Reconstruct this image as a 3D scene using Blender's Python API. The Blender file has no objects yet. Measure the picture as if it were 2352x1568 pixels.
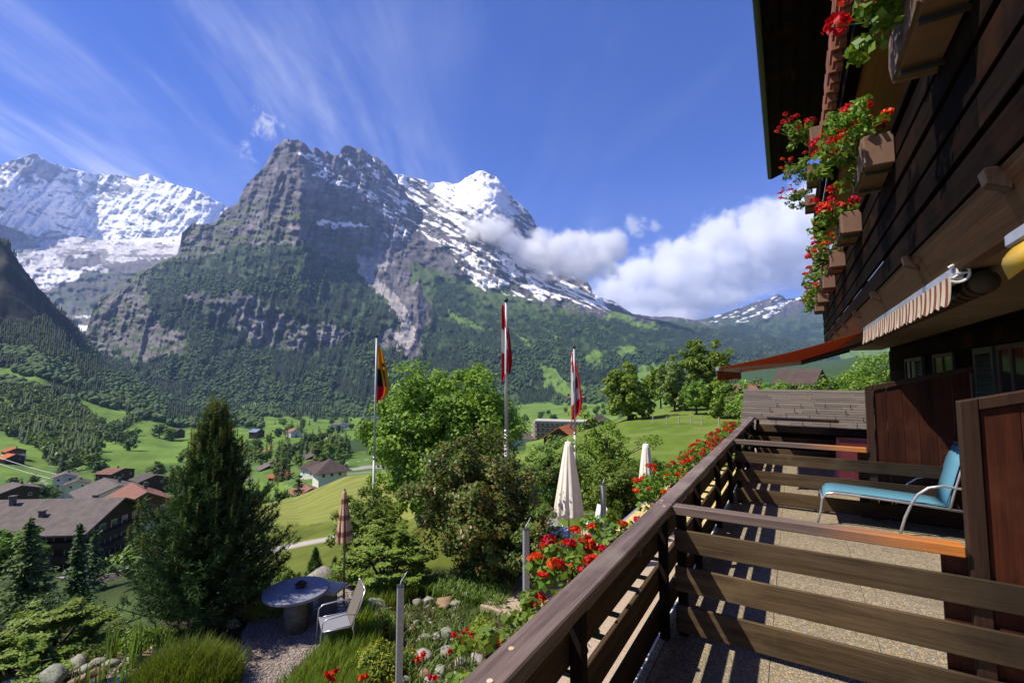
import bpy, bmesh, math, random
import numpy as np
from mathutils import Vector, Matrix, Euler

random.seed(7)
rng = np.random.default_rng(11)
scene = bpy.context.scene
COL = scene.collection
rad = math.radians

# ---------------------------------------------------------------- camera
FOC, CX, CY, HOR = 1065.0, 1176.0, 784.0, 862.0     # lens geometry measured on the photograph
PITCH = math.atan((HOR - CY) / FOC)
cam_data = bpy.data.cameras.new("camera")
cam = bpy.data.objects.new("camera", cam_data)
COL.objects.link(cam)
cam.location = (0, 0, 0)
cam.rotation_euler = (rad(90) + PITCH, 0, 0)
cam_data.sensor_width = 36
cam_data.lens = 36 * FOC / 2352
cam_data.clip_start = 0.05
cam_data.clip_end = 60000
scene.camera = cam

# ---------------------------------------------------------------- light
SUN_AZ, SUN_EL = rad(-97), rad(53)
SUN_DIR = Vector((math.sin(SUN_AZ) * math.cos(SUN_EL), math.cos(SUN_AZ) * math.cos(SUN_EL), math.sin(SUN_EL)))
sun_data = bpy.data.lights.new("sun", 'SUN')
sun_data.energy = 5.0
sun_data.angle = rad(0.53)
sun_data.color = (1.0, 0.92, 0.78)
sun = bpy.data.objects.new("sun", sun_data)
COL.objects.link(sun)
sun.rotation_euler = SUN_DIR.to_track_quat('Z', 'Y').to_euler()
sun.location = (-30, -10, 40)

vs = scene.view_settings
vs.view_transform = 'Standard'
vs.look = 'None'
vs.exposure = 0.64
vs.gamma = 1.0
vs.use_curve_mapping = False
scene.cycles.volume_bounces = 10
scene.cycles.max_bounces = 12
scene.cycles.diffuse_bounces = 3
scene.cycles.glossy_bounces = 2
scene.cycles.transparent_max_bounces = 8
scene.cycles.use_denoising = True


class NT:
    """tiny node-tree helper"""
    def __init__(s, tree):
        s.t = tree
        s.n = tree.nodes
        s.l = tree.links

    def node(s, kind, **kw):
        nd = s.n.new(kind)
        for k, v in kw.items():
            if k.startswith('i_'):
                nm = k[2:]
                key = int(nm) if nm.isdigit() else nm.replace('_', ' ')
                s.set(nd.inputs[key], v)
            else:
                setattr(nd, k, v)
        return nd

    def set(s, sock, v):
        if isinstance(v, bpy.types.NodeSocket):
            s.l.new(v, sock)
        else:
            sock.default_value = v

    def math(s, op, a, b=None, c=None, clamp=False):
        nd = s.n.new('ShaderNodeMath')
        nd.operation = op
        nd.use_clamp = clamp
        s.set(nd.inputs[0], a)
        if b is not None:
            s.set(nd.inputs[1], b)
        if c is not None:
            s.set(nd.inputs[2], c)
        return nd.outputs[0]

    def vmath(s, op, a, b=None, c=None):
        nd = s.n.new('ShaderNodeVectorMath')
        nd.operation = op
        s.set(nd.inputs[0], a)
        if b is not None:
            s.set(nd.inputs[1], b)
        if c is not None:
            s.set(nd.inputs[2], c)
        return nd

    def mix(s, f, a, b, mode='MIX'):
        nd = s.n.new('ShaderNodeMix')
        nd.data_type = 'RGBA'
        nd.blend_type = mode
        s.set(nd.inputs['Factor'], f)
        s.set(nd.inputs[6], a)
        s.set(nd.inputs[7], b)
        return nd.outputs[2]

    def noise(s, vec, scale, detail=4, rough=0.55, dist=0.0):
        nd = s.node('ShaderNodeTexNoise')
        s.set(nd.inputs['Vector'], vec)
        s.set(nd.inputs['Scale'], scale)
        nd.inputs['Detail'].default_value = detail
        nd.inputs['Roughness'].default_value = rough
        nd.inputs['Distortion'].default_value = dist
        return nd.outputs['Fac']

    def ramp(s, f, a, b, clamp=True):
        nd = s.n.new('ShaderNodeMapRange')
        nd.interpolation_type = 'SMOOTHSTEP'
        s.set(nd.inputs[0], f)
        s.set(nd.inputs[1], a)
        s.set(nd.inputs[2], b)
        return nd.outputs[0]


def c4(c):
    return (c[0], c[1], c[2], 1.0)


# ---------------------------------------------------------------- sky (world)
world = bpy.data.worlds.new("World")
scene.world = world
world.use_nodes = True
world.node_tree.nodes.clear()
W = NT(world.node_tree)
sky = W.node('ShaderNodeTexSky')
sky.sky_type = 'NISHITA'
sky.sun_disc = False
sky.sun_elevation = SUN_EL
sky.sun_rotation = SUN_AZ
sky.altitude = 1100
sky.air_density = 1.0
sky.dust_density = 0.3
sky.ozone_density = 3.0
SKY_STRENGTH = 0.075
geo = W.node('ShaderNodeTexCoord')
dvec = geo.outputs['Generated']
sep = W.node('ShaderNodeSeparateXYZ')
W.l.new(dvec, sep.inputs[0])
dx, dy, dz = sep.outputs
zc = W.math('MAXIMUM', dz, 0.02)
# high cirrus: streaks on a plane far above, drawn out along one wind direction
px_ = W.math('DIVIDE', dx, W.math('ADD', zc, 0.12))
py_ = W.math('DIVIDE', dy, W.math('ADD', zc, 0.12))
comb = W.node('ShaderNodeCombineXYZ')
W.l.new(px_, comb.inputs[0])
W.l.new(py_, comb.inputs[1])
mp = W.node('ShaderNodeMapping')
W.l.new(comb.outputs[0], mp.inputs[0])
mp.inputs['Rotation'].default_value = (0, 0, rad(35))
mp.inputs['Scale'].default_value = (1.0, 0.28, 1.0)
ci1 = W.noise(mp.outputs[0], 1.5, 7, 0.58, 0.9)
mp2 = W.node('ShaderNodeMapping')
W.l.new(comb.outputs[0], mp2.inputs[0])
mp2.inputs['Rotation'].default_value = (0, 0, rad(28))
mp2.inputs['Scale'].default_value = (1.0, 0.16, 1.0)
ci2 = W.noise(mp2.outputs[0], 7.0, 6, 0.62, 0.5)
cbig = W.noise(comb.outputs[0], 0.42, 2, 0.5)
# more cirrus to the left of the view
leftw = W.ramp(px_, 0.5, -1.9)
cir = W.math('MULTIPLY', W.ramp(W.math('ADD', ci1, W.math('MULTIPLY', leftw, 0.19)), 0.47, 0.82), W.ramp(ci2, 0.22, 0.78))
cir = W.math('MULTIPLY', cir, W.ramp(W.math('ADD', cbig, W.math('MULTIPLY', leftw, 0.45)), 0.34, 0.74))
cir = W.math('MULTIPLY', cir, 0.78, clamp=True)
faint = W.math('MULTIPLY', W.ramp(W.noise(mp.outputs[0], 2.3, 8, 0.66, 1.2), 0.45, 0.9), W.math('ADD', 0.06, W.math('MULTIPLY', leftw, 0.34)))
cir = W.math('MAXIMUM', cir, faint)
# pale veil near the horizon
veil = W.math('MULTIPLY', W.ramp(dz, 0.42, 0.02), 0.30)
skyt = W.mix(1.0, sky.outputs[0], (0.94, 0.83, 1.27, 1), 'MULTIPLY')
skyh = W.node('ShaderNodeHueSaturation')
skyh.inputs['Saturation'].default_value = 1.34
W.l.new(skyt, skyh.inputs['Color'])
skyc = W.mix(veil, skyh.outputs[0], (6.4, 7.2, 9.6, 1))
skyc = W.mix(cir, skyc, (8.0, 8.2, 9.6, 1))
# low cumulus bank beyond the pass (azimuth/elevation space of the sky)
el = W.math('ARCSINE', dz)
azm = W.math('ARCTAN2', dx, dy)


def cumulus_density(oa, oe):
    a = W.math('ADD', azm, oa)
    e = W.math('ADD', el, oe)
    cv = W.node('ShaderNodeCombineXYZ')
    W.l.new(W.math('MULTIPLY', a, 1.0), cv.inputs[0])
    W.l.new(W.math('MULTIPLY', e, 1.5), cv.inputs[1])
    cv.inputs[2].default_value = 3.1
    n = W.noise(cv.outputs[0], 8.0, 9, 0.60, 0.45)
    n = W.math('ADD', W.math('MULTIPLY', n, 1.9), -0.45)
    # envelope: bank from az 9 deg rightwards, thicker to the right
    topel = W.math('ADD', W.math('MULTIPLY', W.math('SUBTRACT', a, 0.20), 0.36), 0.200)
    topel = W.math('MINIMUM', topel, 0.40)
    botel = W.math('ADD', W.math('MULTIPLY', W.math('MAXIMUM', W.math('SUBTRACT', a, 0.36), 0.0), 0.28), 0.092)
    botel = W.math('MINIMUM', botel, 0.20)
    up = W.math('DIVIDE', W.math('SUBTRACT', topel, e), 0.10)
    up = W.math('MINIMUM', W.math('MAXIMUM', up, -3.0), 1.0)
    dn = W.math('DIVIDE', W.math('SUBTRACT', e, botel), 0.05)
    dn = W.math('MINIMUM', W.math('MAXIMUM', dn, -3.0), 1.0)
    lf = W.math('DIVIDE', W.math('SUBTRACT', a, 0.135), 0.05)
    lf = W.math('MINIMUM', W.math('MAXIMUM', lf, -3.0), 1.0)
    env = W.math('MINIMUM', W.math('MINIMUM', up, dn), lf)
    return W.math('ADD', n, W.math('MULTIPLY', env, 0.40))


cd0 = cumulus_density(0.0, 0.0)
cd1 = cumulus_density(-0.035, 0.05)
calpha = W.ramp(cd0, 0.52, 0.80)
shade = W.ramp(W.math('SUBTRACT', cd1, cd0), -0.22, 0.24)
base_ = W.ramp(W.math('SUBTRACT', el, W.math('ADD', W.math('MULTIPLY', W.math('MAXIMUM', W.math('SUBTRACT', azm, 0.36), 0.0), 0.28), 0.10)), 0.13, 0.0)
shade = W.math('MAXIMUM', shade, W.math('MULTIPLY', base_, 0.75))
ccol = W.mix(shade, (9.4, 9.3, 9.6, 1), (5.0, 5.0, 5.9, 1))
skyc = W.mix(W.math('MULTIPLY', calpha, 0.55), skyc, ccol)
# a small torn puff left of the rock peak
def puff(a0, e0, ra, re, scale, amount):
    q = W.math('ADD', W.math('POWER', W.math('DIVIDE', W.math('SUBTRACT', azm, a0), ra), 2.0),
               W.math('POWER', W.math('DIVIDE', W.math('SUBTRACT', el, e0), re), 2.0))
    m = W.math('SUBTRACT', 1.0, q)
    m = W.math('MAXIMUM', m, -1.5)
    cv = W.node('ShaderNodeCombineXYZ')
    W.l.new(azm, cv.inputs[0])
    W.l.new(el, cv.inputs[1])
    n = W.noise(cv.outputs[0], scale, 6, 0.62, 0.6)
    return W.math('MULTIPLY', W.ramp(W.math('ADD', n, W.math('MULTIPLY', m, 0.22)), 0.55, 0.82), amount)
for pf in ((-0.502, 0.458, 0.034, 0.030, 36.0, 0.7), (-0.532, 0.405, 0.024, 0.022, 40.0, 0.5), (0.272, 0.308, 0.045, 0.028, 22.0, 0.6)):
    skyc = W.mix(puff(*pf), skyc, (7.9, 7.9, 8.3, 1))
bg = W.node('ShaderNodeBackground')
W.l.new(skyc, bg.inputs[0])
bg.inputs[1].default_value = SKY_STRENGTH
wo = W.node('ShaderNodeOutputWorld')
W.l.new(bg.outputs[0], wo.inputs[0])

# ---------------------------------------------------------------- geometry of the picture
_cp, _sp = math.cos(PITCH), math.sin(PITCH)
AZ0 = math.atan((1860 * .98 - CX) / math.hypot(FOC, HOR - CY))     # heading of the balcony
BROT = -AZ0


def ray(x, y):
    x = np.asarray(x, float)
    y = np.asarray(y, float)
    cz = -(y - CY)
    return (x - CX), FOC * _cp - cz * _sp, FOC * _sp + cz * _cp


def PT(x, y, D):
    """point seen at photo position (x, y) lying D metres ahead"""
    a, b, c = ray(x, y)
    k = D / b
    return np.stack([a * k, D + 0 * a, c * k], -1)


def V3(x, y, D):
    p = PT(x, y, D)
    return Vector((float(p[0]), float(p[1]), float(p[2])))


def BW(v, u, w):
    """balcony frame (v to the right, u along, w up) to world"""
    s, c = math.sin(AZ0), math.cos(AZ0)
    return Vector((u * s + v * c, u * c - v * s, w))


# ---------------------------------------------------------------- noise for numpy
def _hash(ix, iy, seed):
    h = (ix.astype(np.int64) * 374761393 + iy.astype(np.int64) * 668265263 + seed * 974711) & 0x7fffffff
    h = ((h ^ (h >> 13)) * 1274126177) & 0x7fffffff
    h = h ^ (h >> 16)
    return (h & 0xffff) / 65535.0


def vnoise(x, y, seed=0):
    x = np.asarray(x, float)
    y = np.asarray(y, float)
    ix, iy = np.floor(x), np.floor(y)
    fx, fy = x - ix, y - iy
    fx = fx * fx * fx * (fx * (fx * 6 - 15) + 10)
    fy = fy * fy * fy * (fy * (fy * 6 - 15) + 10)
    a, b = _hash(ix, iy, seed), _hash(ix + 1, iy, seed)
    c, d = _hash(ix, iy + 1, seed), _hash(ix + 1, iy + 1, seed)
    return (a + (b - a) * fx) * (1 - fy) + (c + (d - c) * fx) * fy


def fbm(x, y, oct=5, seed=0, gain=0.5):
    s, a, t = 0, 1.0, 0
    for o in range(oct):
        s = s + a * (vnoise(x * 2 ** o + 17.3 * o, y * 2 ** o - 9.1 * o, seed + o) * 2 - 1)
        t += a
        a *= gain
    return s / t * 1.6


def ridged(x, y, oct=5, seed=0, gain=0.5):
    s, a, t = 0, 1.0, 0
    for o in range(oct):
        n = 1 - np.abs(vnoise(x * 2 ** o + 5.7 * o, y * 2 ** o + 3.3 * o, seed + o) * 2 - 1)
        s = s + a * n
        t += a
        a *= gain
    return s / t


def inpoly(x, y, poly):
    r = np.zeros(x.shape, bool)
    n = len(poly)
    for i in range(n):
        x0, y0 = poly[i]
        x1, y1 = poly[(i + 1) % n]
        if y0 == y1:
            continue
        c = ((y0 > y) != (y1 > y)) & (x < (x1 - x0) * (y - y0) / (y1 - y0) + x0)
        r ^= c
    return r


# ---------------------------------------------------------------- object helpers
def tag(o, label=None, cat=None, group=None, kind=None):
    if label:
        o['label'] = label
    if cat:
        o['category'] = cat
    if group:
        o['group'] = group
    if kind:
        o['kind'] = kind
    return o


def thing(name, label, cat, base=(0, 0, 0), rotz=0.0, group=None):
    o = bpy.data.objects.new(name, None)
    o.empty_display_size = 0.1
    COL.objects.link(o)
    o.location = base
    o.rotation_euler = (0, 0, rotz)
    o['_o'] = 0
    del o['_o']
    return tag(o, label, cat, group)


def link(name, me, parent=None, loc=(0, 0, 0), rot=(0, 0, 0), scale=(1, 1, 1)):
    o = bpy.data.objects.new(name, me)
    COL.objects.link(o)
    o.parent = parent
    o.location = loc
    o.rotation_euler = rot
    o.scale = scale
    return o


def copy_tree(o, parent=None):
    c = o.copy()
    COL.objects.link(c)
    c.parent = parent
    for ch in [k for k in bpy.data.objects if k.parent == o]:
        copy_tree(ch, c)
    return c


def np_mesh(name, verts, faces, mat=None, smooth=False, cols=None, fmat=None):
    """faces: (n,k) int array, k constant"""
    verts = np.asarray(verts, np.float32).reshape(-1, 3)
    faces = np.asarray(faces, np.int32)
    n, k = faces.shape
    me = bpy.data.meshes.new(name)
    me.vertices.add(len(verts))
    me.vertices.foreach_set('co', verts.ravel())
    me.loops.add(n * k)
    me.loops.foreach_set('vertex_index', faces.ravel())
    me.polygons.add(n)
    me.polygons.foreach_set('loop_start', np.arange(0, n * k, k, dtype=np.int32))
    me.polygons.foreach_set('loop_total', np.full(n, k, np.int32))
    if smooth:
        me.polygons.foreach_set('use_smooth', np.ones(n, bool))
    if isinstance(mat, (list, tuple)):
        for m in mat:
            me.materials.append(m)
    elif mat:
        me.materials.append(mat)
    if fmat is not None:
        me.polygons.foreach_set('material_index', np.asarray(fmat, np.int32))
    me.update()
    me.validate()
    if cols is not None:
        at = me.color_attributes.new('Col', 'FLOAT_COLOR', 'POINT')
        cc = np.ones((len(verts), 4), np.float32)
        cc[:, :3] = cols
        at.data.foreach_set('color', cc.ravel())
    return me


class MB:
    """collects simple solids, builds one mesh"""
    def __init__(s):
        s.v, s.f = [], []

    def add(s, vs, fs):
        b = len(s.v)
        s.v += [tuple(q) for q in vs]
        s.f += [tuple(i + b for i in f) for f in fs]
        return s

    def box(s, x0, x1, y0, y1, z0, z1):
        return s.add([(x0, y0, z0), (x1, y0, z0), (x1, y1, z0), (x0, y1, z0), (x0, y0, z1), (x1, y0, z1), (x1, y1, z1), (x0, y1, z1)],
                     [(0, 3, 2, 1), (4, 5, 6, 7), (0, 1, 5, 4), (1, 2, 6, 5), (2, 3, 7, 6), (3, 0, 4, 7)])

    def hexa(s, p):
        """8 corners: bottom 4, top 4 (same order)"""
        return s.add(p, [(0, 3, 2, 1), (4, 5, 6, 7), (0, 1, 5, 4), (1, 2, 6, 5), (2, 3, 7, 6), (3, 0, 4, 7)])

    def bar(s, a, b, wx, wz, up=(0, 0, 1)):
        a, b = Vector(a), Vector(b)
        d = (b - a).normalized()
        r = d.cross(Vector(up))
        if r.length < 1e-4:
            r = Vector((1, 0, 0))
        r.normalize()
        t = r.cross(d)
        pts = []
        for p in (a, b):
            for sx, sz in ((-1, -1), (1, -1), (1, 1), (-1, 1)):
                pts.append(p + r * (sx * wx / 2) + t * (sz * wz / 2))
        return s.add(pts, [(0, 1, 2, 3), (7, 6, 5, 4), (0, 4, 5, 1), (1, 5, 6, 2), (2, 6, 7, 3), (3, 7, 4, 0)])

    def tube(s, pts, radii, n=8, cap=True):
        pts = [Vector(p) for p in pts]
        if not isinstance(radii, (list, tuple)):
            radii = [radii] * len(pts)
        b = len(s.v)
        ref = Vector((0.13, 0.27, 1)).normalized()
        for i, p in enumerate(pts):
            d = (pts[min(i + 1, len(pts) - 1)] - pts[max(i - 1, 0)]).normalized()
            r = d.cross(ref)
            if r.length < 1e-3:
                r = d.cross(Vector((1, 0, 0)))
            r.normalize()
            t = d.cross(r)
            for k in range(n):
                a = 2 * math.pi * k / n
                q = p + (r * math.cos(a) + t * math.sin(a)) * radii[i]
                s.v.append(tuple(q))
        for i in range(len(pts) - 1):
            for k in range(n):
                s.f.append((b + i * n + k, b + i * n + (k + 1) % n, b + (i + 1) * n + (k + 1) % n, b + (i + 1) * n + k))
        if cap:
            s.f.append(tuple(b + k for k in range(n))[::-1])
            s.f.append(tuple(b + (len(pts) - 1) * n + k for k in range(n)))
        return s

    def lathe(s, prof, n=24, c=(0, 0, 0), wob=None):
        b = len(s.v)
        for i, (r, z) in enumerate(prof):
            for k in range(n):
                a = 2 * math.pi * k / n
                rr = r * (wob(a, i) if wob else 1)
                s.v.append((c[0] + rr * math.cos(a), c[1] + rr * math.sin(a), c[2] + z))
        for i in range(len(prof) - 1):
            for k in range(n):
                s.f.append((b + i * n + k, b + i * n + (k + 1) % n, b + (i + 1) * n + (k + 1) % n, b + (i + 1) * n + k))
        s.f.append(tuple(b + k for k in range(n))[::-1])
        s.f.append(tuple(b + (len(prof) - 1) * n + k for k in range(n)))
        return s

    def mesh(s, name, mat, smooth=False, off=(0, 0, 0)):
        me = bpy.data.meshes.new(name)
        vv = [(a - off[0], b - off[1], c - off[2]) for a, b, c in s.v]
        me.from_pydata(vv, [], s.f)
        if isinstance(mat, (list, tuple)):
            for m in mat:
                me.materials.append(m)
        else:
            me.materials.append(mat)
        if smooth:
            me.polygons.foreach_set('use_smooth', [True] * len(me.polygons))
        me.update()
        return me

    def build(s, name, mat, parent=None, smooth=False, off=(0, 0, 0), bevel=0.0, loc=(0, 0, 0), rot=(0, 0, 0)):
        o = link(name, s.mesh(name, mat, smooth, off), parent, loc, rot)
        if bevel:
            m = o.modifiers.new('bevel', 'BEVEL')
            m.width = bevel
            m.segments = 1
            m.limit_method = 'ANGLE'
        return o


# ---------------------------------------------------------------- materials
def principled(name, rough=0.7, spec=0.3):
    m = bpy.data.materials.new(name)
    m.use_nodes = True
    m.node_tree.nodes.clear()
    N = NT(m.node_tree)
    b = N.node('ShaderNodeBsdfPrincipled')
    b.inputs['Roughness'].default_value = rough
    b.inputs['Specular IOR Level'].default_value = spec
    out = N.node('ShaderNodeOutputMaterial')
    N.l.new(b.outputs[0], out.inputs[0])
    return m, N, b


def bump(N, b, h, strength=0.5, dist=0.01):
    bp = N.node('ShaderNodeBump')
    bp.inputs['Strength'].default_value = strength
    bp.inputs['Distance'].default_value = dist
    N.l.new(h, bp.inputs['Height'])
    N.l.new(bp.outputs[0], b.inputs['Normal'])


def mat_noise(name, ca, cb, scale=6, rough=0.75, spec=0.3, metal=0.0, bmp=0.3, bdist=0.005, detail=5, objrand=0.0, stretch=(1, 1, 1)):
    m, N, b = principled(name, rough, spec)
    tc = N.node('ShaderNodeTexCoord')
    mp = N.node('ShaderNodeMapping')
    mp.inputs['Scale'].default_value = stretch
    N.l.new(tc.outputs['Object'], mp.inputs[0])
    n = N.noise(mp.outputs[0], scale, detail, 0.6)
    col = N.mix(N.ramp(n, 0.3, 0.7), c4(ca), c4(cb))
    if objrand:
        oi = N.node('ShaderNodeObjectInfo')
        f = N.math('ADD', N.math('MULTIPLY', oi.outputs['Random'], objrand), 1 - objrand / 2)
        cc = N.node('ShaderNodeCombineColor')
        for i in range(3):
            N.l.new(f, cc.inputs[i])
        col = N.mix(1.0, col, cc.outputs[0], 'MULTIPLY')
    N.l.new(col, b.inputs['Base Color'])
    b.inputs['Metallic'].default_value = metal
    if bmp:
        bump(N, b, n, bmp, bdist)
    return m


def mat_wood(name, ca, cb, axis=1, rough=0.65, grain=26, objrand=0.35, wear=None, knots=True, spec=0.3):
    """axis: 0 grain along x(v), 1 along y(u), 2 vertical"""
    m, N, b = principled(name, rough, spec)
    tc = N.node('ShaderNodeTexCoord')
    oi = N.node('ShaderNodeObjectInfo')
    mp = N.node('ShaderNodeMapping')
    sc = [1.0, 1.0, 1.0]
    sc[axis] = 0.045
    mp.inputs['Scale'].default_value = sc
    off = N.vmath('SCALE', (13.1, 7.7, 5.3))
    N.l.new(oi.outputs['Random'], off.inputs['Scale'])
    add = N.vmath('ADD', tc.outputs['Object'], off.outputs[0])
    N.l.new(add.outputs[0], mp.inputs[0])
    n = N.noise(mp.outputs[0], grain, 6, 0.65, 0.6)
    n2 = N.noise(mp.outputs[0], grain * 5, 3, 0.6)
    n3 = N.noise(add.outputs[0], 2.2, 4, 0.6)
    g = N.math('ADD', N.math('MULTIPLY', n, 0.7), N.math('MULTIPLY', n2, 0.3))
    col = N.mix(N.ramp(g, 0.32, 0.68), c4(ca), c4(cb))
    if wear:
        col = N.mix(N.math('MULTIPLY', N.ramp(n3, 0.48, 0.75), 0.75), col, c4(wear))
    f = N.math('ADD', N.math('MULTIPLY', oi.outputs['Random'], objrand), 1 - objrand / 2)
    cc = N.node('ShaderNodeCombineColor')
    for i in range(3):
        N.l.new(f, cc.inputs[i])
    col = N.mix(1.0, col, cc.outputs[0], 'MULTIPLY')
    N.l.new(col, b.inputs['Base Color'])
    bump(N, b, g, 0.6, 0.004)
    return m


def mat_leaf(name, ca, cb, cc=None, trans=0.35, rough=0.5, spread=1.0):
    m = bpy.data.materials.new(name)
    m.use_nodes = True
    m.node_tree.nodes.clear()
    N = NT(m.node_tree)
    g = N.node('ShaderNodeNewGeometry')
    r = g.outputs['Random Per Island']
    col = N.mix(r, c4(ca), c4(cb))
    if cc:
        col = N.mix(N.ramp(N.math('FRACT', N.math('MULTIPLY', r, 7.31)), 0.72, 0.9), col, c4(cc))
    oi = N.node('ShaderNodeObjectInfo')
    hs = N.node('ShaderNodeHueSaturation')
    N.l.new(col, hs.inputs['Color'])
    N.l.new(N.math('ADD', N.math('MULTIPLY', oi.outputs['Random'], 0.03), 0.485), hs.inputs['Hue'])
    N.l.new(N.math('ADD', N.math('MULTIPLY', oi.outputs['Random'], 0.4), 0.8), hs.inputs['Value'])
    b = N.node('ShaderNodeBsdfPrincipled')
    b.inputs['Roughness'].default_value = rough
    b.inputs['Specular IOR Level'].default_value = 0.25
    N.l.new(hs.outputs[0], b.inputs['Base Color'])
    t = N.node('ShaderNodeBsdfTranslucent')
    tcol = N.mix(1.0, hs.outputs[0], (1.25, 1.2, 0.55, 1), 'MULTIPLY')
    N.l.new(tcol, t.inputs[0])
    mx = N.node('ShaderNodeMixShader')
    mx.inputs[0].default_value = trans
    N.l.new(b.outputs[0], mx.inputs[1])
    N.l.new(t.outputs[0], mx.inputs[2])
    out = N.node('ShaderNodeOutputMaterial')
    N.l.new(mx.outputs[0], out.inputs[0])
    return m


def mat_terrain(name, scale, rough=0.9, bdist=4.0, amt=0.35, bstr=0.5):
    m, N, b = principled(name, rough, 0.1)
    at = N.node('ShaderNodeVertexColor')
    at.layer_name = 'Col'
    tc = N.node('ShaderNodeTexCoord')
    n = N.noise(tc.outputs['Object'], scale, 7, 0.65)
    f = N.math('ADD', N.math('MULTIPLY', n, amt * 2), 1 - amt)
    cc = N.node('ShaderNodeCombineColor')
    for i in range(3):
        N.l.new(f, cc.inputs[i])
    N.l.new(N.mix(1.0, at.outputs[0], cc.outputs[0], 'MULTIPLY'), b.inputs['Base Color'])
    bump(N, b, n, bstr, bdist)
    return m
# ================================================================ LAND
def warp(x, y, s=14.0, a=7.0, seed=3):
    return x + a * fbm(x / s, y / s, 3, seed), y + a * fbm(x / s, y / s, 3, seed + 9)


def lerp(a, b, t):
    return a + (b - a) * t


def sstep(x, a, b):
    t = np.clip((x - a) / (b - a), 0, 1)
    return t * t * (3 - 2 * t)


def mixc(c, m, col):
    m = np.asarray(m, float)[..., None]
    return c * (1 - m) + np.asarray(col, float) * m


FOREST_A = [(338, 640), (390, 598), (470, 588), (560, 566), (700, 556), (740, 590), (800, 600), (838, 610), (880, 660), (905, 690), (935, 760),
            (925, 830), (960, 830), (1010, 640), (1060, 655), (1120, 700), (1250, 715), (1400, 730), (1500, 740), (1640, 745), (1760, 745), (2400, 740),
            (2400, 960), (-50, 960), (-50, 835), (185, 800), (250, 800), (300, 830), (420, 812), (430, 775), (372, 745), (345, 700)]
CLIFFS = [[(428, 676), (470, 668), (500, 690), (540, 668), (575, 672), (610, 700), (690, 745), (760, 742), (818, 762), (795, 783), (700, 806), (640, 800),
           (600, 792), (560, 782), (540, 745), (485, 728), (440, 700)],
          [(700, 750), (760, 744), (815, 764), (770, 800), (705, 800)], [(860, 770), (905, 745), (925, 775), (915, 800), (880, 800)]]
GULLY = [(815, 588), (862, 588), (905, 600), (862, 630), (880, 655), (915, 685), (938, 720), (945, 745), (952, 775), (938, 800), (915, 798), (905, 770),
         (925, 755), (905, 715), (868, 672), (835, 645)]
GREENS_HIGH = [(862, 590), (930, 600), (960, 640), (950, 700), (935, 700), (900, 660), (868, 625)]
MEADOWS = [[(1025, 708), (1050, 722), (1118, 756), (1100, 754), (1050, 738), (1028, 724)],
           [(1240, 852), (1258, 840), (1300, 875), (1400, 905), (1390, 918), (1300, 915), (1245, 880)],
           [(1345, 815), (1360, 800), (1395, 805), (1375, 835), (1350, 840)], [(1405, 800), (1450, 798), (1470, 812), (1430, 822)],
           [(1232, 832), (1250, 838), (1265, 870), (1245, 870)], [(1470, 840), (1520, 830), (1560, 860), (1500, 920), (1470, 880)],
           [(1290, 915), (1340, 915), (1400, 935), (1380, 950), (1290, 935)], [(540, 935), (590, 925), (645, 921), (655, 928), (600, 936)],
           [(1180, 760), (1200, 770), (1240, 800), (1215, 792)], [(1255, 755), (1290, 772), (1275, 775)], [(1930, 800), (1990, 790), (2060, 800), (2060, 850), (1930, 850)],
           [(1380, 718), (1430, 722), (1520, 750), (1500, 756), (1420, 738)]]
TREE_LESS = [[(980, 615), (1060, 650), (1200, 695), (1330, 712), (1480, 740), (1640, 752), (1640, 735), (1480, 715), (1340, 690), (1200, 660), (1100, 640), (1000, 600)]]
ROCKY_LOW = [(180, 800), (215, 700), (262, 668), (330, 632), (330, 690), (360, 735), (425, 765), (430, 805), (340, 835), (250, 815), (205, 812)]


def forest_mask(x, y):
    xw, yw = warp(x, y, 18, 9, 5)
    m = inpoly(xw, yw, FOREST_A)
    for p in CLIFFS + MEADOWS + TREE_LESS + [GULLY]:
        m &= ~inpoly(xw, yw, p)
    m &= ~(inpoly(xw, yw, ROCKY_LOW) & (fbm(x / 12, y / 9, 3, 40) < 0.25))
    m &= ~((fbm(x / 22, y / 10, 4, 21) > 0.52) & (xw > 700))
    m &= ~((yw < 640) & (xw < 900) & (fbm(x / 16, y / 8, 4, 33) > 0.22))
    m &= ~((xw > 1090) & (yw < 760) & (fbm(x / 24, y / 9, 4, 77) > 0.10 + (yw - 700) / 160))
    return m


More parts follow.
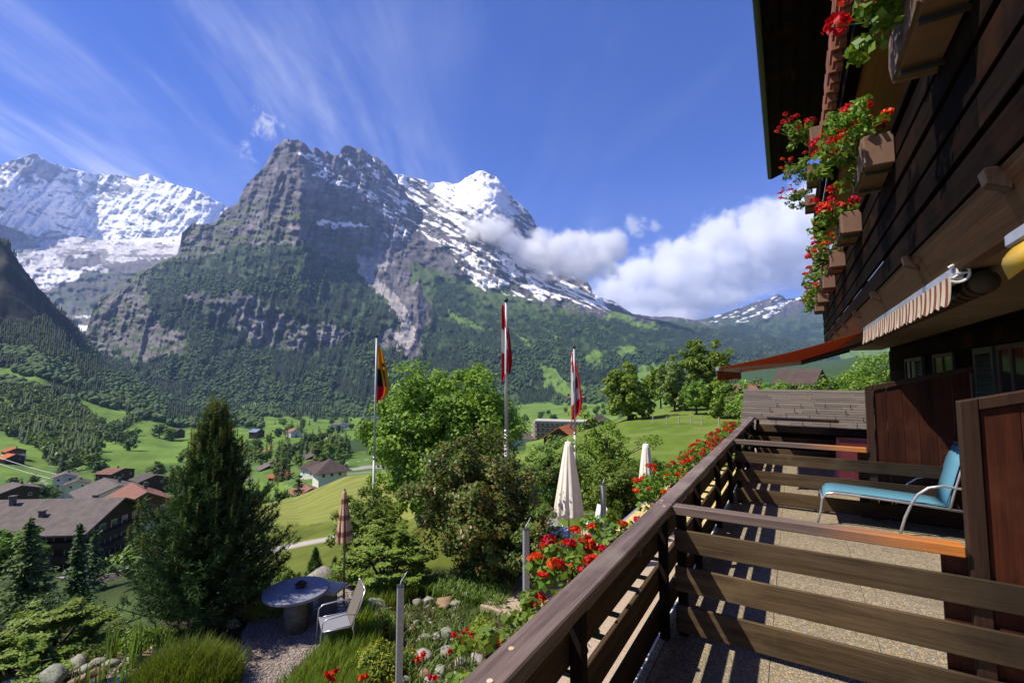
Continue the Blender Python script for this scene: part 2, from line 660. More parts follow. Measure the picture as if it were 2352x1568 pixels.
def mountain_cols(x, y, layer, slope_n):
    """ground colours of the mountains; slope_n = local relief value 0..1 (1 = rib, 0 = gully)"""
    n1 = fbm(x / 30, y / 14, 5, 101)
    n2 = fbm(x / 7, y / 5, 4, 131)
    n3 = fbm(x / 4, y / 16, 4, 151)
    c = np.zeros(x.shape + (3,))
    rock = np.stack([0.132 + 0.040 * n1 + .03 * n2, 0.120 + 0.036 * n1 + .028 * n2, 0.122 + 0.03 * n1 + .03 * n2], -1)
    crk = ridged((x + .35 * y) / 15, (y - .3 * x) / 42, 4, 161)
    crk2 = ridged((x - .2 * y) / 34, (y + .12 * x) / 11, 4, 163)
    rock = rock * (.50 + .62 * sstep(crk, .35, .8) + .28 * sstep(crk2, .4, .85))[..., None]
    rock = np.clip(rock, 0.03, 1)
    xw, yw = warp(x, y, 16, 8, 5)
    if layer == 'far':
        c[:] = (0.80, 0.81, 0.84)
        rk = sstep(0.62 * fbm((x + y * 0.9) / 34, (y - x * .3) / 9, 5, 61) + 0.22 * n2 + 0.35 * (0.5 - slope_n) - .10 * (x < 250) + 0.30 * (np.abs(y - 395 - .12 * x) < 30) * (x < 320), 0.19, 0.40)
        rk *= 1 - 0.85 * (inpoly(xw, yw, [(295, 440), (340, 400), (400, 425), (450, 432), (380, 480), (300, 500), (270, 480)]))
        c = mixc(c, rk * 0.9, (0.13, 0.12, 0.13))
        tri = inpoly(xw, yw, [(10, 385), (75, 352), (110, 368), (150, 398), (110, 415), (40, 395)])
        c = mixc(c, tri * 0.8, (0.14, 0.13, 0.14))
    elif layer == 'glacier':
        ice = np.stack([0.60 + .16 * n2, 0.58 + .16 * n2, 0.57 + .16 * n2], -1)
        c = np.clip(ice, .3, .85)
        rk = sstep(fbm(x / 26, y / 7, 5, 71) + .4 * n2, 0.12, 0.4)
        c = mixc(c, rk * .85, (0.16, 0.14, 0.13))
        dark = inpoly(xw, yw, [(150, 590), (230, 580), (235, 605), (180, 625), (135, 612)]) | inpoly(xw, yw, [(235, 610), (330, 600), (420, 590), (420, 605), (330, 625), (260, 625)])
        c = mixc(c, dark * .9, (0.10, 0.09, 0.09))
        low = inpoly(xw, yw, [(115, 668), (210, 625), (300, 622), (360, 620), (420, 640), (420, 850), (60, 850), (90, 720)])
        g = np.stack([0.12 + .04 * n1, 0.12 + .04 * n1 + .02 * n2, 0.10 + .03 * n1], -1)
        g = mixc(g, sstep(n1 + .5 * n2, 0, .5) * .7, (0.05, 0.085, 0.035))
        g = mixc(g, sstep(y, 690, 740) * .6, (0.22, 0.2, 0.19))
        c = np.where(low[..., None], g, c)
        sn = inpoly(xw, yw, [(95, 625), (150, 615), (190, 628), (165, 645), (105, 662), (90, 650)]) | inpoly(xw, yw, [(175, 748), (205, 742), (205, 755), (180, 765)]) | inpoly(xw, yw, [(175, 725), (215, 715), (215, 722), (180, 730)])
        sn |= inpoly(xw, yw, [(-100, 470), (0, 490), (60, 505), (110, 530), (60, 540), (0, 520), (-100, 510)])
        sn |= inpoly(xw, yw, [(250, 545), (330, 545), (430, 535), (430, 552), (330, 560), (260, 556)])
        c = np.where(sn[..., None], np.array([.78, .76, .74]), c)
        dk = inpoly(xw, yw, [(-100, 500), (0, 520), (60, 545), (100, 560), (60, 590), (20, 580), (-100, 560)])
        c = np.where(dk[..., None], c * .35 + .06, c)
    elif layer == 'rock':
        strata = fbm(x / 40, (y - 0.18 * x) / 4.5, 4, 171)
        c = rock * (0.92 + 0.35 * strata[..., None])
        c = np.clip(c, .04, .5)
        # grass ledges low on the face
        gl = sstep(fbm(x / 34, (y + .1 * x) / 6, 4, 181) + sstep(y, 455, 590) * 0.55 - 0.25 * (x > 700), 0.28, 0.5) * (y > 450) * (x < 860)
        c = mixc(c, gl * .85, (0.085, 0.115, 0.03))
        sn = inpoly(xw, yw, [(715, 398), (745, 388), (800, 410), (850, 440), (880, 470), (860, 468), (800, 432), (745, 415)]) & (fbm(x / 14, y / 4, 4, 191) > -0.12)
        sn |= inpoly(xw, yw, [(690, 355), (720, 352), (760, 385), (720, 375)]) & (fbm(x / 9, y / 4, 3, 199) > 0.15)
        sn |= inpoly(xw, yw, [(720, 508), (740, 502), (752, 512), (770, 514), (815, 508), (830, 512), (850, 522), (820, 518), (780, 520), (740, 518)])
        sn |= inpoly(xw, yw, [(890, 535), (935, 540), (930, 552), (900, 556)]) & (n2 > 0)
        sn |= (fbm(x / 16, (y - .5 * x) / 5, 4, 211) > 0.50) & inpoly(xw, yw, [(780, 340), (860, 360), (930, 440), (960, 500), (1000, 560), (930, 560), (830, 440)])
        c = np.where(sn[..., None], np.array([.78, .79, .82]), c)
    elif layer == 'snowpeak':
        c = rock * 0.85
        grass = sstep(y + 20 * n1 - (585 + np.clip(x - 960, 0, 900) * 0.30), 0, 40)
        c = mixc(c, grass * .95, (0.07, 0.11, 0.03))
        up = inpoly(xw, yw, [(880, 380), (1110, 380), (1145, 400), (1195, 470), (1180, 520), (1120, 520), (1060, 545), (1020, 530), (985, 500), (940, 470), (905, 440)])
        s1 = sstep(0.9 * fbm((x - y * .8) / 24, (y - x * .55) / 6, 5, 221) + .35 * n2 + .55 * (slope_n - .5), -0.30, 0.0)
        top = sstep(500 - y + (x - 1000) * .1, 0, 60) * sstep(x, 985, 1060) * sstep(1165 - x + (y - 420) * .3, 0, 20)
        s1 = np.maximum(s1, top * sstep(n2, -.75, -.5))
        c = mixc(c, s1 * up, (0.84, 0.84, 0.86))
        face = inpoly(xw, yw, [(1130, 395), (1240, 500), (1240, 560), (1180, 560), (1170, 470)])
        c = mixc(c, face * (fbm(x / 12, (y - .6 * x) / 5, 4, 231) > 0.32) * .9, (0.8, 0.81, 0.84))
        lowp = inpoly(xw, yw, [(940, 470), (985, 500), (1060, 545), (1150, 560), (1240, 600), (1340, 660), (1440, 712), (1480, 722), (1400, 716), (1300, 690), (1200, 680), (1110, 665), (1060, 610), (1000, 560), (950, 520)])
        s2 = fbm((x - y * .3) / 26, (y - x * .42) / 5.5, 4, 241) > 0.16
        c = np.where((lowp & s2)[..., None], np.array([.80, .79, .78]), c)
        pat = inpoly(xw, yw, [(1083, 630), (1130, 640), (1155, 662), (1110, 662), (1090, 650)]) & (n2 > -.5)
        pat |= inpoly(xw, yw, [(1060, 572), (1110, 600), (1130, 625), (1100, 622), (1072, 600)]) & (n2 > -.35)
        pat |= inpoly(xw, yw, [(1130, 575), (1150, 585), (1200, 630), (1260, 665), (1230, 662), (1170, 625)]) & (n2 > -.4)
        c = np.where(pat[..., None], np.array([.82, .81, .80]), c)
        c = mixc(c, (inpoly(xw, yw, GULLY)) * .9, (0.36, 0.31, 0.27))
        c = mixc(c, (inpoly(xw, yw, GREENS_HIGH)) * .9, (0.075, 0.12, 0.03))
    elif layer == 'pass':
        c = rock * .6
        c = mixc(c, sstep(y + 12 * n1, 700, 745), (0.05, 0.075, 0.03))
        sn = (fbm(x / 16, (y + .3 * x) / 4, 4, 251) > 0.46) & (y < 740) & (y + .42 * (x - 1750) < 735)
        c = np.where(sn[..., None], np.array([.74, .74, .75]), c)
    if layer in ('rock', 'snowpeak', 'pass'):
        fm = forest_mask(x, y)
        alp = inpoly(xw, yw, FOREST_A) & ~fm
        c = mixc(c, alp * .9, (0.05, 0.085, 0.026))
        c = mixc(c, fm * .93, (0.022, 0.040, 0.016))
        for p in MEADOWS:
            c = mixc(c, inpoly(xw, yw, p) * .95, (0.13, 0.21, 0.04))
        for k, p in enumerate(CLIFFS):
            st = sstep(n3, -0.4, 0.5)[..., None]
            lc = np.array([0.205, 0.195, 0.19]) * (0.72 + .36 * st)
            lc = np.where((fbm(x / 24, y / 60, 4, 271) < -.12)[..., None], np.array([.09, .09, .085]), lc)
            lc = np.where((fbm(x / 20, y / 9, 4, 281) > .50)[..., None], np.array([.05, .08, .025]), lc)
            ip = inpoly(xw, yw, p)
            c = np.where(ip[..., None], lc, c)
        rl = inpoly(xw, yw, ROCKY_LOW) & ~fm
        lc = np.clip(0.14 + .07 * fbm(x / 18, y / 4, 4, 291), .04, .4)[..., None] * np.array([1.05, .97, .92])
        lc = np.where((fbm(x / 14, y / 6, 4, 295) > .25)[..., None], np.array([.06, .09, .03]), lc)
        c = np.where(rl[..., None], lc, c)
        gu = inpoly(xw, yw, GULLY)
        gc = np.clip(0.33 + .12 * fbm(x / 8, y / 3, 4, 296), .12, .6)[..., None] * np.array([1.05, .95, .87])
        c = np.where(gu[..., None], gc, c)
    return np.clip(c, 0.004, 0.9)


def curve(pts):
    p = np.array(pts, float)
    return lambda x: np.interp(x, p[:, 0], p[:, 1])


class Relief:
    """a mountain front given by lines of known image height and distance, with relief noise in depth, and a back side"""
    def __init__(s, x0, x1, dx, lines, counts, layer, jag, amp, seed, anis=(60, 130), ang=0.0):
        xs = np.arange(x0, x1 + dx, dx)
        rows_y, rows_d = [], []
        ys = [curve(l[0])(xs) for l in lines]
        ds = [curve(l[1])(xs) for l in lines]
        ys[0] = ys[0] + jag * (fbm(xs / 22, xs * 0, 5, seed, .62))
        for i in range(1, len(ys)):
            ys[i] = np.maximum(ys[i], ys[i - 1] + 1.0)
        for i in range(len(ys) - 1):
            n = counts[i]
            for k in range(n + (i == len(ys) - 2)):
                t = k / n
                rows_y.append(lerp(ys[i], ys[i + 1], t))
                rows_d.append(lerp(ds[i], ds[i + 1], t))
        Y = np.array(rows_y)
        D = np.array(rows_d)
        X = np.repeat(xs[None, :], len(Y), 0)
        # smooth the distances a little so control lines do not show as creases
        for _ in range(6):
            D[1:-1] = (D[:-2] + D[1:-1] * 2 + D[2:]) / 4
            D[:, 1:-1] = (D[:, :-2] + D[:, 1:-1] * 2 + D[:, 2:]) / 4
        xr = X + ang * Y
        rel = ridged(xr / anis[0], Y / anis[1], 6, seed + 20, .55)
        rel2 = fbm(X / 16, Y / 12, 5, seed + 40)
        st = fbm(X / 60, (Y - .15 * X) / 9, 4, seed + 60)
        D = D * (1 - amp * (rel - .62) - amp * .26 * rel2 - amp * .05 * st)
        s.X, s.Y, s.D, s.rel = X, Y, D, rel
        s.layer = layer
        s.P = PT(X, Y, D)
        s.cols = mountain_cols(X, Y, layer, np.clip((rel - .35) / .5, 0, 1))

    def mesh(s, name, mat, kindname):
        nr, nc = s.X.shape
        top = s.P[0]
        back1 = top + np.stack([top[:, 0] * .05, top[:, 1] * .05, -np.abs(top[:, 2]) * .22 - 60], -1)
        back2 = top + np.stack([top[:, 0] * .16, top[:, 1] * .16, -np.abs(top[:, 2]) * .7 - 300], -1)
        P = np.concatenate([back2[None], back1[None], s.P], 0)
        C = np.concatenate([s.cols[:1], s.cols[:1], s.cols], 0)
        nr += 2
        i = np.arange(nr * nc).reshape(nr, nc)
        f = np.stack([i[:-1, :-1], i[1:, :-1], i[1:, 1:], i[:-1, 1:]], -1).reshape(-1, 4)
        me = np_mesh(name, P.reshape(-1, 3), f, mat, True, C.reshape(-1, 3))
        o = link(name, me)
        o['kind'] = 'structure'
        return o

    def pick(s, mask, n, r):
        """random surface points inside mask (weighted by picture area)"""
        nr, nc = s.X.shape
        dy = np.abs(np.gradient(s.Y, axis=0))
        w = (dy * mask).ravel()
        if w.sum() <= 0:
            return np.zeros((0, 3)), np.zeros(0), np.zeros(0)
        c = np.cumsum(w) / w.sum()
        k = np.searchsorted(c, r.random(n))
        k = np.clip(k, 0, nr * nc - 1)
        p = s.P.reshape(-1, 3)[k].copy()
        sx = s.D.ravel()[k] / FOC * 2.2
        p[:, 0] += (r.random(n) - .5) * sx
        return p, s.X.ravel()[k], s.Y.ravel()[k]


m_far = mat_terrain('snow_rock', 0.004, bdist=30, amt=.10, bstr=.6)
m_rock = mat_terrain('mountain_rock', 0.030, bdist=9, amt=.34, bstr=.5)
m_gl = mat_terrain('glacier_ice', 0.012, bdist=25, amt=.15, bstr=.8)
m_land = mat_terrain('valley_ground', 0.02, bdist=1.0, amt=.2, bstr=.25)

far = Relief(-260, 640, 2.2, [
    ([(-260, 400), (-60, 392), (0, 380), (40, 366), (75, 350), (100, 364), (118, 375), (150, 384), (200, 396), (260, 402), (312, 408), (328, 402), (341, 399), (352, 405), (370, 412), (400, 424),
      (440, 431), (480, 450), (525, 476), (560, 505), (640, 560)],
     [(-260, 6900), (0, 7000), (75, 7700), (170, 9300), (215, 9800), (260, 9700), (310, 9500), (340, 9000), (440, 8700), (525, 9100), (640, 9300)]),
    ([(-260, 450), (0, 430), (120, 455), (220, 470), (300, 470), (400, 480), (520, 520), (640, 575)],
     [(-260, 5900), (0, 6100), (110, 7500), (170, 8700), (215, 9100), (260, 8950), (400, 8050), (470, 8000), (560, 8700), (640, 8900)]),
    ([(-260, 520), (0, 515), (120, 555), (220, 560), (330, 556), (450, 560), (640, 620)],
     [(-260, 5600), (0, 5800), (120, 6900), (190, 7800), (230, 8000), (300, 7750), (450, 7500), (640, 7900)])],
    [52, 56], 'far', 2.4, .036, 300, (30, 70), 0.75)
far.mesh('snow_mountain', m_far, 'x')

gl = Relief(-200, 520, 2.4, [
    ([(-200, 462), (0, 484), (50, 500), (100, 522), (150, 540), (230, 552), (330, 548), (400, 544), (450, 535), (520, 540)], [(-200, 6300), (0, 6500), (150, 7200), (330, 7300), (520, 6800)]),
    ([(-200, 600), (520, 625)], [(-200, 5300), (0, 5400), (250, 5500), (520, 5200)]),
    ([(-200, 700), (100, 690), (520, 720)], [(-200, 4600), (250, 4700), (520, 4300)]),
    ([(-200, 840), (520, 840)], [(-200, 3300), (520, 3300)])],
    [50, 40, 44], 'glacier', 1.5, .035, 340, (40, 22), 0.3)
gl.mesh('glacier', m_gl, 'x')

rock = Relief(172, 1100, 2.0, [
    ([(172, 812), (180, 800), (195, 765), (215, 705), (235, 680), (262, 668), (292, 640), (330, 622), (378, 600), (408, 580), (414, 555), (418, 528), (440, 514), (495, 511), (506, 496), (528, 474),
      (546, 462), (556, 440), (580, 412), (606, 382), (622, 352), (636, 330), (652, 322), (672, 318), (690, 322), (704, 330), (716, 346), (726, 338), (744, 350), (752, 344), (766, 360), (780, 356),
      (786, 342), (800, 336), (812, 340), (820, 345), (830, 337), (846, 352), (866, 362), (886, 376), (900, 398), (912, 410), (918, 430), (934, 448), (950, 468), (966, 500), (1000, 560), (1030, 640), (1060, 740), (1085, 830), (1100, 900)],
     [(172, 2600), (215, 3100), (330, 3600), (415, 3900), (520, 4250), (600, 4420), (670, 4450), (740, 5050), (850, 5650), (920, 5900), (966, 5800), (1030, 4700), (1100, 2700)]),
    ([(172, 814), (260, 690), (420, 545), (520, 505), (600, 440), (690, 420), (760, 430), (900, 460), (960, 520), (1030, 660), (1100, 905)],
     [(172, 2590), (330, 3500), (420, 3850), (520, 4100), (600, 4050), (690, 3800), (745, 4480), (850, 5200), (960, 5650), (1030, 4700), (1100, 2690)]),
    ([(172, 820), (260, 700), (330, 640), (420, 585), (520, 562), (690, 556), (760, 560), (850, 570), (960, 590), (1030, 690), (1100, 910)],
     [(172, 2580), (330, 3450), (420, 3650), (520, 3700), (690, 3450), (745, 3900), (850, 4650), (960, 5000), (1030, 4500), (1100, 2680)]),
    ([(172, 824), (260, 720), (345, 700), (450, 680), (560, 668), (640, 708), (700, 742), (830, 750), (960, 700), (1040, 760), (1100, 915)],
     [(172, 2560), (260, 3000), (450, 2900), (700, 2780), (830, 2850), (960, 3500), (1040, 3400), (1100, 2660)]),
    ([(172, 836), (260, 790), (450, 735), (560, 785), (700, 805), (830, 790), (960, 800), (1100, 920)],
     [(172, 2500), (260, 2720), (450, 2790), (560, 2680), (700, 2660), (830, 2750), (960, 2750), (1100, 2620)]),
    ([(172, 960), (1100, 965)], [(172, 1750), (560, 1800), (1100, 1750)])],
    [40, 50, 46, 34, 56], 'rock', 5.5, .046, 400, (27, 110), 0.25)
rock.mesh('rock_mountain', m_rock, 'x')

peak = Relief(862, 2300, 2.4, [
    ([(862, 420), (900, 401), (925, 400), (945, 408), (965, 411), (985, 418), (1000, 420), (1020, 416), (1040, 424), (1055, 420), (1070, 408), (1088, 401), (1096, 394), (1110, 392), (1125, 398), (1140, 404), (1152, 420),
      (1164, 436), (1180, 456), (1196, 470), (1212, 484), (1226, 505), (1234, 524), (1262, 560), (1300, 600), (1332, 630), (1350, 646), (1358, 662), (1361, 676), (1376, 682), (1410, 692), (1436, 708), (1452, 720), (1500, 726), (1540, 729), (1580, 732), (1620, 736), (1700, 752), (1900, 790), (2300, 830)],
     [(862, 6500), (1000, 6400), (1110, 5700), (1150, 5700), (1240, 6000), (1350, 5000), (1452, 4900), (1500, 5800), (1620, 6600), (1700, 6500), (2300, 5000)]),
    ([(862, 500), (960, 490), (1100, 480), (1150, 490), (1230, 560), (1350, 680), (1452, 724), (1700, 758), (2300, 835)],
     [(862, 6000), (960, 5900), (1090, 5000), (1140, 4950), (1190, 5500), (1240, 5700), (1350, 4800), (1452, 4800), (1620, 6300), (1700, 6200), (2300, 4800)]),
    ([(862, 580), (960, 600), (1060, 650), (1130, 668), (1250, 690), (1400, 716), (1480, 732), (1620, 750), (1700, 766), (2300, 840)],
     [(862, 4800), (1000, 4600), (1130, 4300), (1300, 4200), (1480, 4400), (1620, 5200), (1700, 5200), (2300, 4400)]),
    ([(862, 800), (1100, 800), (1300, 800), (1500, 800), (1700, 810), (2300, 860)], [(862, 2800), (1300, 2900), (1500, 3200), (1700, 3800)]),
    ([(862, 965), (1400, 960), (1700, 930)], [(862, 1800), (1300, 1750), (1700, 2100)])],
    [46, 60, 70, 74], 'snowpeak', 2.2, .045, 500, (44, 60), -0.7)
peak.mesh('snowy_peak', m_rock, 'x')

passm = Relief(1400, 2700, 3.0, [
    ([(1400, 750), (1480, 736), (1560, 735), (1615, 733), (1650, 724), (1700, 706), (1745, 690), (1775, 682), (1788, 676), (1800, 680), (1804, 686), (1830, 684), (1860, 680), (1950, 660), (2100, 640), (2300, 620), (2700, 600)],
     [(1400, 7600), (1620, 8000), (1800, 8300), (2100, 8000), (2700, 7500)]),
    ([(1400, 770), (1700, 760), (2100, 720), (2700, 700)], [(1400, 6900), (1700, 7000), (2700, 6600)]),
    ([(1400, 920), (2700, 930)], [(1400, 3200), (1700, 3000), (2700, 2600)])],
    [40, 66], 'pass', 1.2, .04, 600, (70, 50), .4)
passm.mesh('far_ridge', m_rock, 'x')

# ---------------------------------------------------------------- the near land and the valley floor
ST = {
    -1400: [(3, -4.65), (9, -4.8), (20, -9), (60, -20), (150, -20), (400, 10), (800, 120), (1400, 330), (2000, 600), (2600, 750)],
    -300: [(3, -4.65), (8.5, -4.75), (10, -5.6), (16, -9.5), (40, -18), (75, -27), (150, -45), (300, -60), (500, -45), (800, 10), (1000, 140), (1200, 420), (1400, 540), (1900, 520), (2600, 300)],
    0: [(3, -4.65), (8.2, -4.75), (9.6, -5.4), (14, -8.2), (40, -17), (75, -30), (150, -47), (260, 1140), (400, 1062), (560, 1010), (700, 962), (860, 900), (960, 858), (1120, 790), (1300, 735), (1560, 563), (1800, 600), (2600, 800)],
    95: [(3, -4.65), (8.2, -4.75), (9.6, -5.4), (14, -8.2), (40, -17), (75, -30), (150, -47), (260, 1140), (400, 1072), (560, 1015), (700, 970), (860, 915), (960, 870), (1150, 805), (1420, 745), (1830, 662), (2000, 690), (2600, 830)],
    185: [(3, -4.65), (8.2, -4.75), (9.6, -5.4), (14, -8.2), (40, -17), (75, -30), (150, -47), (260, 1135), (400, 1075), (560, 1020), (700, 980), (860, 940), (1000, 902), (1200, 850), (1500, 815), (2100, 770), (2250, 800), (2600, 870)],
    260: [(3, -4.65), (8.2, -4.75), (9.8, -5.4), (14, -8.2), (40, -17), (75, -30), (150, -47), (260, 1120), (400, 1068), (560, 1030), (700, 1000), (860, 965), (1000, 928), (1300, 880), (1700, 850), (2000, 845), (2600, 880)],
    420: [(3, -4.65), (9.2, -4.75), (11, -5.5), (16, -8.2), (30, -13.2), (60, 1215), (78, -27), (150, -49), (260, 1110), (400, 1062), (560, 1030), (700, 1008), (900, 985), (1300, 950), (1800, 925), (2600, 915)],
    560: [(3, -4.65), (10, -4.7), (12, -5.4), (16, -7.4), (30, -12.2), (45, 1205), (70, 1162), (85, -25), (150, -49), (220, 1135), (400, 1052), (600, 1012), (900, 985), (1300, 955), (1800, 932), (2600, 915)],
    700: [(3, -4.65), (10.6, -4.7), (13, -5.8), (20, -8.8), (33, 1254), (50, 1190), (78, 1130), (92, -26), (150, -46), (200, 1110), (300, 1062), (500, 1020), (900, 985), (1300, 962), (1800, 938), (2600, 915)],
    800: [(3, -4.65), (11, -4.7), (13, -5.6), (20, -8.4), (33, 1232), (50, 1165), (78, 1088), (95, -24), (150, -44), (200, 1095), (300, 1055), (500, 1015), (900, 985), (1300, 965), (1800, 940), (2600, 920)],
    1000: [(3, -4.65), (13, -4.75), (18, -5.5), (40, -9.5), (78, -14.5), (100, -20), (200, 1075), (300, 1045), (500, 1010), (900, 980), (1300, 962), (1800, 940), (2600, 925)],
    1180: [(3, -4.65), (15, -4.75), (22, -5.4), (45, 1045), (80, -14), (120, -20), (200, 1035), (300, 1012), (500, 990), (900, 968), (1300, 955), (1800, 938), (2600, 920)],
    1320: [(3, -4.65), (18, -4.7), (30, -5.0), (45, 1005), (62, -7.2), (100, -15), (160, 1000), (260, 985), (500, 972), (900, 955), (1300, 935), (1800, 920), (2600, 890)],
    1440: [(3, -4.65), (18, -4.65), (30, 1020), (52, 960), (70, -5.8), (100, -12), (200, -28), (300, 965), (500, 955), (900, 940), (1300, 925), (1800, 900), (2600, 860)],
    1560: [(3, -4.65), (18, -4.65), (30, 1018), (60, 938), (75, 926), (100, -8), (200, -24), (400, -40), (900, 910), (1300, 905), (1800, 880), (2600, 840)],
    1720: [(3, -4.65), (18, -4.65), (30, 1018), (60, 940), (80, 922), (120, 912), (200, -14), (400, -20), (900, 890), (1800, 865), (2600, 840)],
    2000: [(3, -4.65), (18, -4.65), (40, -4.3), (100, -3.0), (200, 0), (400, 5), (900, 30), (1800, 60), (2600, 100)],
    3800: [(3, -4.65), (18, -4.65), (40, -4.0), (100, 0), (200, 10), (400, 40), (900, 120), (1800, 300), (2600, 450)],
}


def station_z(D, v):
    if v > 400:
        a, b, c = ray(0, v)
        return float(D * c / b)
    return v


gx = np.concatenate([np.arange(-1400, -60, 30), np.arange(-60, 1950, 5.0), np.arange(1950, 3801, 40)])
gD = np.exp(np.concatenate([np.linspace(math.log(3.0), math.log(16), 60)[:-1], np.linspace(math.log(16), math.log(150), 90)[:-1], np.linspace(math.log(150), math.log(900), 76)[:-1], np.linspace(math.log(900), math.log(2600), 150)]))
keys = sorted(ST)
Zst = np.array([np.interp(np.log(gD), np.log([q[0] for q in ST[k]]), [station_z(*q) for q in ST[k]]) for k in keys])
GZ = np.array([np.interp(gx, keys, Zst[:, j]) for j in range(len(gD))])
for _ in range(4):
    GZ[:, 1:-1] = (GZ[:, :-2] + 2 * GZ[:, 1:-1] + GZ[:, 2:]) / 4
for _ in range(2):
    GZ[1:-1] = (GZ[:-2] + 2 * GZ[1:-1] + GZ[2:]) / 4
GXX, GDD = np.meshgrid(gx, gD)
WX = (GXX - CX) / FOC * GDD / (_cp) * 1.0
WX = (GXX - CX) * GDD / (FOC * _cp + 0 * GDD)
# rolling bumps that grow with distance
amp_ = np.clip((GDD - 12) / 200, 0, 1) * 2.0 + np.clip((GDD - 300) / 900, 0, 1) * 6
GZ = GZ + amp_ * fbm(WX / (10 + GDD * .10), GDD / (10 + GDD * .10) * .6, 4, 700) * .8
GZ = GZ + np.clip((GDD - 1000) / 500, 0, 1) * np.clip((260 - GXX) / 80, 0, 1) * 80 * (ridged(WX / 120, GDD / 260, 5, 735) - .6)
GZ = GZ + 0.035 * fbm(WX / .5, GDD / .5, 3, 720) * (GDD < 14) * np.clip((1150 - GXX) / 60, 0, 1)


def gz(X, Y):
    """ground height under a world point (vectorised)"""
    X = np.atleast_1d(np.asarray(X, float))
    Y = np.atleast_1d(np.asarray(Y, float))
    D = np.clip(Y, 3.01, 2590)
    px = np.clip(X * FOC * _cp / D + CX, gx[0] + .1, gx[-1] - .1)
    i = np.clip(np.searchsorted(gD, D) - 1, 0, len(gD) - 2)
    j = np.clip(np.searchsorted(gx, px) - 1, 0, len(gx) - 2)
    fi = (D - gD[i]) / (gD[i + 1] - gD[i])
    fj = (px - gx[j]) / (gx[j + 1] - gx[j])
    return (GZ[i, j] * (1 - fj) + GZ[i, j + 1] * fj) * (1 - fi) + (GZ[i + 1, j] * (1 - fj) + GZ[i + 1, j + 1] * fj) * fi


def gpt(x, D):
    """world point on the ground straight below photo column x at distance D"""
    z = -4.6 if D < 20 else -10.0
    for _ in range(4):
        X = (x - CX) * (D * _cp + z * _sp) / FOC
        z = float(gz(X, D)[0])
    return Vector((X, D, z))


GYY = CY - FOC * (GZ * _cp - GDD * _sp) / (GDD * _cp + GZ * _sp)
GPX = CX + FOC * WX / (GDD * _cp + GZ * _sp)
VMEADOW = [[(-60, 836), (0, 842), (60, 862), (130, 878), (190, 900), (185, 912), (100, 890), (0, 872), (-60, 868)],
           [(185, 915), (230, 930), (292, 946), (300, 965), (262, 980), (220, 972), (180, 930)],
           [(205, 1020), (290, 985), (330, 962), (380, 975), (430, 985), (520, 975), (580, 985), (660, 985), (800, 975), (830, 985), (830, 1010), (700, 1010), (640, 1030), (560, 1050), (420, 1062), (340, 1075), (225, 1078)],
           [(540, 935), (590, 925), (645, 921), (655, 928), (600, 936)],
           [(-60, 985), (0, 990), (80, 1025), (110, 1050), (110, 1090), (-60, 1100)], [(60, 1120), (210, 1130), (330, 1085), (330, 1160), (100, 1170)],
           [(1180, 930), (1420, 925), (1420, 975), (1180, 1010)], [(560, 1110), (720, 1110), (720, 1150), (560, 1180)], [(1210, 1000), (1420, 980), (1420, 1060), (1210, 1070)],
           [(1430, 830), (1580, 830), (1560, 960), (1430, 960)], [(0, 905), (40, 930), (30, 945), (0, 935)], [(75, 925), (100, 935), (85, 945)],
           [(600, 960), (830, 960), (840, 985), (600, 985)]]


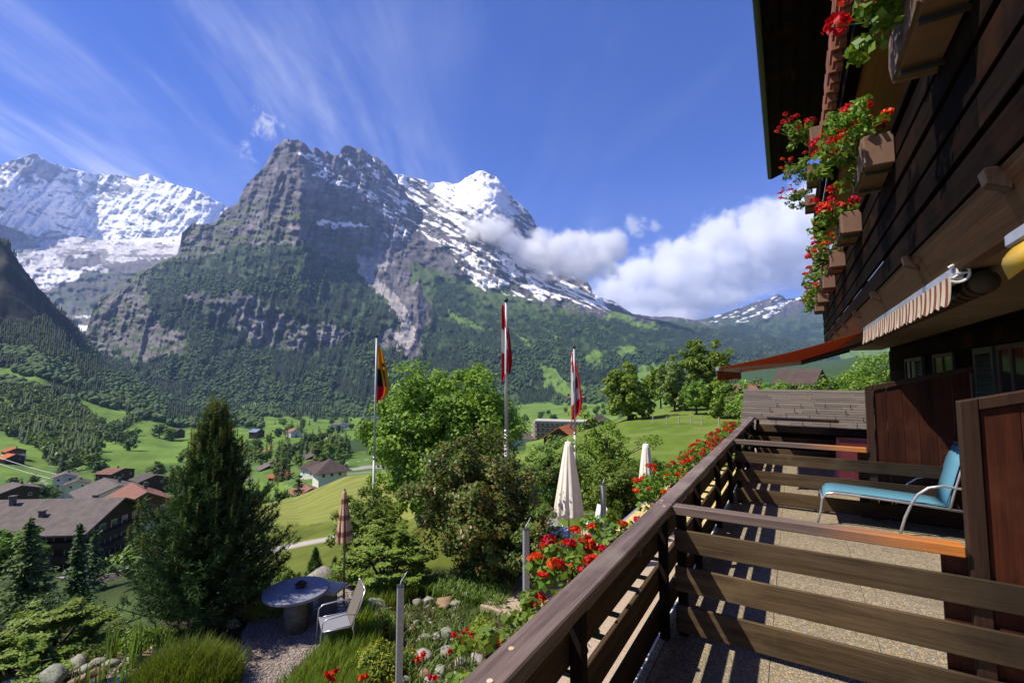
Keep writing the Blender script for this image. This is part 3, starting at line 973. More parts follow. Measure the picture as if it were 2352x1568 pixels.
def ground_cols():
    x, y, D = GPX, GYY, GDD
    xw, yw = warp(x, y, 20, 6, 805)
    n1 = fbm(WX / 9, D / 9, 5, 810)
    n2 = fbm(WX / 1.3, D / 1.3, 4, 820)
    n3 = fbm(WX / (.25), D / .25, 3, 830)
    c = np.zeros(x.shape + (3,))
    # valley: woodland floor with meadows
    c[:] = (0.042, 0.075, 0.024)
    wood = np.ones(x.shape, bool)
    for p in VMEADOW:
        m = inpoly(xw, yw, p) & (D > 88)
        wood &= ~m
        c = np.where(m[..., None], np.array([.125, .205, .035]) * (1 + .28 * fbm(WX / 40, D / 40, 4, 840)[..., None]), c)
    village = (D > 88) & (D < 520) & (x > -60) & (x < 1250) & (y > 1035)
    vc = mixc(np.zeros(x.shape + (3,)) + np.array([.10, .17, .035]), sstep(n1, .1, .5), (.07, .12, .03))
    vc = mixc(vc, (np.abs(fbm(WX / 60, D / 60, 2, 850)) < .035) * .9, (.30, .28, .26))
    c = np.where((village & wood)[..., None], vc, c)
    rocks = inpoly(xw, yw, [(-60, 540), (0, 556), (30, 585), (60, 615), (92, 655), (122, 700), (160, 738), (190, 775), (150, 765), (100, 730), (60, 745), (-60, 735)]) & (D > 900)
    c = np.where(rocks[..., None], mixc(np.zeros(x.shape + (3,)) + np.array([.013, .018, .010]), sstep(fbm(x / 11, y / 22, 4, 860), 0, .5) * .8, (.055, .048, .042)), c)
    # near field below the garden
    field = (D > 10.8) & (D <= 88) & (x < 1080)
    mown = yw < 1212 - (x - 560) * .06
    stripe = 0.5 + 0.5 * np.sin((D * .9 + WX * .35) * 2 * math.pi / 1.9 + 1.5 * n1)
    fm = np.where(mown[..., None], np.array([.215, .235, .055]) * (.84 + .26 * stripe[..., None] + .1 * n2[..., None]), np.array([.125, .15, .025]) * (1 + .25 * n2[..., None] + .2 * n1[..., None]))
    c = np.where(field[..., None], fm, c)
    shrub = (D > 10.8) & (D <= 88) & (x < 545)
    c = np.where(shrub[..., None], np.array([.05, .075, .022]) * (1 + .4 * n1[..., None]), c)
    road_y = np.interp(x, [560, 640, 690, 740, 800, 860], [1266, 1259, 1251, 1240, 1226, 1208])
    road = (np.abs(y - road_y) < 5.5) & (D > 15) & (D < 60) & (x > 560) & (x < 900)
    c = np.where(road[..., None], np.array([.42, .38, .34]), c)
    # hill to the right
    hill = (D > 12) & (D < 130) & (x >= 1080)
    hc = np.array([.115, .175, .024]) * (1 + .32 * n1[..., None] + .24 * n2[..., None])
    hc = mixc(hc, sstep(n2 + n1, .25, .8) * .5, (.19, .19, .06))
    c = np.where(hill[..., None], hc, c)
    # garden
    gard = D <= 10.8 + 1.2 * (x > 900)
    gc = mixc(np.zeros(x.shape + (3,)) + np.array([.045, .06, .02]), sstep(n2, -.1, .4), (.075, .055, .038))
    gx_ = WX + .25 * n2
    grav = inpoly(x + 10 * n2, y + 6 * n2, [(520, 1800), (525, 1560), (548, 1490), (566, 1420), (590, 1370), (640, 1325), (800, 1325), (822, 1400), (800, 1430), (740, 1480), (680, 1530), (620, 1640), (600, 1800)])
    gv = np.array([.30, .26, .235]) * (.75 + .5 * vnoise(WX * 40, D * 40, 870)[..., None] + .15 * n3[..., None])
    gc = np.where(grav[..., None], gv, gc)
    c = np.where(gard[..., None], gc, c)
    return np.clip(c, .006, .8), wood


GC, GWOOD = ground_cols()
nr, nc = GXX.shape
gi = np.arange(nr * nc).reshape(nr, nc)
gf = np.stack([gi[:-1, :-1], gi[:-1, 1:], gi[1:, 1:], gi[1:, :-1]], -1).reshape(-1, 4)
GP = np.stack([WX, GDD, GZ], -1)
o = link('ground', np_mesh('ground', GP.reshape(-1, 3), gf, m_land, True, GC.reshape(-1, 3)))
o['kind'] = 'structure'
# lawn behind and around the viewer
mb = MB()
mb.add([(-70, -70, -4.66), (90, -70, -4.66), (90, 3.4, -4.66), (-70, 3.4, -4.66)], [(0, 1, 2, 3)])
o = mb.build('lawn', mat_noise('lawn_grass', (.06, .1, .02), (.1, .15, .03), 2))
o['kind'] = 'structure'

# ---------------------------------------------------------------- forest on the slopes (one mass, real little trees)
def cone_trees(P, H, R, seed):
    """two stacked ragged cones per tree"""
    r = np.random.default_rng(seed)
    n = len(P)
    k = 5
    V, F = [], []
    ang = r.random(n) * 6.28
    base = 0
    for (z0, z1, rr) in ((0.02, .68, 1.0), (.38, 1.0, .62)):
        ring = []
        for i in range(k):
            a = ang + 2 * math.pi * i / k
            q = R * rr * (.75 + .5 * r.random(n))
            ring.append(np.stack([P[:, 0] + q * np.cos(a), P[:, 1] + q * np.sin(a), P[:, 2] + H * (z0 + .06 * r.random(n))], -1))
        apex = np.stack([P[:, 0] + R * .1 * (r.random(n) - .5), P[:, 1], P[:, 2] + H * z1], -1)
        blk = np.stack(ring + [apex], 1)          # n,k+1,3
        idx = np.arange(n)[:, None] * (k + 1) + base
        for i in range(k):
            F.append(np.stack([idx[:, 0] + i, idx[:, 0] + (i + 1) % k, idx[:, 0] + k], -1))
        V.append(blk.reshape(-1, 3))
        base += n * (k + 1)
    return np.concatenate(V), np.concatenate(F)


_ico = None


def blob_trees(P, H, R, seed):
    global _ico
    r = np.random.default_rng(seed)
    if _ico is None:
        bm = bmesh.new()
        bmesh.ops.create_icosphere(bm, subdivisions=1, radius=1)
        _ico = (np.array([v.co[:] for v in bm.verts]), np.array([[v.index for v in f.verts] for f in bm.faces]))
        bm.free()
    v, f = _ico
    n = len(P)
    jit = 1 + .45 * (r.random((n, len(v), 1)) - .5)
    V = v[None] * jit * np.stack([R, R, H * .5], -1)[:, None, :] + (P + np.stack([0 * H, 0 * H, H * .45], -1))[:, None, :]
    F = f[None] + (np.arange(n) * len(v))[:, None, None]
    return V.reshape(-1, 3), F.reshape(-1, 3)


m_con = mat_leaf('far_conifer', (.009, .024, .011), (.028, .056, .020), trans=.0, rough=.8)
m_dec = mat_leaf('far_broadleaf', (.045, .098, .026), (.090, .155, .036), trans=.0, rough=.8)
CV, CF, BV, BF = [], [], [], []
cb, bb = 0, 0
for rel_, n_, s_ in ((rock, 13000, 1), (peak, 12000, 2), (passm, 5000, 3)):
    fm = forest_mask(rel_.X, rel_.Y)
    r_ = np.random.default_rng(900 + s_)
    P_, x_, y_ = rel_.pick(fm, n_, r_)
    dec = (fbm(x_ / 60, y_ / 28, 4, 910) + .35 * ((x_ < 760) & (y_ > 820)) - .25 * (y_ < 800) + .55 * (y_ > 925)) > .12
    dec &= r_.random(len(P_)) < .8
    for sel, isd in ((~dec, False), (dec, True)):
        q = P_[sel]
        if len(q) == 0:
            continue
        hh = (15 + 13 * r_.random(len(q)))
        if isd:
            v, f = blob_trees(q, hh * .72, hh * .34, 5)
            BV.append(v); BF.append(f + bb); bb += len(v)
        else:
            v, f = cone_trees(q - np.array([0, 0, 2.0]), hh * 1.1, hh * .19, 6)
            CV.append(v); CF.append(f + cb); cb += len(v)
# the wooded hill on the left (part of the ground sheet)
class _G:
    X, Y, D, P = GPX, GYY, GDD, GP
gm = GWOOD & (GDD > 880) & (GXX > -400) & (GXX < 1700)
gm &= ~(inpoly(GPX, GYY, [(-60, 540), (0, 556), (30, 585), (60, 615), (92, 655), (122, 700), (160, 738), (190, 775), (150, 765), (100, 730), (60, 745), (-60, 735)]))
r_ = np.random.default_rng(950)
P_, x_, y_ = Relief.pick(_G, gm, 9000, r_)
dec = (fbm(x_ / 70, y_ / 30, 4, 960) + .5 * (y_ > 850) - .6 * (y_ < 800)) > .22
for sel, isd in ((~dec, False), (dec, True)):
    q = P_[sel]
    hh = 13 + 10 * r_.random(len(q))
    if isd:
        v, f = blob_trees(q, hh * .72, hh * .36, 7)
        BV.append(v); BF.append(f + bb); bb += len(v)
    else:
        v, f = cone_trees(q - np.array([0, 0, 1.0]), hh * 1.15, hh * .2, 8)
        CV.append(v); CF.append(f + cb); cb += len(v)
o = link('conifer_forest', np_mesh('conifer_forest', np.concatenate(CV), np.concatenate(CF), m_con))
tag(o, 'dark conifer forest covering the lower slopes of the mountains', 'forest', kind='stuff')
o = link('broadleaf_forest', np_mesh('broadleaf_forest', np.concatenate(BV), np.concatenate(BF), m_dec, True))
tag(o, 'lighter green broadleaf woods scattered between the dark conifers', 'forest', kind='stuff')
# ================================================================ CHALET AND BALCONY  (frame: v right, u along, w up)
FL, RT = -1.75, -0.887
U1, U2, U3 = 3.40, 7.25, 11.40
BB = {}


def bthing(name, label, cat, base, group=None):
    o = thing(name, label, cat, BW(*base), BROT, group)
    BB[o] = base
    return o


def bpart(name, mb, mat, parent, bevel=0.0, smooth=False, root=None):
    off = BB[root or parent]
    o = mb.build(name, mat, parent, smooth, off, bevel)
    BB[o] = off
    return o


def bbox(*a):
    return MB().box(*a)


wood_rail = mat_wood('weathered_rail_wood', (.215, .155, .135), (.085, .058, .05), 1, .6, 22, .15, wear=(.24, .2, .175))
wood_board_u = mat_wood('brown_board_along', (.085, .056, .033), (.032, .021, .013), 1, .75, 22, .5, spec=.12)
wood_board_v = mat_wood('brown_board_across', (.125, .085, .046), (.045, .030, .017), 0, .7, 20, .45, wear=(.16, .115, .06), spec=.12)
wood_dark_u = mat_wood('dark_stained_wood', (.0115, .0072, .005), (.003, .002, .0016), 1, .9, 16, .8, wear=(.030, .012, .006), spec=.04)
wood_dark_w = mat_wood('dark_stained_upright', (.020, .012, .008), (.008, .005, .004), 2, .8, 22, .5, spec=.1)
wood_red_w = mat_wood('reddish_screen_plank', (.075, .019, .0085), (.026, .008, .0045), 2, .6, 16, .7, wear=(.095, .034, .014), spec=.15)
wood_frame = mat_wood('screen_frame_wood', (.05, .024, .013), (.022, .011, .007), 2, .5, 20, .3)
wood_fresh_end = mat_wood('brown_soffit_wood', (.13, .055, .02), (.065, .027, .011), 1, .6, 18, .3)
plaster = mat_noise('warm_plaster', (.21, .145, .085), (.165, .115, .065), 3, .9, bmp=.2)
flash_white = mat_noise('white_metal_flashing', (.75, .74, .72), (.66, .65, .63), 5, .5)
alu = mat_noise('grey_aluminium', (.52, .53, .56), (.42, .43, .46), 8, .32, .5, metal=.6, bmp=.05)
steel_galv = mat_noise('galvanised_steel', (.40, .43, .46), (.30, .33, .36), 26, .45, .5, metal=.35, bmp=.1)
black_iron = mat_noise('black_iron', (.02, .02, .022), (.03, .03, .032), 20, .5, .4, bmp=.1)

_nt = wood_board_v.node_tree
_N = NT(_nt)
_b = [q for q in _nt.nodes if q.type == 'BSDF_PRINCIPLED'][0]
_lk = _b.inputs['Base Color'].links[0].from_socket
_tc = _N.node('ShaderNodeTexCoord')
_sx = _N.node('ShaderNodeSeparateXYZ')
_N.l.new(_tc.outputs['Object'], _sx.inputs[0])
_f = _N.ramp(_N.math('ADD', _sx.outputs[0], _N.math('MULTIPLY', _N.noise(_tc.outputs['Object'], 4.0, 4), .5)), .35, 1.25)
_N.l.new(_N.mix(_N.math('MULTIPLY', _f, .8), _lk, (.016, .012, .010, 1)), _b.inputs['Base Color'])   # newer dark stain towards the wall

# divider cap: silvered on the outer part, fresh orange towards the screen
m, N, b = principled('two_tone_cap_wood', .55, .3)
tc = N.node('ShaderNodeTexCoord')
mp = N.node('ShaderNodeMapping')
mp.inputs['Scale'].default_value = (.05, 1, 1)
N.l.new(tc.outputs['Object'], mp.inputs[0])
n = N.noise(mp.outputs[0], 26, 6, .65, .5)
sx = N.node('ShaderNodeSeparateXYZ')
N.l.new(tc.outputs['Object'], sx.inputs[0])
n3 = N.noise(tc.outputs['Object'], 3.0, 3)
age = N.ramp(N.math('ADD', sx.outputs[0], N.math('MULTIPLY', n3, .5)), .25, 1.15)
grey = N.mix(N.ramp(n, .3, .7), (.20, .145, .12, 1), (.11, .075, .06, 1))
orange = N.mix(N.ramp(n, .3, .7), (.60, .215, .035, 1), (.45, .14, .02, 1))
N.l.new(N.mix(age, grey, orange), b.inputs['Base Color'])
bump(N, b, n, .4, .003)
wood_two = m

# exposed aggregate slabs
m, N, b = principled('exposed_aggregate', .8, .3)
tc = N.node('ShaderNodeTexCoord')
oi = N.node('ShaderNodeObjectInfo')
off = N.vmath('SCALE', (31.1, 17.7, 5.3))
N.l.new(oi.outputs['Random'], off.inputs['Scale'])
add = N.vmath('ADD', tc.outputs['Object'], off.outputs[0])
vo = N.node('ShaderNodeTexVoronoi')
vo.inputs['Scale'].default_value = 62
N.l.new(add.outputs[0], vo.inputs['Vector'])
vo2 = N.node('ShaderNodeTexVoronoi')
vo2.feature = 'DISTANCE_TO_EDGE'
vo2.inputs['Scale'].default_value = 62
N.l.new(add.outputs[0], vo2.inputs['Vector'])
sc_ = N.node('ShaderNodeSeparateColor')
N.l.new(vo.outputs['Color'], sc_.inputs[0])
pc = N.mix(sc_.outputs[0], (.21, .155, .085, 1), (.50, .395, .25, 1))
pc = N.mix(N.ramp(sc_.outputs[1], .7, .9), pc, (.30, .29, .28, 1))
pc = N.mix(N.ramp(vo2.outputs['Distance'], .16, .02), pc, (.16, .135, .095, 1))
big = N.noise(tc.outputs['Object'], 1.3, 4)
pc = N.mix(N.math('MULTIPLY', N.ramp(big, .45, .75), .4), pc, (.13, .12, .09, 1))
N.l.new(pc, b.inputs['Base Color'])
bump(N, b, vo2.outputs['Distance'], .8, .008)
aggregate = m

# ---- terrace floor: a slab and its paving flags
mb = bbox(-.84, 1.9, -3.2, 12.9, FL - .22, FL - .035)
o = mb.build('terrace_floor', mat_noise('concrete', (.3, .28, .25), (.22, .2, .18), 4, .9), None, False, (0, 0, 0))
o.rotation_euler = (0, 0, BROT)
o['kind'] = 'structure'
terrace = o
TW = .60
flag_me = MB().box(-TW / 2 + .0018, TW / 2 - .0018, -TW / 2 + .0018, TW / 2 - .0018, 0, .034).mesh('paving_flag', aggregate)
vcols = [-.19 - TW / 2 + i * TW for i in range(0, 4)]
half_me = MB().box(-.84 + .003, -.19 - TW - .003, -TW / 2 + .003, TW / 2 - .003, 0, .034).mesh('paving_flag_edge', aggregate)
rr_ = random.Random(5)
for j in range(27):
    uu = -3.0 + TW / 2 + j * TW
    if uu > 12.7:
        break
    for vv in vcols:
        f = link('paving_flag', flag_me, terrace, (vv, uu, FL - .034 + rr_.uniform(-.001, .001)), (0, 0, rr_.uniform(-.003, .003)))
    link('paving_flag', half_me, terrace, (0, uu, FL - .034))
bpart_flash = MB().box(-.90, -.845, -3.2, 12.9, FL - .26, FL - .012)
o = bpart_flash.build('edge_flashing', flash_white, terrace)
# end closing board below the far railing

# ---- long railing
rail = bthing('balcony_railing', 'long weathered brown wooden balcony railing running away along the terrace edge', 'railing', (-.80, 0, FL))
caps = [(-3.0, .46), (.46, 3.36), (3.363, 7.2), (7.203, 11.44)]
for k, (a, b_) in enumerate(caps):
    dz_ = (0, .0, .004, 0)[k]
    bpart('cap_rail', bbox(-.864, -.748, a, b_, RT - .06 + dz_, RT + dz_), wood_rail, rail, .006)
pu = [-2.6, -1.3, .0, 1.85, 3.30, 4.62, 5.95, 7.16, 8.5, 9.9, 11.33]
for q in pu:
    bpart('post', bbox(-.828, -.772, q - .03, q + .03, FL, RT - .06), wood_dark_w, rail, .004)
for (w0, w1) in ((-1.19, -1.047), (-1.45, -1.29), (-1.71, -1.54)):
    for (a, b_) in ((-3.0, 1.846), (1.850, 5.945), (5.95, 11.42)):
        bpart('board', bbox(-.856, -.830, a, b_, w0, w1), wood_board_u, rail, .003)
# fixings under the cap: small metal angle brackets and a few old screw plugs on top
for q in (2.6, 3.05, 4.0, 5.2, 6.4, 8.0):
    bpart('bracket', MB().box(-.772, -.752, q - .012, q + .012, RT - .10, RT - .06), black_iron, rail)
plug = mat_noise('wood_filler', (.62, .5, .36), (.5, .38, .26), 30)
for (v_, u_) in ((-.82, 1.35), (-.79, 1.18), (-.785, 3.30), (-.83, 3.42), (-.80, 6.2)):
    bpart('screw_plug', MB().lathe([(.0105, 0), (.010, .0035), (.004, .004)], 9, (v_, u_, RT - .001 + (.004 if u_ > 3.363 else 0))), plug, rail)

# ---- dividers between the balcony bays
def divider(u, label, v1=1.76):
    t = bthing('balcony_divider', label, 'divider', (0, u, FL), 'low wooden dividers between balcony bays')
    bpart('top_rail', bbox(-.745, .735, u - .045, u + .045, RT - .062, RT - .004), wood_two, t, .005)
    for (w0, w1) in ((-1.19, -1.047), (-1.45, -1.29), (-1.712, -1.54)):
        bpart('board', bbox(-.74, v1, u - .040, u - .016, w0, w1), wood_board_v, t, .003)
    for vv in (-.70,):
        bpart('post', bbox(vv - .03, vv + .03, u - .014, u + .04, FL, RT - .064), wood_dark_w, t, .003)
    return t


divider(U1, 'nearest low board divider with an orange-ended top rail, ending at the right-hand privacy screen')
divider(U2, 'low board divider behind the blue sun lounger')
divider(U3, 'farthest low board divider at the end of the terrace, in front of the plank roof')


def screen(u, label):
    t = bthing('privacy_screen', label, 'screen', (.75, u, FL), 'tall plank privacy screens')
    top = lambda v: -.135 + .245 * (v - .77)
    v0, v1 = .755, 1.79
    bpart('frame_post', MB().hexa([(v0, u - .014, FL), (v0 + .075, u - .014, FL), (v0 + .075, u + .06, FL), (v0, u + .06, FL),
                                   (v0, u - .014, top(v0)), (v0 + .075, u - .014, top(v0 + .075)), (v0 + .075, u + .06, top(v0 + .075)), (v0, u + .06, top(v0))]), wood_frame, t, .004)
    bpart('frame_post', MB().box(v1 - .06, v1, u - .012, u + .058, FL, top(v1) - .08), wood_frame, t, .004)
    a = v0 + .078
    bpart('frame_top', MB().hexa([(a, u - .012, top(a) - .062), (v1, u - .012, top(v1) - .062), (v1, u + .058, top(v1) - .062), (a, u + .058, top(a) - .062),
                                  (a, u - .012, top(a)), (v1, u - .012, top(v1)), (v1, u + .058, top(v1)), (a, u + .058, top(a))]), wood_frame, t, .004)
    for q in range(1):
        bpart('plank', bbox(.645, .752, u + .008, u + .03, FL + .01, RT - .07), wood_red_w, t, .002)
    v = a + .004
    r = random.Random(int(u * 10))
    while v < v1 - .08:
        wd = r.choice((.125, .14, .155))
        e = min(v + wd, v1 - .064)
        y0 = u + .008 + r.uniform(-.002, .002)
        bpart('plank', MB().hexa([(v, y0, FL + .01), (e - .004, y0, FL + .01), (e - .004, y0 + .022, FL + .01), (v, y0 + .022, FL + .01),
                                  (v, y0, top(v) - .066), (e - .004, y0, top(e) - .066), (e - .004, y0 + .022, top(e) - .066), (v, y0 + .022, top(v) - .066)]), wood_red_w, t, .002)
        v = e
    return t


screen(U1, 'nearest tall reddish plank privacy screen with a dark frame at the right edge')
screen(U2, 'tall reddish plank privacy screen beyond the blue sun lounger, half in shadow')

# ---- chalet body
ch = bthing('chalet', 'dark timber chalet on the right with an overhanging upper balcony and deep roof eaves', 'building', (1.8, 5, -4.65))
bpart('wall', bbox(1.8, 9.0, -3.2, 12.8, -4.65, 5.9), wood_dark_u, ch)
# wall cladding boards that can be picked out beside the shutters
for k in range(11):
    w0 = FL + .02 + k * .205
    bpart('cladding_board', bbox(1.775, 1.799, -2.0, 12.78, w0, w0 + .198), wood_dark_u, ch, .003)
louvre = mat_noise('green_shutter_paint', (.030, .048, .034), (.022, .036, .026), 10, .5)
white_fr = mat_noise('brown_window_paint', (.05, .035, .025), (.035, .025, .018), 10, .5)
glass, Ng, bg_ = principled('dark_window_glass', .12, .15)
bg_.inputs['Base Color'].default_value = (.012, .014, .016, 1)


def window(u0, u1, w0, w1):
    f = bpart('window', MB().box(1.745, 1.774, u0, u0 + .05, w0, w1).box(1.745, 1.774, u1 - .05, u1, w0, w1).box(1.745, 1.774, u0 + .05, u1 - .05, w0, w0 + .05).box(1.745, 1.774, u0 + .05, u1 - .05, w1 - .05, w1)
              .box(1.747, 1.774, (u0 + u1) / 2 - .025, (u0 + u1) / 2 + .025, w0 + .05, w1 - .05), white_fr, ch, .002)
    bpart('pane', bbox(1.760, 1.770, u0 + .05, (u0 + u1) / 2 - .025, w0 + .05, w1 - .05), glass, f)
    bpart('pane', bbox(1.760, 1.770, (u0 + u1) / 2 + .025, u1 - .05, w0 + .05, w1 - .05), glass, f)


def shutter(u0, u1, w0, w1):
    f = bpart('shutter', MB().box(1.73, 1.774, u0, u0 + .06, w0, w1).box(1.73, 1.774, u1 - .06, u1, w0, w1).box(1.73, 1.774, u0 + .06, u1 - .06, w0, w0 + .07).box(1.73, 1.774, u0 + .06, u1 - .06, w1 - .07, w1), louvre, ch, .002)
    z = w0 + .085
    while z < w1 - .10:
        s = MB().hexa([(1.735, u0 + .061, z), (1.745, u0 + .061, z - .01), (1.745, u1 - .061, z - .01), (1.735, u1 - .061, z), (1.76, u0 + .061, z + .04), (1.77, u0 + .061, z + .03), (1.77, u1 - .061, z + .03), (1.76, u1 - .061, z + .04)])
        bpart('slat', s, louvre, f)
        z += .052


for (a, b_) in ((6.55, 7.15), (5.2, 5.75), (9.6, 10.1)):
    shutter(a, b_, -.95, .30)
for (a, b_) in ((5.8, 6.5), (8.0, 9.0), (10.2, 11.0)):
    window(a, b_, -.95, .30)

# upper balcony: soffit, beam, board front
bpart('soffit', bbox(.80, 1.799, -3.0, 13.9, .60, .66), plaster, ch)
bpart('edge_beam', MB().hexa([(.80, -3, .585), (.86, -3, .585), (.86, 13.95, .585), (.80, 13.95, .585), (.70, -3, .79), (.86, -3, .79), (.86, 13.95, .79), (.70, 13.95, .79)]), wood_fresh_end, ch)
bpart('upper_floor', bbox(.735, 1.799, -3.0, 14.0, .80, .90), wood_dark_u, ch)
for k, (w0, w1) in enumerate(((.80, .965), (1.0, 1.145), (1.18, 1.345), (1.385, 1.54), (1.575, 1.72))):
    vv = .690 - .004 * (k % 2)
    for (a, b_) in ((-3, 2.55), (2.556, 6.9), (6.906, 10.6), (10.606, 14.0)):
        bpart('front_board', bbox(vv, vv + .028, a, b_, w0, w1), wood_dark_u, ch, .003)
bpart('handrail', bbox(.665, .755, -3, 14.0, 1.745, 1.80), wood_dark_u, ch, .004)
for q in np.arange(-2.6, 14, 1.55):
    bpart('balcony_post', bbox(.722, .776, q - .04, q + .04, .90, 1.744), wood_dark_w, ch)
    bpart('console', MB().hexa([(.665, q + .38, .735), (.735, q + .38, .70), (.735, q + .44, .70), (.665, q + .44, .735), (.655, q + .37, .795), (.735, q + .37, .795), (.735, q + .45, .795), (.655, q + .45, .795)]), wood_frame, ch, .003)
# storey above: brown soffit and carved skirting boards
bpart('upper_soffit', bbox(.77, 1.799, -3.0, 14.2, 3.40, 3.46), mat_wood('honey_soffit_wood', (.30, .18, .075), (.21, .12, .05), 1, .7, 14, .2), ch)
bpart('upper_soffit_beam', bbox(.64, .768, -3.0, 14.25, 3.36, 3.52), wood_dark_u, ch)
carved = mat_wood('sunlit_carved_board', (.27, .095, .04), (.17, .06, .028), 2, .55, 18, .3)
rr_ = random.Random(3)
for q in np.arange(2.0, 9.0, .46):
    h = 3.92 + rr_.choice((0, -.05, .03))
    sk = MB()
    # sawn board with a notched lower edge
    sk.box(.50, .615, q, q + .30, 3.66, h)
    sk.box(.52, .615, q + .06, q + .24, 3.56, 3.66)
    sk.box(.55, .615, q + .10, q + .20, 3.50, 3.56)
    bpart('carved_board', sk, carved, ch, .003)
bpart('upper_parapet', bbox(.617, .637, -3.0, 14.2, 3.52, 4.35), wood_dark_u, ch)
bpart('upper_floor_fascia', bbox(.575, .612, 9.1, 14.2, 3.56, 3.95), wood_dark_u, ch)
# roof with eaves
def slab(v0, w0, v1, w1, u0, u1, th):
    a, b = .014 * (15.8 - u0), .014 * (15.8 - u1)      # the eaves are not quite parallel to the balcony
    return MB().hexa([(v0 + a, u0, w0), (v1, u0, w1), (v1, u1, w1), (v0 + b, u1, w0), (v0 + a, u0, w0 + th), (v1, u0, w1 + th), (v1, u1, w1 + th), (v0 + b, u1, w0 + th)])
rf = bpart('roof', slab(-.34, 6.0, 6.0, 8.3, -3.5, 15.8, .22), wood_dark_u, ch)
bpart('gutter', MB().tube([(-.39 + .27, -3.5, 6.04), (-.39, 15.9, 6.04)], .065, 8), black_iron, rf, smooth=True)
for q in range(9):
    v0 = -.30 + q * .262
    w0 = 6.0 + (v0 + .34) * (2.3 / 6.34)
    bpart('roof_board', slab(v0, w0 - .026, v0 + .232, w0 + .084 - .026, -3.4, 15.78, .024), wood_dark_u, rf, .003)
bpart('verge_board', slab(-.36, 5.95, 6.0, 8.26, 15.802, 15.84, .28), wood_dark_u, rf)

# ---- awnings
def stripes(name, cols, width, axis=1, trans=.25):
    m, N, b = principled(name, .8, .15)
    tc = N.node('ShaderNodeTexCoord')
    sp = N.node('ShaderNodeSeparateXYZ')
    N.l.new(tc.outputs['Object'], sp.inputs[0])
    n = N.noise(tc.outputs['Object'], 14, 3)
    f = N.math('FRACT', N.math('DIVIDE', N.math('ADD', sp.outputs[axis], 50.0), width))
    col = c4(cols[0][0])
    for c, t in cols[1:]:
        col = N.mix(N.math('GREATER_THAN', f, t), col, c4(c))
    col = N.mix(N.math('MULTIPLY', N.ramp(n, .4, .8), .25), col, (.12, .08, .06, 1))
    N.l.new(col, b.inputs['Base Color'])
    t = N.node('ShaderNodeBsdfTranslucent')
    N.l.new(col, t.inputs[0])
    mx = N.node('ShaderNodeMixShader')
    mx.inputs[0].default_value = trans
    out = [q for q in N.n if q.type == 'OUTPUT_MATERIAL'][0]
    N.l.new(b.outputs[0], mx.inputs[1])
    N.l.new(t.outputs[0], mx.inputs[2])
    N.l.new(mx.outputs[0], out.inputs[0])
    return m


def valance(u0, u1, v, w1, h, wave=.012, scal=.16, lean=0.0):
    """hanging strip with scalloped lower edge and soft folds"""
    n = int((u1 - u0) / .02)
    m = MB()
    vs, fs = [], []
    R_ = 5
    for i in range(n + 1):
        u = u0 + (u1 - u0) * i / n
        ph = (u - u0) / scal
        hh = h * (.86 + .14 * abs(math.sin(math.pi * ph)))
        for k in range(R_ + 1):
            t = k / R_
            vs.append((v + wave * t * math.sin(2 * math.pi * u / .23) + lean * t * t, u, w1 - hh * t))
    for i in range(n):
        for k in range(R_):
            a = i * (R_ + 1) + k
            fs.append((a, a + R_ + 1, a + R_ + 2, a + 1))
    m.add(vs, fs)
    return m


aw_str = stripes('rust_cream_stripe', [((.62, .54, .40), 0), ((.26, .075, .055), .46), ((.62, .54, .40), .86)], .125)
aw1 = bthing('rolled_awning', 'rolled-in awning with a rust and cream striped scalloped valance under the balcony', 'awning', (.80, 3.46, .5))
bpart('front_bar', MB().hexa([(.775, 3.46, .535), (.83, 3.46, .525), (.83, 7.3, .525), (.775, 7.3, .535), (.775, 3.46, .60), (.83, 3.46, .61), (.83, 7.3, .61), (.775, 7.3, .60)]), alu, aw1, .006)
v_ = bpart('valance', valance(3.47, 7.29, .772, .555, .165, .004, .155, -.012), aw_str, aw1)
v_.modifiers.new('thick', 'SOLIDIFY').thickness = .003
bpart('fabric_roll', MB().tube([(.92, 3.5, .515), (.92, 7.28, .515)], .065, 14), stripes('rolled_dark_stripe', [((.10, .075, .05), 0), ((.04, .018, .012), .5)], .125), aw1, smooth=True)
for q in (3.7, 4.1, 5.2, 6.3, 7.0):
    bpart('folding_arm', MB().tube([(.84, q, .49), (.87, q + .30, .485)], .018, 8), black_iron, aw1, smooth=True)
ec = MB().tube([(.80 + .05 * math.cos(a), 3.452, .565 + .05 * math.sin(a)) for a in np.linspace(-2.2, 2.4, 14)], .007, 6)
ec.tube([(.80, 3.452, .565), (.842, 3.452, .565)], .006, 5).tube([(.80, 3.452, .565), (.80, 3.452, .60)], .006, 5).tube([(.78, 3.452, .54), (.80, 3.452, .555)], .006, 5)
bpart('end_cap', ec, flash_white, aw1)

red = stripes('red_awning_stripe', [((.46, .115, .04), 0), ((.20, .04, .015), .74), ((.50, .20, .08), .88)], .19, trans=.42)
aw2 = bthing('extended_awning', 'extended red striped awning shading the far end of the terrace', 'awning', (.8, 7.7, .5))
ns, nt_ = 20, 12
vs, fs = [], []
for i in range(ns + 1):
    for k in range(nt_ + 1):
        t = k / nt_
        vs.append((lerp(.82, -.98, t), lerp(7.72, 11.5, i / ns), lerp(.585 - .05 * i / ns, .115, t) - (.03 + .09 * i / ns) * math.sin(math.pi * t)))
for i in range(ns):
    for k in range(nt_):
        a = i * (nt_ + 1) + k
        fs.append((a, a + nt_ + 1, a + nt_ + 2, a + 1))
o = bpart('canopy', MB().add(vs, fs), red, aw2, smooth=True)
o.modifiers.new('thick', 'SOLIDIFY').thickness = .003
bpart('front_bar', bbox(-1.02, -.97, 7.70, 11.52, .07, .125), alu, aw2, .006)
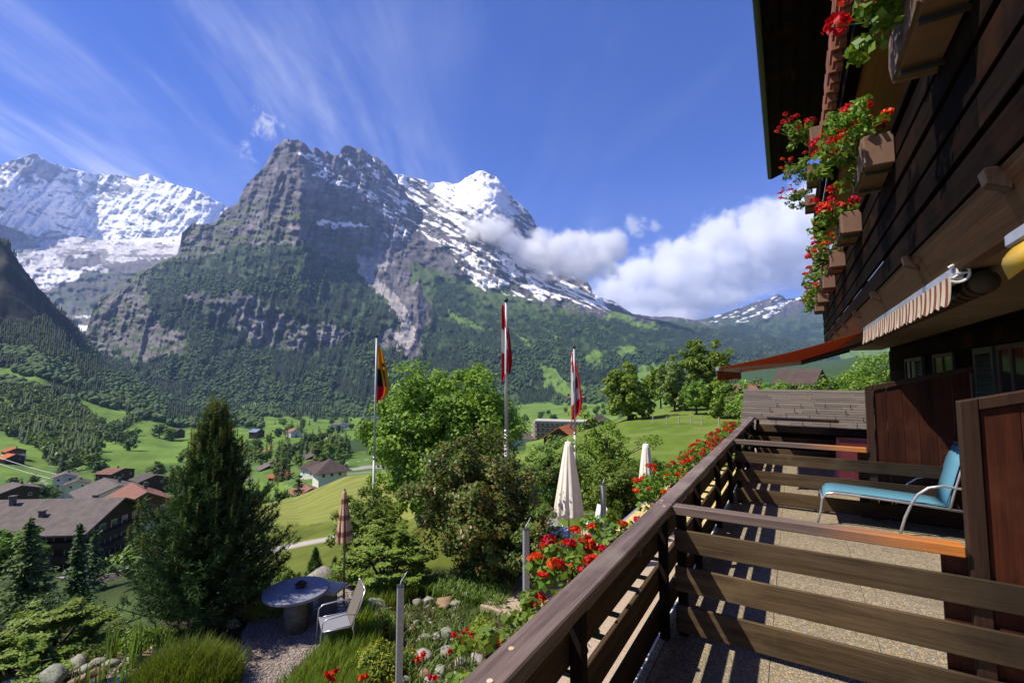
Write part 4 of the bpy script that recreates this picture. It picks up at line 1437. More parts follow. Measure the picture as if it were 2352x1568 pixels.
o = bpart('valance', valance(7.72, 11.5, -1.0, .09, .17, .012, .11), stripes('red_valance_stripe', [((.30, .05, .025), 0), ((.42, .27, .14), .6)], .07, trans=.25), aw2)
o.modifiers.new('thick', 'SOLIDIFY').thickness = .003
for (ua, ub) in ((11.2, 10.2), (8.1, 9.1)):
    bpart('folding_arm', MB().bar((.95, ua, .48), (.12, ub, .22), .035, .05), black_iron, aw2, .004)
    bpart('folding_arm', MB().bar((.12, ub, .22), (-.97, ua, .09), .03, .045), flash_white, aw2, .004)

# next awning at the right edge: only its yellow lit flap and metal end show
yel = mat_noise('yellow_plastic', (.75, .47, .03), (.68, .40, .02), 6, .4)
aw3 = bthing('yellow_valance', 'yellow valance flap on a metal bracket at the right edge under the balcony', 'awning', (.75, 2.4, .4))
vs = [(.742, 2.0 + .3 * t, .475 - .12 * math.sin(1.2 * s) - .01 * math.sin(3.1 * s)) for t in (0, .5, 1) for s in (0, .35, .7, 1.0)]
vs = []
for t in range(5):
    for s in range(6):
        vs.append((.742 - .035 * math.sin(s / 5 * 2.6) + .01 * t * .1, 1.75 + .77 * t / 4, .495 - .105 * s / 5 - (.02 if t == 4 and s == 5 else 0)))
fs = [(t * 6 + s, (t + 1) * 6 + s, (t + 1) * 6 + s + 1, t * 6 + s + 1) for t in range(4) for s in range(5)]
o = bpart('flap', MB().add(vs, fs), yel, aw3, smooth=True)
o.modifiers.new('thick', 'SOLIDIFY').thickness = .004
bpart('front_bar', bbox(.735, .80, 1.7, 2.56, .50, .555), alu, aw3, .008)
bpart('end_plate', MB().tube([(.81, 2.57, .53), (.81, 2.585, .53)], .055, 16).box(.80, .98, 2.57, 2.585, .485, .57), alu, aw3, .002)

# hidden-end roof of the neighbouring annexe at the end of the terrace
an = bthing('annexe_roof', 'weathered grey plank roof of a low annexe just beyond the end of the terrace', 'roof', (.3, 13.5, -1.5))
roofw = mat_wood('silvered_roof_plank', (.165, .137, .110), (.075, .060, .048), 0, .8, 24, .45)
n_ = 17
ua, wa, ub, wb = 12.55, -1.28, 15.1, -.44
bpart('wall', bbox(-1.0, 1.7, 12.95, 17.4, -4.65, -1.25), wood_dark_u, an)
for k in range(n_):
    t0, t1 = k / n_, (k + 1.25) / n_
    va, vb = lerp(-1.16, -1.26, t0), 2.2
    z0, z1 = lerp(wa, wb, t0) + .012, lerp(wa, wb, min(t1, 1)) - .006
    y0, y1 = lerp(ua, ub, t0), lerp(ua, ub, min(t1, 1))
    r = random.Random(k)
    v = va
    while v < vb:
        e = min(vb, v + r.uniform(.55, 1.1))
        bpart('roof_plank', MB().hexa([(v, y0, z0 - .018), (e - .006, y0, z0 - .018), (e - .006, y1, z1 - .018), (v, y1, z1 - .018), (v, y0, z0 + .004), (e - .006, y0, z0 + .004), (e - .006, y1, z1 + .004), (v, y1, z1 + .004)]), roofw, an)
        v = e
bpart('ridge_board', MB().hexa([(-1.3, 15.0, -.475), (2.2, 15.0, -.475), (2.2, 15.25, -.43), (-1.3, 15.25, -.43), (-1.3, 15.0, -.44), (2.2, 15.0, -.44), (2.2, 15.25, -.395), (-1.3, 15.25, -.395)]), roofw, an, .004)
bpart('rear_slope', MB().hexa([(-1.26, 15.1, -.46), (2.2, 15.1, -.46), (2.2, 17.7, -1.3), (-1.26, 17.7, -1.3), (-1.26, 15.1, -.44), (2.2, 15.1, -.44), (2.2, 17.7, -1.28), (-1.26, 17.7, -1.28)]), roofw, an)
hk = MB().tube([(0, 0, 0), (0, -.05, -.005), (0, -.06, .045), (0, -.03, .06)], .008, 5).mesh('snow_hook', black_iron)
rr_ = random.Random(21)
for k in range(20):
    t = (.12, .26, .42, .55)[k % 4]
    v = -.9 + (k // 4) * .52 + (k % 4) * .17 + rr_.uniform(-.04, .04)
    link('snow_hook', hk, an, (v - .3, lerp(ua, ub, t) - 13.5, lerp(wa, wb, t) + .035 + 1.5), (0, 0, 0), (1.25, 1.25, 1.25))

# yellow awning of the storey below, seen past the railing
yaw = bthing('lower_awning', 'pale yellow awning below the balcony, glimpsed beside the railing and between its boards', 'awning', (-1.0, 8, -2.3))
ycan = stripes('pale_yellow_canvas', [((.72, .56, .20), 0), ((.75, .62, .28), .5)], .4, trans=.35)
vs, fs = [], []
for i in range(13):
    for k in range(9):
        t = k / 8
        vs.append((lerp(-.95, -2.72, t), lerp(7.6, 13.2, i / 12), lerp(-2.12, -2.62, t) - .05 * math.sin(math.pi * t)))
for i in range(12):
    for k in range(8):
        a = i * 9 + k
        fs.append((a, a + 9, a + 10, a + 1))
o = bpart('canopy', MB().add(vs, fs), ycan, yaw, smooth=True)
o.modifiers.new('thick', 'SOLIDIFY').thickness = .003
bpart('front_bar', bbox(-2.77, -2.72, 7.58, 13.22, -2.68, -2.62), alu, yaw, .005)
for q in (8.2, 12.4):
    bpart('folding_arm', MB().bar((-.97, q, -2.2), (-2.72, q, -2.66), .03, .04), alu, yaw)
bpart('valance', valance(7.6, 13.2, -2.755, -2.62, .10, .008, .12), ycan, yaw)
lw = bthing('lower_wall', 'pale ground floor wall under the terrace slab', 'wall', (-.6, 5, -4.65))
bpart('masonry', bbox(-.60, -.40, -3.2, 12.9, -4.65, FL - .225), plaster, lw)

# ---- blue sun lounger
lg = bthing('sun_lounger', 'bright blue sun lounger with an aluminium frame standing on the terrace', 'sun lounger', (.7, 7.0, FL))
blue = mat_noise('blue_mesh_fabric', (.10, .265, .36), (.085, .225, .315), 60, .6, .3, bmp=.1, bdist=.001)
u0, u1 = 6.70, 7.27
prof = [(.235, -1.60), (.245, -1.50), (.262, -1.415), (.30, -1.375), (.37, -1.362), (.7, -1.372), (1.0, -1.385), (1.25, -1.398), (1.36, -1.405)]
vs, fs = [], []
for i, (v, w) in enumerate(prof[1:]):
    for u in (u0 + .03, (u0 + u1) / 2, u1 - .03):
        vs.append((v, u, w + .006 - (.012 if u == (u0 + u1) / 2 and 2 < i < 8 else 0)))
for i in range(len(prof) - 2):
    for k in range(2):
        a = i * 3 + k
        fs.append((a, a + 1, a + 4, a + 3))
o = bpart('seat_fabric', MB().add(vs, fs), blue, lg, smooth=True)
o.modifiers.new('thick', 'SOLIDIFY').thickness = .006
bk = [(1.36, -1.41), (1.40, -1.20), (1.47, -.95), (1.54, -.78)]
vs, fs = [], []
for v, w in bk:
    for u in (u0 + .03, (u0 + u1) / 2, u1 - .03):
        vs.append((v, u, w))
for i in range(3):
    for k in range(2):
        a = i * 3 + k
        fs.append((a, a + 1, a + 4, a + 3))
o = bpart('backrest', MB().add(vs, fs), blue, lg, smooth=True)
o.modifiers.new('thick', 'SOLIDIFY').thickness = .008
for u in (u0, u1):
    bpart('side_frame', MB().tube([(.175, u, FL), (.215, u, -1.60), (.235, u, -1.46), (.28, u, -1.385), (.36, u, -1.368), (.9, u, -1.388), (1.52, u, -1.425)], .0135, 8), alu, lg, smooth=True)
    bpart('arm_and_leg', MB().tube([(.93, u + (.0 if u > 7 else -.02), FL), (.99, u, -1.55), (1.05, u, -1.40), (1.11, u, -1.29), (1.20, u, -1.21), (1.32, u, -1.175), (1.46, u, -1.19), (1.55, u, -1.23)], .0145, 8), alu, lg, smooth=True)
    bpart('back_frame', MB().tube([(1.36, u, -1.42), (1.42, u, -1.19), (1.49, u, -.94), (1.555, u, -.765)], .013, 8), alu, lg, smooth=True)
    bpart('rear_leg', MB().tube([(1.52, u, -1.425), (1.60, u, -1.60), (1.63, u, FL)], .013, 8), alu, lg, smooth=True)
bpart('cross_bar', MB().tube([(1.555, u0, -.765), (1.565, (u0 + u1) / 2, -.755), (1.555, u1, -.765)], .013, 8).tube([(.235, u0, -1.46), (.235, u1, -1.46)], .011, 8), alu, lg, smooth=True)

# ---- table with a pink cloth in the next bay
tb = bthing('side_table', 'small table under a pink cloth beyond the second divider', 'table', (.75, 9.2, FL))
bpart('table_top', bbox(.58, 1.25, 8.75, 9.5, -1.06, -1.03), wood_board_v, tb)
for (v, u) in ((.62, 8.8), (1.2, 8.8), (.62, 9.45), (1.2, 9.45)):
    bpart('leg', bbox(v - .02, v + .02, u - .02, u + .02, FL, -1.061), wood_dark_w, tb)
pink = mat_noise('pink_cloth', (.66, .19, .18), (.58, .15, .15), 20, .8, .2)
c = MB()
n = 60
ring = []
for i in range(n):
    s = i / n * 4
    k = int(s)
    t = s - k
    p = [(.57 + .69 * t, 8.74), (1.26, 8.74 + .77 * t), (1.26 - .69 * t, 9.51), (.57, 9.51 - .77 * t)][k]
    ring.append(p)
vs = [(x, y, -1.024) for x, y in ring]
for i, (x, y) in enumerate(ring):
    a = math.sin(i * 1.25) * .03
    cx_, cy_ = .915, 9.125
    vs.append((x + (x - cx_) * .05 + a * .4, y + (y - cy_) * .05 + a * .4, -1.42))
for i, (x, y) in enumerate(ring):
    a = math.sin(i * 1.25) * .045
    cx_, cy_ = .915, 9.125
    vs.append((x + (x - cx_) * .08 + a, y + (y - cy_) * .08 + a, -1.66 - .05 * (i % 7 == 0)))
fs = [tuple(range(n))]
for k in range(2):
    for i in range(n):
        fs.append((k * n + i, k * n + (i + 1) % n, (k + 1) * n + (i + 1) % n, (k + 1) * n + i))
cl = bthing('tablecloth', 'pink cloth hanging over the small table in the far bay', 'tablecloth', (.9, 9.1, -1.03))
bpart('cloth', c.add(vs, fs), pink, cl, smooth=True)
# ================================================================ PLANT BUILDERS
def unit(v):
    return v / np.maximum(np.linalg.norm(v, axis=-1, keepdims=True), 1e-9)


def leaf_quads(P, Nrm, size, r, aspect=1.6, fold=.25):
    """rhombic leaves (4 verts, one quad folded along its midrib): centres, facing normals, lengths"""
    n = len(P)
    a = unit(np.cross(Nrm, r.normal(size=(n, 3))))
    b = np.cross(Nrm, a)
    L = (size * (.7 + .6 * r.random(n)))[:, None] if np.ndim(size) else (size * (.7 + .6 * r.random(n)))[:, None]
    Wd = L / aspect
    v0 = P - a * L * .5
    v1 = P + b * Wd * .5 - Nrm * L * fold * .3
    v2 = P + a * L * .5 - Nrm * L * .08
    v3 = P - b * Wd * .5 - Nrm * L * fold * .3
    V = np.stack([v0, v1, v2, v3], 1).reshape(-1, 3)
    F = np.arange(n * 4).reshape(n, 4)
    return V, F


def clump_points(centres, rads, per, r, shell=.55, flat=.8):
    n = len(centres)
    d = unit(r.normal(size=(n, per, 3)))
    d[..., 2] = np.abs(d[..., 2]) * .9 + d[..., 2] * .1 if False else d[..., 2]
    q = (shell + (1 - shell) * r.random((n, per, 1)))
    off = d * q * rads[:, None, None]
    off[..., 2] *= flat
    P = centres[:, None, :] + off
    return P.reshape(-1, 3), d.reshape(-1, 3)


def crown_mesh(name, mat, h0, h1, rx, ry, nclump, per, leaf, seed, crad=.22, shape='round', lobes=5, lob_amp=.22, up=.5):
    """leaf crown between heights h0 and h1, elliptical radii rx, ry"""
    r = np.random.default_rng(seed)
    d = unit(r.normal(size=(nclump, 3)))
    rad_ = r.random(nclump) ** .38
    az = np.arctan2(d[:, 1], d[:, 0])
    lob = 1 + lob_amp * np.sin(lobes * az + r.random() * 6) + lob_amp * .7 * np.sin(3 * d[:, 2] * 3 + 2 * az + r.random() * 6)
    hz = (h1 - h0) / 2
    c = d * rad_[:, None] * lob[:, None]
    if shape == 'cone':
        t = (c[:, 2] + 1) / 2
        k = np.clip(1.25 - t, .1, 1)
        c[:, 0] *= k
        c[:, 1] *= k
    elif shape == 'dome':
        c[:, 2] = np.abs(c[:, 2]) * 2 - 1
    C = np.stack([c[:, 0] * rx, c[:, 1] * ry, h0 + hz + c[:, 2] * hz], -1)
    R = crad * min(rx, ry) * (.6 + .8 * r.random(nclump))
    P, dd = clump_points(C, R, per, r)
    out = unit(P - np.array([0, 0, h0 + hz * .6]))
    nrm = unit(dd * .7 + out * .5 + np.array([0, 0, up]) + r.normal(size=P.shape) * .45)
    V, F = leaf_quads(P, nrm, np.full(len(P), leaf), r)
    return np_mesh(name, V, F, mat), C


def trunk_mesh(name, mat, h0, h1, base, C, seed, nl=14, lean=.0):
    r = random.Random(seed)
    m = MB()
    top = (lean, 0, h0 + (h1 - h0) * .72)
    pts = [(0, 0, -.3 * base * 4), (0, 0, base), (lean * .3 + r.uniform(-.1, .1) * base * 2, r.uniform(-.1, .1) * base * 2, h0 * .6 + .2), (lean * .7, 0, h0 + (h1 - h0) * .35), top]
    m.tube(pts, [base * 1.35, base, base * .85, base * .5, base * .12], 9)
    idx = list(range(len(C)))
    r.shuffle(idx)
    for i in idx[:nl]:
        c = Vector([float(q) for q in C[i]])
        z = h0 * .55 + (c.z - h0) * r.uniform(.2, .55) + .15 * h0
        z = max(h0 * .5, min(z, h0 + (h1 - h0) * .6))
        s = Vector((lean * z / max(h1, .1), 0, z))
        mid = (s + c) / 2 + Vector((0, 0, (c - s).length * .12))
        m.tube([s, mid, c], [base * .42, base * .22, base * .05], 6)
    return m.mesh(name, mat, True)


def conifer_mesh(name, mat, h, rbase, nwh, seed, leaf=.35, droop=.25, per=9, h0=.06, dens=1.0, power=.9):
    """whorled conifer: flat sprays hung on branches"""
    r = np.random.default_rng(seed)
    Ps, Ns, Ss = [], [], []
    B = MB()
    B.tube([(0, 0, -.3), (0, 0, h * .5), (0, 0, h * .99)], [rbase * .07 + .02, rbase * .045 + .01, .008], 7)
    for i in range(nwh):
        t = (i + r.random() * .6) / nwh
        z = h * (h0 + (1 - h0) * t)
        L = rbase * (1 - t) ** power * (.75 + .45 * r.random()) + .03 * h * .3
        nb = max(4, int(per * (1 - .5 * t)))
        for k in range(nb):
            a = 2 * math.pi * (k + r.random()) / nb + i
            Lb = L * (.7 + .5 * r.random())
            ns_ = max(3, int(Lb / (leaf * .42) * dens))
            s = (np.arange(ns_) + .6) / ns_
            s = s + r.normal(size=ns_) * .04
            px, py = np.cos(a) * Lb * s, np.sin(a) * Lb * s
            pz = z - droop * Lb * s ** 1.3 + .10 * Lb * s ** 3
            side = r.normal(size=ns_) * leaf * .45 * (1 - .3 * s)
            Ps.append(np.stack([px - np.sin(a) * side, py + np.cos(a) * side, pz + r.normal(size=ns_) * leaf * .12], -1))
            Ns.append(unit(np.stack([np.cos(a) * .35 + r.normal(size=ns_) * .4, np.sin(a) * .35 + r.normal(size=ns_) * .4, np.ones(ns_)], -1)))
            if k % 2 == 0 and i % 2 == 0:
                B.tube([(0, 0, z), (float(math.cos(a) * Lb * .9), float(math.sin(a) * Lb * .9), float(z - droop * Lb * .8))], [.018 * rbase + .004, .004], 4, False)
    P, Nn = np.concatenate(Ps), np.concatenate(Ns)
    V, F = leaf_quads(P, Nn, np.full(len(P), leaf * 1.15), r, 1.9, .5)
    return np_mesh(name, V, F, mat), B.mesh(name + '_wood', bark, True)


def needle_tufts(C, Dv, r, n=24, L=.09, wd=.006):
    """radiating needles (thin triangles) about shoots C with directions Dv"""
    m = len(C)
    d = unit(r.normal(size=(m, n, 3)) * .75 + Dv[:, None, :] * .75)
    base = C[:, None, :] + Dv[:, None, :] * (r.random((m, n, 1)) - .6) * L * 1.3
    tip = base + d * L * (.7 + .5 * r.random((m, n, 1)))
    sd = unit(np.cross(d, r.normal(size=(m, n, 3)))) * wd
    V = np.stack([base - sd, base + sd, tip], 2).reshape(-1, 3)
    F = np.arange(m * n * 3).reshape(-1, 3)
    return V, F


def blades(P, H, r, wd=.006, bend=.35, seg=2):
    """grass blades: tapering two-piece strips"""
    n = len(P)
    a = r.random(n) * 6.283
    dirx, diry = np.cos(a), np.sin(a)
    lean = bend * (.3 + r.random(n)) * H
    side = np.stack([-diry, dirx, 0 * a], -1) * wd
    p0 = P
    p1 = P + np.stack([dirx * lean * .3, diry * lean * .3, H * .6], -1)
    p2 = P + np.stack([dirx * lean, diry * lean, H * (1 - .12 * r.random(n))], -1)
    V = np.stack([p0 - side, p0 + side, p1 + side * .7, p1 - side * .7, p2], 1).reshape(-1, 3)
    i = np.arange(n)[:, None] * 5
    F = np.concatenate([i + np.array([[0, 1, 2]]), i + np.array([[0, 2, 3]]), i + np.array([[3, 2, 4]])], 0)
    return V, F


bark = mat_noise('bark', (.09, .065, .045), (.04, .03, .022), 9, .9, stretch=(1, 1, .3), bmp=.8, bdist=.02)
L_maple = mat_leaf('maple_leaf', (0.1100, 0.2111, 0.0187), (0.2110, 0.3248, 0.0373), (0.2750, 0.3735, 0.0574), trans=.36)
L_rusty = mat_leaf('rusty_leaf', (.085, .165, .024), (.155, .225, .048), (.27, .16, .05), trans=.28, rough=.4)
L_green = mat_leaf('leaf_green', (0.0918, 0.1710, 0.0208), (0.1950, 0.2790, 0.0386), trans=.34)
L_mid = mat_leaf('leaf_mid_green', (0.0935, 0.1656, 0.0307), (0.1847, 0.2587, 0.0513), trans=.3)
L_dark = mat_leaf('leaf_dark_green', (0.0398, 0.0897, 0.0175), (0.0895, 0.1589, 0.0321), trans=.2)
L_olive = mat_leaf('leaf_olive', (0.1373, 0.1960, 0.0444), (0.2195, 0.2889, 0.0741), trans=.3)
L_spruce = mat_leaf('spruce_needle', (0.0290, 0.0636, 0.0185), (0.0724, 0.1160, 0.0308), trans=.08, rough=.7)
L_larch = mat_leaf('larch_needle', (0.0599, 0.0980, 0.0250), (0.1159, 0.1575, 0.0388), trans=.15, rough=.7)
L_pine = mat_leaf('pine_needle', (.024, .070, .020), (.080, .150, .036), trans=.12, rough=.5)
L_candle = mat_leaf('pine_candle', (0.1326, 0.1700, 0.0315), (0.2244, 0.2400, 0.0540), trans=.2, rough=.5)
L_juniper = mat_leaf('juniper_spray', (0.1096, 0.2000, 0.0253), (0.2350, 0.3300, 0.0443), trans=.2, rough=.6)
L_lime = mat_leaf('lime_leaf', (0.1795, 0.2625, 0.0270), (0.3029, 0.3570, 0.0450), trans=.35)
L_yellow = mat_leaf('yellow_flower', (0.3264, 0.3000, 0.0180), (0.1734, 0.2200, 0.0270), trans=.3)
L_grass = mat_leaf('grass_blade', (0.1136, 0.1944, 0.0219), (0.2478, 0.3078, 0.0425), trans=.35)
L_iris = mat_leaf('iris_blade', (0.1035, 0.2093, 0.0351), (0.2068, 0.2990, 0.0702), trans=.3)
L_geranium = mat_leaf('geranium_leaf', (0.0771, 0.1631, 0.0170), (0.1928, 0.2950, 0.0365), trans=.3)
P_red = mat_leaf('red_petal', (.50, .008, .006), (.62, .018, .008), trans=.25, rough=.6)
P_scarlet = mat_leaf('scarlet_petal', (.55, .014, .005), (.68, .035, .010), trans=.25, rough=.6)
P_orange = mat_leaf('orange_petal', (.7, .22, .02), (.75, .30, .03), trans=.25)
P_white = mat_leaf('white_petal', (.7, .68, .62), (.8, .75, .7), trans=.25)
stem_m = mat_noise('green_stem', (.10, .17, .04), (.07, .12, .03), 10, .6, bmp=0)


def put(name, label, cat, base, parts, group=None, rotz=0.0, scale=1.0):
    """thing with ready meshes as parts: parts = [(name, mesh)]"""
    t = thing(name, label, cat, base, rotz, group)
    t.scale = (scale, scale, scale)
    for n_, me in parts:
        o = link(n_, me, t)
    return t
# ================================================================ GARDEN
def place(x, D, dz=0.0):
    p = gpt(x, D * (1.035 if D < 20 else 1.0))
    p.z += dz
    return p


# ---- big pine
def pine_tree():
    r = np.random.default_rng(77)
    base = place(462, 8.75)
    h = 4.12
    t = thing('pine_tree', 'large dark garden pine with pale upright shoots on its top, left of the stone table', 'tree', base)
    T = MB().tube([(0, 0, -.3), (.03, 0, h * .3), (.08, 0, h * .6), (.10, 0, h * .97)], [.11, .085, .055, .012], 9)
    C, Dv = [], []
    CC, CD = [], []
    nb = 330
    for i in range(nb):
        tt = ((i + .5) / nb)
        z = h * (.03 + .92 * tt)
        a = i * 2.39996 + r.normal() * .25
        prof = np.interp(tt, [0, .12, .35, .6, .8, .93, 1], [1.32, 1.46, 1.16, .64, .32, .14, .06])
        Lb = prof * (.66 + .46 * r.random())
        if math.cos(a) < -.3:
            Lb *= .92
        s0 = Vector((.1 * tt, 0, z))
        d = Vector((math.cos(a), math.sin(a), .12 + .5 * tt))
        pts = [s0 + d * (Lb * q) + Vector((0, 0, .34 * Lb * q * q)) for q in (0, .35, .7, 1.0)]
        T.tube(pts, [.022 * (1.2 - tt), .016, .011, .006], 5, False)
        ns_ = int(7 + Lb * 12)
        for k in range(ns_):
            q = .30 + .72 * (k + r.random()) / ns_
            side = r.normal(size=2) * .15 * (1.1 - q * .5)
            p = np.array(s0 + d * (Lb * q)) + np.array([0, 0, .34 * Lb * q * q]) + np.array([-math.sin(a) * side[0], math.cos(a) * side[0], side[1] * .8 + .03])
            C.append(p)
            Dv.append(np.array([math.cos(a) * .55 + r.normal() * .3, math.sin(a) * .55 + r.normal() * .3, .62 + .3 * r.random()]))
        if tt > .25 and r.random() < .95:
            e = np.array(pts[-1])
            for _ in range(1 + (tt > .7)):
                CC.append(e + r.normal(size=3) * np.array([.06, .06, .02]))
                CD.append(.10 + .14 * r.random() + .12 * (tt > .7))
    for k in range(11):
        CC.append(np.array([.1 + r.normal() * .09, r.normal() * .09, h * (.84 + .13 * r.random())]))
        CD.append(.30 + .22 * r.random())
    for k in range(14):
        a = r.random() * 6.28
        CC.append(np.array([.1 + math.cos(a) * (.12 + .16 * r.random()), math.sin(a) * (.12 + .16 * r.random()), h * (.66 + .18 * r.random())]))
        CD.append(.26 + .2 * r.random())
    C, Dv = np.array(C), unit(np.array(Dv))
    V, F = needle_tufts(C, Dv, r, 26, .115, .0062)
    link('trunk', T.mesh('pine_trunk', bark, True), t)
    link('needles', np_mesh('pine_needles', V, F, L_pine), t)
    CC = np.array(CC)
    Cv, Cd = [], []
    for c, l in zip(CC, CD):
        for q in np.arange(0, l, .028):
            Cv.append(c + np.array([0, 0, q]))
    V, F = needle_tufts(np.array(Cv), np.tile(np.array([[0, 0, 1.0]]), (len(Cv), 1)), r, 9, .045, .0045)
    link('candles', np_mesh('pine_candles', V, F, L_candle), t)


pine_tree()

# ---- spreading junipers / mugo cushions
def spray_shrub(name, label, base, rx, ry, h, n, seed, mat, leaf=.09, cat='shrub', layers=5, up=1.0):
    r = np.random.default_rng(seed)
    P, Nn = [], []
    nb = int(52 * rx)
    for k in range(nb):
        a = r.random() * 6.283
        e = .15 + .85 * r.random() ** .8
        L = e
        z = h * (1 - (e * .85) ** 2) * (.12 + .88 * r.random() ** .6)
        m = n // nb
        s = r.random(m) ** .6
        wx = np.cos(a) * rx * (e * .55 + .45 * e * s)
        wy = np.sin(a) * ry * (e * .55 + .45 * e * s)
        sd = r.normal(size=m) * .10 * (1.2 - s * .7)
        zz = z + .10 * h * s - .06 * s * s + r.normal(size=m) * .018
        P.append(np.stack([wx - np.sin(a) * sd, wy + np.cos(a) * sd, zz], -1))
        Nn.append(unit(np.stack([np.cos(a) * .5 + r.normal(size=m) * .35, np.sin(a) * .5 + r.normal(size=m) * .35, np.full(m, up * 1.7)], -1)))
    P, Nn = np.concatenate(P), np.concatenate(Nn)
    V, F = leaf_quads(P, Nn, np.full(len(P), leaf), r, 2.4, .4)
    t = thing(name, label, cat, base)
    link('foliage', np_mesh(name + '_foliage', V, F, mat), t)
    st = MB()
    for k in range(8):
        a = k * .8
        st.tube([(0, 0, -.1), (math.cos(a) * rx * .3, math.sin(a) * ry * .3, h * .4), (math.cos(a) * rx * .7, math.sin(a) * ry * .7, h * .55)], [.03, .02, .006], 5, False)
    link('stems', st.mesh(name + '_stems', bark, True), t)
    return t


spray_shrub('juniper', 'broad bright green juniper cushion sloping down at the left edge, behind the pond stones', place(110, 8.3, .0), 1.25, .9, .95, 8200, 1, L_juniper, .085)
spray_shrub('juniper', 'lower juniper cushion in the bottom left corner', place(15, 7.4, -.05), 1.0, .7, .62, 5600, 2, L_juniper, .08)
spray_shrub('juniper', 'spreading juniper under the plum-leaved shrub, right of the striped parasol', place(885, 10.6), 1.2, .95, 1.25, 9000, 3, L_juniper, .10)
spray_shrub('juniper', 'feathery light green conifer bush at the foot of the left flagpole', place(880, 12.5), 1.1, .9, 1.6, 7500, 4, L_juniper, .12)

# ---- small dark dwarf pines beside the road
for (x, D, h, lab) in ((722, 12.2, 1.0, 'small dark dwarf pine left of the striped parasol'), (768, 13.0, .75, 'smaller dwarf pine right beside the striped parasol')):
    r = np.random.default_rng(int(x))
    C = []
    for k in range(260):
        tt = r.random()
        a = r.random() * 6.28
        R_ = .36 * h * (1.05 - tt) * (.5 + .5 * r.random() ** .5)
        C.append((math.cos(a) * R_, math.sin(a) * R_, h * tt))
    C = np.array(C)
    V, F = needle_tufts(C, unit(C * np.array([1, 1, .3]) + np.array([0, 0, .35 * h])), r, 26, .09, .004)
    t = thing('dwarf_pine', lab, 'shrub', place(x, D))
    link('needles', np_mesh('dwarf_needles', V, F, L_pine), t)
    link('trunk', MB().tube([(0, 0, -.1), (0, 0, h * .9)], [.03, .008], 6).mesh('dwarf_trunk', bark, True), t)

# ---- broad-leaved trees and shrubs round the terrace
def leaf_tree(name, label, x, D, h0, h1, rx, ry, ncl, per, leaf, seed, mat, base=.12, crad=.24, nl=14, cat='tree', group=None, dz=0, **kw):
    me, C = crown_mesh(name + '_crown', mat, h0, h1, rx, ry, ncl, per, leaf, seed, crad, **kw)
    tm = trunk_mesh(name + '_trunk', bark, h0, h1, base, C, seed, nl)
    return put(name, label, cat, place(x, D, dz), [('crown', me), ('trunk', tm)], group)


leaf_tree('maple_tree', 'big bright green maple between the left and middle flagpoles', 1022, 19.5, .4, 6.5, 3.15, 2.8, 330, 150, .165, 31, L_maple, .2, .19, 26, lob_amp=.16)
leaf_tree('plum_shrub', 'dense shrub with rust-tinged leaves in front of the maple', 1095, 11.2, .2, 3.1, 1.50, 1.4, 260, 140, .085, 32, L_rusty, .07, .20, 24, cat='shrub', lob_amp=.2)
leaf_tree('plum_shrub', 'lower right part bush with rust-tinged leaves beside the white parasol', 1205, 10.4, .2, 1.9, .85, .8, 90, 130, .08, 33, L_rusty, .05, .25, 12, cat='shrub')
leaf_tree('hazel_bush', 'green bush at the foot of the left flagpole behind the juniper', 842, 16.5, .1, 2.9, 1.2, 1.1, 110, 110, .11, 34, L_green, .06, .24, 12, cat='shrub')
leaf_tree('apple_tree', 'open crowned tree with bare limbs behind the white parasol', 1395, 16.5, .8, 3.15, 1.45, 1.3, 60, 75, .10, 35, L_maple, .09, .20, 26, lob_amp=.3)
leaf_tree('elder_bush', 'rounded green bush between the two white parasols', 1436, 14.2, .1, 2.0, 1.2, 1.1, 120, 110, .09, 36, L_green, .06, .24, 12, cat='shrub')
leaf_tree('elder_bush', 'loose green bush left of the nearer white parasol', 1270, 17.0, .1, 2.5, 1.2, 1.1, 80, 90, .10, 37, L_mid, .06, .22, 14, cat='shrub')
leaf_tree('hedge_bush', 'low green bush under the apple tree', 1340, 18.5, .05, 1.7, 1.6, 1.2, 80, 90, .10, 38, L_mid, .05, .25, 10, cat='shrub')
leaf_tree('hedge_bush', 'low green bush behind the farther white parasol', 1520, 17.5, .0, 1.5, 1.5, 1.0, 70, 90, .10, 39, L_green, .05, .25, 10, cat='shrub')

# ---- trees on the right-hand meadow
leaf_tree('ash_tree', 'round bushy tree standing alone on the left shoulder of the green meadow', 1445, 52, .2, 5.9, 2.9, 2.7, 170, 70, .36, 41, L_maple, .22, .2, 20)
leaf_tree('ash_tree', 'tall pale green tree, the highest above the meadow', 1618, 66, .6, 9.4, 3.4, 3.2, 180, 70, .42, 42, L_maple, .28, .2, 20)
leaf_tree('birch_tree', 'thin olive tree left of the tallest tree on the meadow', 1550, 58, .3, 6.2, 2.1, 2.0, 120, 60, .33, 43, L_olive, .14, .26, 14)
leaf_tree('birch_tree', 'slim green tree behind the olive tree on the meadow', 1518, 70, 1.0, 6.6, 1.7, 1.7, 80, 60, .36, 44, L_green, .14, .26, 12)
leaf_tree('fruit_tree', 'small fruit tree with a forked trunk on the meadow', 1600, 52, .8, 4.0, 1.7, 1.6, 75, 60, .28, 45, L_green, .12, .26, 14)
leaf_tree('fruit_tree', 'spreading fruit tree nearest the plank roof on the meadow', 1668, 47, .2, 3.8, 2.2, 2.0, 110, 70, .28, 46, L_maple, .13, .24, 14)
leaf_tree('bushy_tree', 'bright green bush right behind the plank roof, left side', 1770, 33, .2, 3.7, 2.3, 2.0, 110, 80, .20, 47, L_maple, .1, .24, 10)
leaf_tree('bushy_tree', 'bright green bush right behind the plank roof, middle', 1862, 35, .2, 4.0, 2.5, 2.0, 110, 80, .20, 48, L_green, .1, .24, 10)
